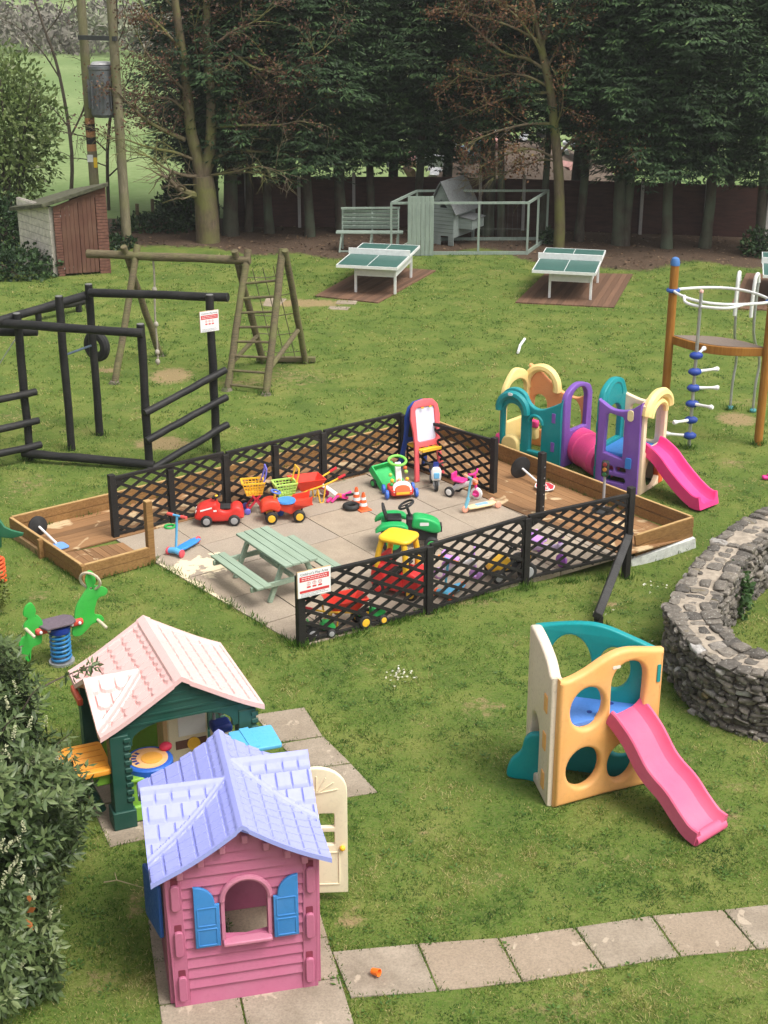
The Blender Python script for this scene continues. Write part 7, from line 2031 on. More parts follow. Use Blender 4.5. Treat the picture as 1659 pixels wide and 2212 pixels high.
def easel():
    a, b = G(899, 1044), G(957, 1031); w = (b - a).length; rz = atan2((b-a).y, (b-a).x); c = (a + b)/2
    t = thing('toy_easel', 'tall pink and blue toy easel with a white board and yellow trays', 'easel', (c.x, c.y, PZ), rz)
    h = HG(c, 868) - .02; w0 = w/2
    print('easel', w, h, degrees(rz))
    CO = plastic('coral_pink', (.80, .12, .14)); tilt = Matrix.Rotation(radians(-9), 4, 'X')
    out = [(-w0 - .03, 0), (-w0 + .06, 0), (-w0 + .10, h*.42), (w0 - .10, h*.42), (w0 - .06, 0), (w0 + .03, 0), (w0 - .02, h*.45), (w0 - .01, h*.62), (w0 + .02, h*.78), (w0 - .01, h*.92), (w0 - .10, h*.99), (0, h*1.01), (-w0 + .10, h*.99), (-w0 + .01, h*.92), (-w0 - .02, h*.78), (-w0 + .01, h*.62), (-w0 + .02, h*.45)]
    hole = rrect(-w0 + .085, h*.49, w0 - .085, h*.91, .05)
    panel('front_frame', CO, t, out, [hole], .05, tilt @ XZ((0, 0, 0)), .015)
    MB().prism(rrect(-w0 + .07, h*.48, w0 - .07, h*.92, .06), tilt @ XZ((0, .012, 0)), .012).build('whiteboard', simple('board_white', (.66, .67, .80), .3, 0, .03), t)
    sep = 2*h*sin(radians(11))
    back = Matrix.Translation((0, sep + .05, 0)) @ Matrix.Rotation(radians(13), 4, 'X')
    panel('rear_frame', plastic('easel_blue', (.012, .06, .36)), t, out, [hole], .05, back @ XZ((0, 0, 0)), .015)
    MB().prism(rrect(-w0 + .07, h*.48, w0 - .07, h*.92, .06), back @ XZ((0, 0, 0)), .012).build('chalkboard', simple('board_green', (.03, .06, .05), .6), t)
    for y, s in ((-.0, 1), (sep*.62, 1)):
        MB().box((0, y + .02, h*.39), (2*w0 - .16, .16, .03)).build('tray', YEL, t, bevel=.012); MB().box((0, y - .055, h*.40), (2*w0 - .16, .02, .06)).build('tray_lip', YEL, t, bevel=.008)
    for x in (-.06, .09): MB().box((x, .145, h*.90), (.05, .02, .02)).build('clip', YEL, t, bevel=.004)
easel()
def motorbike():
    t = toy('toy_motorbike', 'blue and white toy police style motorbike under the pink easel', 'toy motorbike', 938, 1052, -90 + 8)
    # local +x towards the viewer
    B1 = plastic('bike_blue', (.02, .12, .42)); B2 = plastic('bike_sky', (.15, .45, .75))
    wheel(t, (.18, 0, .085), .085, .05, GREY); wheel(t, (-.20, 0, .085), .085, .07, GREY)
    MB().tube(cat3([(-.26, 0, .22), (-.10, 0, .24), (.04, 0, .22), (.14, 0, .28)], 4), [.05]*4 + [.06]*5 + [.07]*4, 10).build('body', B1, t)
    MB().prism([(-.075, .18), (.075, .18), (.085, .34), (.05, .40), (-.05, .40), (-.085, .34)], Matrix.Translation((.12, 0, 0)) @ Matrix(((0,0,1,0),(1,0,0,0),(0,1,0,0),(0,0,0,1))), .08).build('fairing', WHT, t, bevel=.02)
    MB().box((.205, 0, .27), (.02, .09, .10)).build('front_plate', B2, t, bevel=.01); MB().prism([(-.05, .40), (.05, .40), (.04, .48), (-.04, .48)], Matrix.Translation((.12, 0, 0)) @ Matrix(((0,0,1,0),(1,0,0,0),(0,1,0,0),(0,0,0,1))), .02).build('windshield', NAVY, t)
    MB().tube([(.10, -.18, .47), (.12, -.06, .44), (.12, .06, .44), (.10, .18, .47)], .016, 8).build('handlebar', TYRE, t)
    for y in (-.04, .04): MB().cyl((.18, y, .09), (.14, y, .30), .014, n=8).build('fork', GREY, t)
    MB().box((-.12, 0, .29), (.22, .12, .05)).build('seat', TYRE, t, bevel=.02)
motorbike()
def tricycle(label, cf, cs, u0, v0, u1, v1, seatc, g='small tricycles', blackrear=True):
    d = dirdeg(u0, v0, u1, v1); a, b = G(u0, v0), G(u1, v1); wb = (b - a).length
    t = thing('tricycle', label, 'tricycle', (a.x, a.y, PZ), radians(d), g)
    wheel(t, (wb, 0, .10), .10, .045, cf, tyre=WHT if blackrear else cf)
    for y in (-.14, .14): wheel(t, (0, y, .085), .085, .05, WHT, tyre=TYRE if blackrear else cf)
    MB().cyl((0, -.14, .085), (0, .14, .085), .016, n=8).build('axle', GREY, t)
    MB().tube(cat3([(0, 0, .10), (wb*.4, 0, .19), (wb*.75, 0, .26), (wb*.92, 0, .30)], 5), .04, 10).build('frame', cs, t)
    MB().tube([(wb, 0, .10), (wb*.95, 0, .24), (wb*.90, 0, .42)], .024, 8).build('fork', cf, t)
    MB().tube([(wb*.82, -.15, .45), (wb*.90, -.06, .43), (wb*.90, .06, .43), (wb*.82, .15, .45)], .018, 8).build('handlebar', cf, t)
    MB().prism(rrect(-.02, -.10, .20, .10, .06), Matrix.Translation((.02, 0, .25)), .035).build('seat', seatc, t, bevel=.012); MB().box((.0, 0, .32), (.03, .17, .12)).build('seat_back', seatc, t, bevel=.015)
    MB().box((wb*.93, 0, .30), (.07, .09, .12)).build('head_badge', ORNG if blackrear else cs, t, bevel=.02)
    for y in (-.07, .07): MB().box((wb, y, .10), (.06, .05, .02)).build('pedal', cf, t, bevel=.005)
MG = plastic('magenta_plastic', (.72, .03, .26))
tricycle('magenta and white tricycle beside the tall fence post', MG, WHT, 980, 1070, 1029, 1081, MG)
def scooter(label, cst, cdk, cwh, cgr, u0, v0, u1, v1, h, two_front=True, deckc=None, name='scooter'):
    """front wheel(s) at (u0,v0), rear at (u1,v1)"""
    a, b = G(u0, v0), G(u1, v1); wb = (b - a).length; d = degrees(atan2((b-a).y, (b-a).x))
    t = thing(name, label, 'scooter', (a.x, a.y, PZ), radians(d), 'small three-wheeled scooters')
    ys = (-.12, .12)
    for y in ys if two_front else (0,): wheel(t, (0, y, .06), .06, .035, cwh, tyre=cwh)
    for y in (0,) if two_front else (-.09, .09): wheel(t, (wb, y, .055), .055, .035, cwh, tyre=cwh)
    if two_front: MB().tube([(0, -.10, .07), (0, 0, .09), (0, .10, .07)], .045, 10).build('front_axle', cst, t)
    else: MB().tube([(0, 0, .08), (.04, 0, .20), (.05, 0, .24)], .03, 8).build('fork', cst, t)
    panel('deck', cdk, t, [(.04, -.05), (wb*.35, -.075), (wb*.8, -.075), (wb - .0, -.05), (wb - .0, .05), (wb*.8, .075), (wb*.35, .075), (.04, .05)], [], .035, Matrix.Translation((0, 0, .07)) , .012)
    if deckc: MB().box((wb*.55, 0, .090), (wb*.4, .09, .006)).build('deck_grip', deckc, t)
    MB().cyl((.02, 0, .08), (.09, 0, h), .018, n=10).build('stem', cst, t)
    MB().tube([(.09, -.07, h), (.09, .07, h)], .017, 8).build('handlebar', cst, t)
    for s in (-1, 1): MB().cyl((.09, s*.07, h), (.09, s*.17, h), .024, n=10).build('grip', cgr, t)
    return t
BS = plastic('scooter_blue', (.03, .24, .66)); PS = plastic('scooter_peach', (.84, .40, .28)); RS_ = plastic('scooter_red', (.72, .09, .08))
scooter('blue three-wheeled scooter with red wheels and grips on the sandy slabs', plastic('stem_sky', (.10, .38, .68)), BS, plastic('wheel_red_pink', (.62, .07, .10)), RS_, 379, 1204, 428, 1176, .60)
scooter('pale blue and peach scooter with a cream deck beside the tricycle', plastic('stem_pale_blue', (.18, .50, .66)), plastic('deck_cream', (.82, .64, .36)), PS, PS, 1005, 1110, 1069, 1096, .55, False, plastic('deck_blue', (.25, .45, .65)))
def green_tractor():
    a, b = G(848, 1183), G(944, 1182); d = degrees(atan2((b-a).y, (b-a).x))
    t = thing('pedal_tractor', 'green pedal tractor with black seat and steering wheel behind the yellow-roofed car', 'pedal tractor', (a.x, a.y, PZ), radians(d))
    wb = (b - a).length; print('tractor', wb, d)
    G3 = plastic('tractor_green', (.015, .38, .10), rough=.35)
    for y in (-.24, .24): wheel(t, (0, y, .17), .17, .12, GRN)
    for y in (-.20, .20): wheel(t, (wb*.86, y, .11), .11, .09, GRN)
    panel('bonnet', G3, t, cat([(wb*.42, .34), (wb*.44, .46), (wb*.55, .50), (wb*.85, .46), (wb*1.04, .38), (wb*1.06, .26), (wb*.9, .24), (wb*.6, .30)], 4), [], .24, XZ((0, 0, 0)), .04)
    MB().box((wb*.62, 0, .22), (wb*.75, .16, .20)).build('engine_block', TYRE, t, bevel=.02)
    MB().box((wb*.38, 0, .36), (.10, .20, .24)).build('dashboard', TYRE, t, bevel=.02)
    MB().box((wb*1.08, 0, .30), (.03, .16, .10)).build('grille', TYRE, t, bevel=.01)
    for s in (-1, 1): panel('fender', G3, t, cat([(-.26, .33), (-.16, .43), (.0, .46), (.16, .44), (.22, .36), (.10, .38), (-.12, .37)], 4), [], .17, XZ((0, s*.22, 0)), .02)
    MB().box((-.02, 0, .40), (.30, .34, .04)).build('rear_deck', G3, t, bevel=.012)
    MB().box((.02, 0, .46), (.22, .24, .05)).build('seat', TYRE, t, bevel=.02); MB().bar((-.09, 0, .46), (-.15, 0, .66), .23, .04, (1, 0, .3)).build('seat_back', TYRE, t, bevel=.02)
    sw = MB().torus((wb*.30, 0, .66), .115, .018, (-.5, 0, 1), 20, 8).build('steering_wheel', TYRE, t); MB().cyl((wb*.42, 0, .42), (wb*.30, 0, .66), .022, n=8).build('column', TYRE, sw)
    sp_ = MB(); sp_.bar((wb*.30 - .09, 0, .62), (wb*.30 + .09, 0, .70), .03, .01); sp_.build('spoke', TYRE, sw)
    for s in (-1, 1): MB().prism(rrect(wb*.60, .37, wb*.80, .42, .01), XZ((0, s*.123 + (.002 if s < 0 else .0), 0)), .002).build('bonnet_stripe', WHT, t)
green_tractor()
def coupe():
    a = G(866, 1280); t = thing('toy_car', 'red toy car with a yellow roof, partly behind the front trellis fence', 'toy car', (a.x, a.y, PZ), radians(-28), scale=.92)
    R_ = plastic('coupe_red', (.66, .02, .02), rough=.4); Y_ = plastic('coupe_yellow', (.86, .50, .02), rough=.4)
    body = cat([(-.38, .10), (-.40, .34), (-.34, .46), (-.20, .47), (-.14, .30), (.10, .28), (.16, .42), (.28, .42), (.40, .34), (.42, .16), (.36, .09), (0, .07)], 5)
    panel('body', R_, t, body, [], .46, XZ((0, 0, 0)), .06)
    for s in (-1, 1): panel('door', R_, t, rrect(-.13, .14, .13, .36, .05), [], .03, XZ((0, s*.235, 0)), .012)
    MB().box((-.12, 0, .31), (.22, .30, .05)).build('seat', TYRE, t, bevel=.02); MB().box((-.27, 0, .48), (.06, .36, .22)).build('seat_back', R_, t, bevel=.025)
    for x, y in ((-.30, -.19), (-.30, .19), (.18, -.19), (.18, .19)):
        MB().tube(cat3([(x, y, .36), (x*.95, y*1.02, .60), (x*.75 + (.0), y*.9, .86)], 4), .045, 10).build('roof_pillar', Y_, t)
    MB().prism(rrect(-.30, -.24, .22, .24, .12, 7), Matrix.Translation((0, 0, .84)), .075).build('roof', Y_, t, bevel=.03)
    for x in (-.26, .28):
        for y in (-.22, .22): wheel(t, (x, y, .10), .10, .07, YEL if x > 0 else R_)
    sw = MB().torus((.10, 0, .46), .09, .016, (-.7, 0, 1), 18, 8).build('steering_wheel', TYRE, t); MB().cyl((.20, 0, .36), (.10, 0, .46), .02, n=8).build('column', TYRE, sw)
    for y in (-.14, .14): MB().ball((.415, y, .26), (.02, .045, .04), 10).build('headlight', WHT, t)
coupe()
def small_tractor(label, u, v_, deg, c1, c2, hub, sc=1.0, nm='ride_on_tractor'):
    t = toy(nm, label, 'ride-on toy', u, v_, deg, scale=sc)
    panel('bonnet', c1, t, cat([(.02, .14), (.03, .26), (.10, .30), (.26, .25), (.30, .14), (.15, .12)], 4), [], .16, XZ((0, 0, 0)), .025)
    MB().box((-.02, 0, .13), (.44, .14, .08)).build('chassis', c2, t, bevel=.015); MB().box((-.14, 0, .22), (.16, .16, .05)).build('seat', c2, t, bevel=.02); MB().box((-.22, 0, .28), (.03, .16, .14)).build('seat_back', c1, t, bevel=.012)
    for x, r in ((-.16, .12), (.20, .085)):
        for y in (-.15, .15): wheel(t, (x, y, r), r, .07, hub)
    sw = MB().torus((-.0, 0, .40), .07, .012, (-.5, 0, 1), 16, 8).build('steering_wheel', c2, t); MB().cyl((.05, 0, .27), (0, 0, .40), .014, n=8).build('column', c2, sw)
small_tractor('green and black toy tractor just behind the corner post of the front fence', 690, 1372, 15, GRN, TYRE, GREY, .68)
small_tractor('green and yellow toy tractor between the red wheelbarrow and the red toy car', 797, 1346, 30, GRN, TYRE, YEL, .75)
small_tractor('black ride-on digger with a yellow bonnet behind the front fence', 1102, 1246, 195, YEL, TYRE, GREY, 1.15, 'ride_on_digger')
scooter('sky blue scooter with orange wheels behind the front fence', plastic('stem_blue2', (.10, .42, .62)), SKY, ORNG, plastic('grip_orange', (.85, .25, .05)), 958, 1296, 1000, 1275, .55, True)
tricycle('lilac and white tricycle behind the middle of the front fence', LILAC, WHT, 958, 1245, 1028, 1258, LILAC, 'small tricycles', False)
tricycle('purple and white tricycle behind the right panel of the front fence', plastic('trike_purple', (.36, .10, .52)), plastic('trike_lilac', (.62, .48, .74)), 1150, 1200, 1212, 1228, LILAC, 'small tricycles', False)
# play road signs in the sandpit
def stop_sign():
    a, b = G(1124, 1032, .03), G(1174, 1053, .06); d = b - a
    t = thing('toy_road_sign', 'fallen red octagonal toy stop sign with a white pole in the right sandpit bay', 'toy road sign', (a.x, a.y, .03), atan2(d.y, d.x))
    Ln = d.length; 
    MB().lathe([(0, -.02), (.19, -.02), (.19, .01), (.06, .05), (0, .05)], (0, 0, .18), 22, (1, 0, -.12)).build('base', TYRE, t)
    MB().cyl((.03, 0, .18), (Ln - .1, 0, .06), .018, n=10).build('pole', WHT, t)
    M = Matrix.Translation((Ln + .03, 0, .05)) @ Matrix.Rotation(radians(4), 4, 'Y')
    oc = [(.17*cos(pi/8 + k*pi/4), .17*sin(pi/8 + k*pi/4)) for k in range(8)]
    MB().prism(oc, M, .014).build('sign_edge', WHT, t)
    f = MB().prism([(x*.9, y*.9) for x, y in oc], M @ Matrix.Translation((0, 0, .0145)), .002).build('sign_face', plastic('stop_red', (.65, .03, .05)), t)
    textmesh('lettering', 'STOP', .12, WHT, f, M @ Matrix.Translation((0, 0, .018)) @ Matrix.Rotation(radians(-20), 4, 'Z'))
stop_sign()
def traffic_light():
    a = G(1302, 1105, .03); t = thing('toy_traffic_light', 'toy traffic light with a black head on a grey pole in the right sandpit bay', 'toy traffic light', (a.x, a.y, .03), radians(-20))
    h = HG(a, 1000)
    MB().lathe([(0, 0), (.17, 0), (.17, .03), (.05, .06), (0, .06)], (0, 0, 0), 20).build('base', TYRE, t)
    MB().cyl((0, 0, .05), (0, 0, h - .22), .022, n=10).build('pole', GREY, t)
    hd = MB().box((0, 0, h - .12), (.11, .11, .25)).build('head', TYRE, t, bevel=.02)
    for k, m in enumerate((plastic('lens_green', (.02, .12, .04)), plastic('lens_amber', (.45, .18, .02)), plastic('lens_red', (.25, .02, .02)))): MB().lathe([(0, 0), (.034, 0), (.03, .012), (0, .012)], (0, -.055, h - .20 + k*.08), 14, (0, -1, 0)).build('lens', m, hd)
traffic_light()
def left_sign():
    a = G(84, 1156, .03); t = thing('toy_road_sign', 'toy road sign lying in the left sandpit bay, black round base uppermost', 'toy road sign', (a.x, a.y, .03), radians(-50))
    MB().lathe([(0, -.02), (.15, -.02), (.15, .01), (.05, .04), (0, .04)], (0, 0, .15), 20, (1, 0, .15)).build('base', TYRE, t)
    MB().cyl((.02, 0, .15), (.55, 0, .05), .018, n=8).build('pole', WHT, t)
    MB().prism(rrect(.5, -.12, .75, .12, .05), Matrix.Translation((0, 0, .02)), .012).build('sign_face', plastic('sign_blue', (.15, .32, .70)), t)
left_sign()
t = toy('sand_ring', 'small green plastic ring on the slabs by the back fence', 'toy ring', 367, 1139, 0); MB().torus((0, 0, .015), .075, .018, (0, 0, 1), 20, 8).build('ring', GRN, t)
t = toy('plastic_scrap', 'tiny green plastic scrap on the patio slabs in front of the scooter', 'litter', 1273, 1332 if False else 1180, 0)
bpy.data.objects.remove(t)

# ---------------------------------------------------------------- small things on the lawn and path
q = G(804, 2108); t = thing('plastic_cup', 'small orange plastic cup lying on the paving path', 'cup', (q.x, q.y, .02), .6)
MB().lathe([(0, 0), (.028, 0), (.036, .075), (.031, .075), (.024, .008), (0, .008)], (0, 0, .034), 18, (.4, -1, .18)).build('cup', plastic('cup_orange', (.90, .18, .01)), t)
a, b = G(1119, 766), G(1133, 737); t = thing('white_pipe', 'white plastic pipe lying on the far lawn', 'pipe', (a.x, a.y, .05)); MB().tube([(0, 0, 0), ((b-a).x*.5 - .03, (b-a).y*.5, 0), ((b-a).x, (b-a).y, 0)], .03, 10).build('pipe', WHT, t)
q = G(1656, 1036); t = thing('pink_toy', 'small pink plastic toy on the lawn at the right edge', 'toy', (q.x, q.y, 0)); MB().prism(rrect(-.08, -.05, .08, .05, .03), Matrix.Translation((0, 0, .01)), .06).build('shell', MG, t, bevel=.02); MB().ball((.03, 0, .08), .035, 8).build('knob', MG, t)
q = G(1120, 1290)
a, b = z7(450, 828), z7(632, 862); t = thing('bare_twig', 'pale bare twig lying on the grass between the laurel and the pink playhouse', 'twig', (a.x, a.y, .03)); d = b - a
mb = MB(); mb.tube([(0, 0, 0), (d.x*.3, d.y*.3 + .03, .03), (d.x, d.y, .02)], [.007, .006, .003], 5); mb.tube([(d.x*.3, d.y*.3 + .03, .03), (d.x*.22, d.y*.3 + .12, .05)], .004, 5); mb.build('twig', simple('twig_pale', (.36, .30, .18), .9), t)

# ---------------------------------------------------------------- spring riders
def spring_rider():
    base = G(134, 1430); a = G(62, 1345, .50); b = G(196, 1312, .50); d = (b - a).xy; rz = atan2(d.y, d.x)
    t = thing('spring_rider', 'green rabbit-shaped spring rider on a blue coil spring', 'spring rider', (base.x, base.y, 0), rz)
    GR = plastic('rider_green', (.035, .40, .05), rough=.5); RP = simple('pale_rope', (.55, .48, .36), .95, 0, .3, 60)
    n = 7*20; MB().tube([(.115*cos(2*pi*i/20), .115*sin(2*pi*i/20), .03 + .42*i/n) for i in range(n + 1)], .018, 8).build('spring', plastic('spring_blue', (.02, .17, .40), rough=.35), t)
    MB().lathe([(0, 0), (.16, 0), (.16, .03), (0, .03)], (0, 0, 0), 18).build('base_plate', STEEL, t); MB().lathe([(0, 0), (.14, 0), (.14, .07), (0, .07)], (0, 0, .43), 18).build('spring_cap', NAVY, t)
    MB().prism([(-.20, -.15), (.12, -.15), (.20, -.08), (.20, .08), (.12, .15), (-.20, .15), (-.26, 0)], Matrix.Translation((.0, 0, .54)), .03).build('seat', simple('seat_mauve', (.13, .10, .125), .8, scale=50), t, bevel=.008)
    front = cat([(.16, .34), (.20, .52), (.24, .70), (.34, .84), (.40, .92), (.385, 1.02), (.43, 1.14), (.50, 1.10), (.52, .98), (.50, .93), (.58, .90), (.66, .84), (.64, .77), (.54, .75), (.50, .68), (.47, .55), (.56, .50), (.58, .42), (.44, .42), (.36, .36), (.26, .30)], 4)
    panel('front_figure', GR, t, front, [ell(.45, .90, .02, .02, 10)], .03, XZ((0, 0, 0)), .006)
    rear = cat([(-.24, .34), (-.22, .50), (-.20, .62), (-.26, .72), (-.29, .70), (-.27, .80), (-.32, .90), (-.40, .86), (-.43, .76), (-.38, .70), (-.44, .62), (-.42, .50), (-.50, .44), (-.52, .30), (-.46, .16), (-.40, .14), (-.36, .30)], 4)
    panel('rear_figure', GR, t, rear, [], .03, XZ((0, 0, 0)), .006)
    for x in (.20, -.20):
        c = MB().box((x, 0, .50), (.22, .12, .09)).build('clamp', plastic('clamp_red', (.55, .06, .04)), t, bevel=.03)
        for dx in (-.05, .05): MB().ball((x + dx, -.062, .50), .022, 8).build('bolt', WHT, c)
    MB().torus((.45, 0, 1.0), .13, .018, (.6, .6, .25), 20, 6).build('rope_ring', RP, t)
    for x, z in ((.50, .46), (-.42, .58)):
        for s in (-1, 1): MB().tube(cat3([(x, 0, z), (x + .02, s*.10, z - .02), (x + .05, s*.18, z - .06)], 4), .020, 8).build('foot_rope', RP, t)
spring_rider()
def croc():
    base = GL(-6, 1258); t = thing('spring_rider', 'dark green crocodile-shaped spring rider cut off by the left edge', 'spring rider', (base.x, base.y, 0), radians(-12))
    DG2 = plastic('croc_green', (.012, .13, .06))
    panel('figure', DG2, t, [(-.7, .40), (-.2, .36), (.0, .42), (.12, .55), (.13, .70), (.30, .70), (.46, .75), (.47, .79), (.30, .82), (.20, .86), (.14, .96), (.06, .97), (.0, .90), (-.15, .78), (-.5, .66), (-.75, .60)], [ell(.11, .86, .02, .02, 10)], .04, XZ((0, 0, 0)), .008)
    n = 6*20; MB().tube([(.12*cos(2*pi*i/20), .12*sin(2*pi*i/20), .03 + .36*i/n) for i in range(n + 1)], .02, 8).build('spring', plastic('spring_orange', (.75, .10, .02)), t)
    MB().prism(rrect(-.3, -.15, .05, .15, .04), Matrix.Translation((0, 0, .56)), .03).build('seat', NAVY, t)
croc()
# box hedge scrap below the crocodile, at the left edge
q = G(-12, 1300); leafy_blob('box_bush', 'yellow-green clipped bush cut off by the left edge below the crocodile', 'bush', (q.x - .1, q.y - .25, .25), (.38, .35, .42), 1500, leafmat('box_leaves', [(0, (.05, .07, .01)), (.5, (.12, .15, .03)), (1, (.25, .26, .06))], .5, .2), .05, 41, stem=3, aspect=.6)
# ---------------------------------------------------------------- grass: short bent blades, denser near the camera
def in_poly(x, y, poly):
    r = np.zeros(len(x), bool); n = len(poly)
    for i in range(n):
        (x1, y1), (x2, y2) = poly[i], poly[(i+1) % n]
        c = ((y1 > y) != (y2 > y)); r ^= c & (x < (x2 - x1)*(y - y1)/((y2 - y1) + 1e-12) + x1)
    return r
def shrink(poly, e):
    c = sum((Vector(q[:2]) for q in poly), Vector((0, 0)))/len(poly); return [tuple(Vector(q[:2]) + (c - Vector(q[:2])).normalized()*e) for q in poly]
BLOCK = [shrink([q.xy for q in patio_poly], .04), shrink([A0, A1, A2, G(330, 1205).xy, G(250, 1168).xy], .0), [tuple(q) for q in (A0, G(250, 1168).xy, PBR, G(1346, 1204).xy, BL_.xy, BR.xy, CORN)]] + [shrink(q, .035) for q in path_polys] + [shrink([v.xy for v in q], .03) for q in DK]
rg = np.random.RandomState(21)
PN = [(rg.uniform(.6, 9), rg.uniform(0, 6.28), rg.uniform(0, 6.28)) for _ in range(26)]
def pn(x, y):
    """irregular patchiness at several sizes"""
    s = np.zeros(len(x))
    for k, a, ph in PN: s += np.sin(k*(x*cos(a) + y*sin(a)) + ph + 1.3*np.sin(k*.6*(x*sin(a) - y*cos(a)) + ph*2))
    return .30*np.clip(s/7.0, -1, 1)
def blades(y0, y1, dens, ln, wd):
    area_x0 = lambda y: np.maximum(-(y*.928 + 3.2)*.275 - .3, X0 + .2)
    K = 9                                   # blades grow in small tufts
    m = int((y1 - y0)*dens*14/K); cy = rg.uniform(y0, y1, m); cx = rg.uniform(-7, 7, m)*(1 if y1 < 17 else 12/7)
    k = np.abs(cx) < (cy*.928 + 3.2)*.30 + .7; cx, cy = cx[k], cy[k]; m = len(cx); sd = .018 + .0011*y0
    tv = np.repeat(rg.randn(m)*.17, K); xs = np.repeat(cx, K) + rg.randn(m*K)*sd; ys = np.repeat(cy, K) + rg.randn(m*K)*sd*1.1
    for p in BLOCK:
        k = ~in_poly(xs, ys, p); xs, ys, tv = xs[k], ys[k], tv[k]
    # bare patches and the leaf-littered ground under the trees carry few blades
    gx = np.clip(((xs - X0)/(X1 - X0)*nx).round().astype(int), 0, nx)
    tt_ = (ys - Y0)/(Y1 - Y0); tj = (-.6 + np.sqrt(.36 + 1.6*np.clip(tt_, 0, 1)))/.8
    gy = np.clip((tj*ny).round().astype(int), 0, ny)
    W_ = np.array(wv, dtype=np.float32).reshape(ny + 1, nx + 1, 4)
    w = W_[gy, gx, 0]; dt = W_[gy, gx, 1]
    w = np.clip(w + 1.1*w*(w < .9)*pn(xs*3, ys*3), 0, 1)
    k = (rg.rand(len(xs)) > np.clip(w*1.05, 0, .93)) & (rg.rand(len(xs)) > dt*1.15)
    xs, ys, w, tv = xs[k], ys[k], w[k], tv[k]; n = len(xs)
    z = np.array([0.]) - .30*np.exp(-(((xs - 3.9)/1.25)**2 + ((ys - 19.1)/1.25)**2))
    # slow drifts of colour and length across the lawn
    f1 = np.sin(xs*1.9 + np.sin(ys*1.3)*1.7)*np.sin(ys*1.6 + np.sin(xs*1.1)*2.0); f2 = np.sin(xs*5.3 + ys*2.1)*np.sin(ys*4.7 - xs*3.3); f3 = np.sin(xs*13 - ys*7)*np.sin(ys*11 + xs*5)
    V = np.clip(.46 + .15*f1 + .12*f2 + .10*f3 + .12*rg.randn(n) + tv + .32*w + 1.25*pn(xs, ys), 0, 1)
    strw = rg.rand(n) < (.05 + .05*(f1 > .2)); V = np.where(strw, .82 + .18*rg.rand(n), V)
    D = np.stack([rg.randn(n)*.8, rg.randn(n)*.8, (.40 if y1 <= 17 else .22) + .5*rg.rand(n)], 1); D /= np.linalg.norm(D, axis=1, keepdims=True)
    Nn = np.stack([rg.randn(n)*.6, rg.randn(n)*.6, 1.2 + rg.rand(n)], 1); Nn /= np.linalg.norm(Nn, axis=1, keepdims=True)
    l = ln*(.55 + .8*rg.rand(n))*(1 + .25*f1 + .2*f2)
    return np.stack([xs, ys, z - .004], 1), D, Nn, l, wd*(.7 + .6*rg.rand(n)), V
def fringe(lines, per_m, ln, wd, spread=.05):
    Ps = []
    for a, b in lines:
        a, b = Vector(a[:2]), Vector(b[:2]); n = int((b - a).length*per_m); f = rg.rand(n); 
        ns = np.clip(.5 + .5*np.sin(f*(b-a).length*9 + a.x*5) + .3*rg.randn(n), 0, 1.3)
        q = np.stack([a.x + (b.x-a.x)*f, a.y + (b.y-a.y)*f], 1) + rg.randn(n, 2)*spread; k = rg.rand(n) < ns; Ps.append(q[k])
    P = np.concatenate(Ps); n = len(P); z = -.30*np.exp(-(((P[:, 0] - 3.9)/1.25)**2 + ((P[:, 1] - 19.1)/1.25)**2))
    D = unit(np.stack([rg.randn(n)*.5, rg.randn(n)*.5, .8 + .5*rg.rand(n)], 1)); Nn = unit(np.stack([rg.randn(n), rg.randn(n), .5 + rg.rand(n)], 1))
    return np.stack([P[:, 0], P[:, 1], z - .004], 1), D, Nn, ln*(.5 + rg.rand(n)), wd*(.7 + .6*rg.rand(n)), np.clip(.33 + .14*rg.randn(n), 0, 1)
GRASS = leafmat('grass_blades', [(0, (.022, .068, .008)), (.3, (.060, .140, .015)), (.55, (.128, .215, .030)), (.8, (.235, .26, .058)), (1, (.42, .37, .16))], .7, .35)
parts = [blades(9.0, 12.5, 3600, .042, .0065), blades(12.5, 17, 2600, .044, .008), blades(17, 25, 1300, .045, .010), blades(25, 40.5, 520, .055, .016)]
edge = [(G(652, 1404), F3b), (G(322, 1207), G(652, 1404)), (A0, A1), (A1, A2), (BL_, BR), (A0, CORN), (CORN, BR), (outer_b_hint := G(1428, 1385), G(1478, 1515)), (G(1478, 1515), G(1620, 1592))]
parts.append(fringe(edge, 420, .085, .010, .045))
parts.append(fringe([(q[i], q[(i+1) % len(q)]) for q in path_polys for i in range(len(q))], 150, .04, .008, .022))
feet = []
for p in (cA, cB, cC, cD, cE, G(247, 828), G(348, 768), G(490, 843), G(570, 783), G(574, 853), G(661, 784), G(1637, 961), G(1488, 968), G(1577, 884), G(1626, 890), F0, F1, F2, F3b, GL(1292, 1356), GL(327, 1217)):
    feet.append(((p.x - .12, p.y - .04), (p.x + .12, p.y - .04)))
parts.append(fringe(feet, 500, .11, .014, .05))
col_ = [np.concatenate([p[i] for p in parts]) for i in range(6)]
print('grass blades', len(col_[0]))
tag(leaf_mesh('grass', *col_, GRASS, fold=.1), kind='stuff')
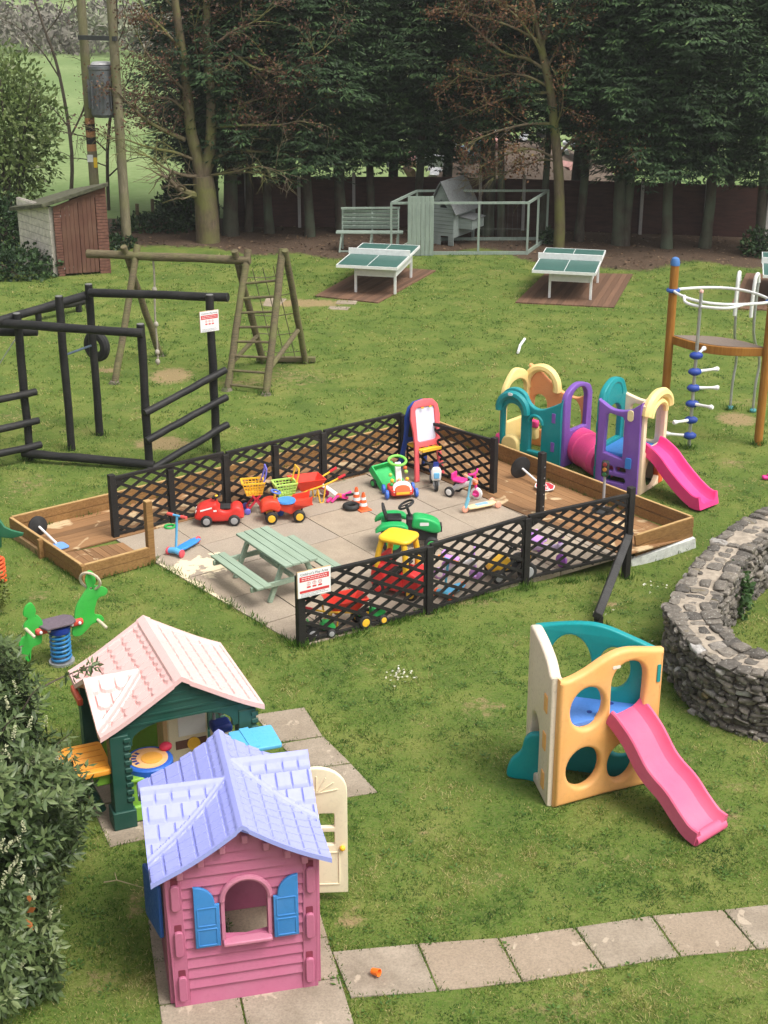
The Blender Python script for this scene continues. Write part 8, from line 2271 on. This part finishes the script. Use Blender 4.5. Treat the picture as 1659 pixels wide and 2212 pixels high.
# broad-leaved weeds and clover in the near lawn
n = 1500; wy = rg.uniform(9.2, 24, n); wx = rg.uniform(-1, 1, n)*((wy*.928 + 3.2)*.275 + .2)
for p in BLOCK: k = ~in_poly(wx, wy, p); wx, wy = wx[k], wy[k]
k = pn(wx*1.7 + 4, wy*1.7) > -.02; wx, wy = wx[k], wy[k]; n = len(wx)
wa = np.repeat(rg.rand(n)*6.28, 6) + np.tile(np.arange(6)*1.05, n) + rg.randn(n*6)*.2
Pw = np.stack([np.repeat(wx, 6) + .02*np.cos(wa), np.repeat(wy, 6) + .02*np.sin(wa), np.full(n*6, .018) - .30*np.exp(-(((np.repeat(wx, 6) - 3.9)/1.25)**2 + ((np.repeat(wy, 6) - 19.1)/1.25)**2))], 1)
WEED = leafmat('lawn_weed_leaves', [(0, (.035, .09, .014)), (.6, (.07, .145, .024)), (1, (.13, .21, .045))], .5, .25)
tag(leaf_mesh('lawn_weeds', Pw, unit(np.stack([np.cos(wa), np.sin(wa), .15 + .25*rg.rand(n*6)], 1)), unit(np.array([0, 0, 1.0]) + rg.randn(n*6, 3)*.2), np.repeat(.03 + .035*rg.rand(n), 6), np.repeat(.014 + .014*rg.rand(n), 6), np.clip(.5 + .25*rg.randn(n*6), 0, 1), WEED), kind='stuff')
# small white flower heads scattered in the lawn
q0 = G(862, 1462); rw = np.random.RandomState(5); nW = 46
P = np.concatenate([np.stack([q0.x + rw.randn(nW)*.09, q0.y + rw.randn(nW)*.10, np.full(nW, .03)], 1)] + [np.stack([G(u, v_).x + rw.randn(6)*.12, G(u, v_).y + rw.randn(6)*.12, np.full(6, .03) + lawn_z(G(u, v_).x, G(u, v_).y)], 1) for u, v_ in ((1410, 1230), (1425, 1225), (1395, 1385), (1320, 1330))])
n = len(P); FLW = leafmat('white_petals', [(0, (.55, .52, .38)), (1, (.78, .78, .70))], .6, .2)
tag(leaf_mesh('lawn_flowers', P, unit(rw.randn(n, 3)*np.array([1, 1, .2])), unit(rw.randn(n, 3)*.4 + np.array([0, 0, 1])), .028 + .02*rw.rand(n), .024 + .01*rw.rand(n), rw.rand(n), FLW), kind='stuff')
# fallen leaves and twigs under the trees
n = 2600; xs = rw.uniform(-7.5, 10, n); ys = rw.uniform(38.2, 45, n); k = np.array([dirt_at(x, y) > .4 for x, y in zip(xs, ys)]); xs, ys = xs[k], ys[k]; n = len(xs)
LIT = leafmat('leaf_litter', [(0, (.03, .02, .012)), (.5, (.10, .06, .035)), (1, (.22, .15, .09))], .8, 0)
tag(leaf_mesh('leaf_litter', np.stack([xs, ys, .012 + .02*rw.rand(n)], 1), unit(rw.randn(n, 3)*np.array([1, 1, .15])), unit(rw.randn(n, 3)*.3 + np.array([0, 0, 1])), .06 + .08*rw.rand(n), .04 + .05*rw.rand(n), rw.rand(n), LIT), kind='stuff')
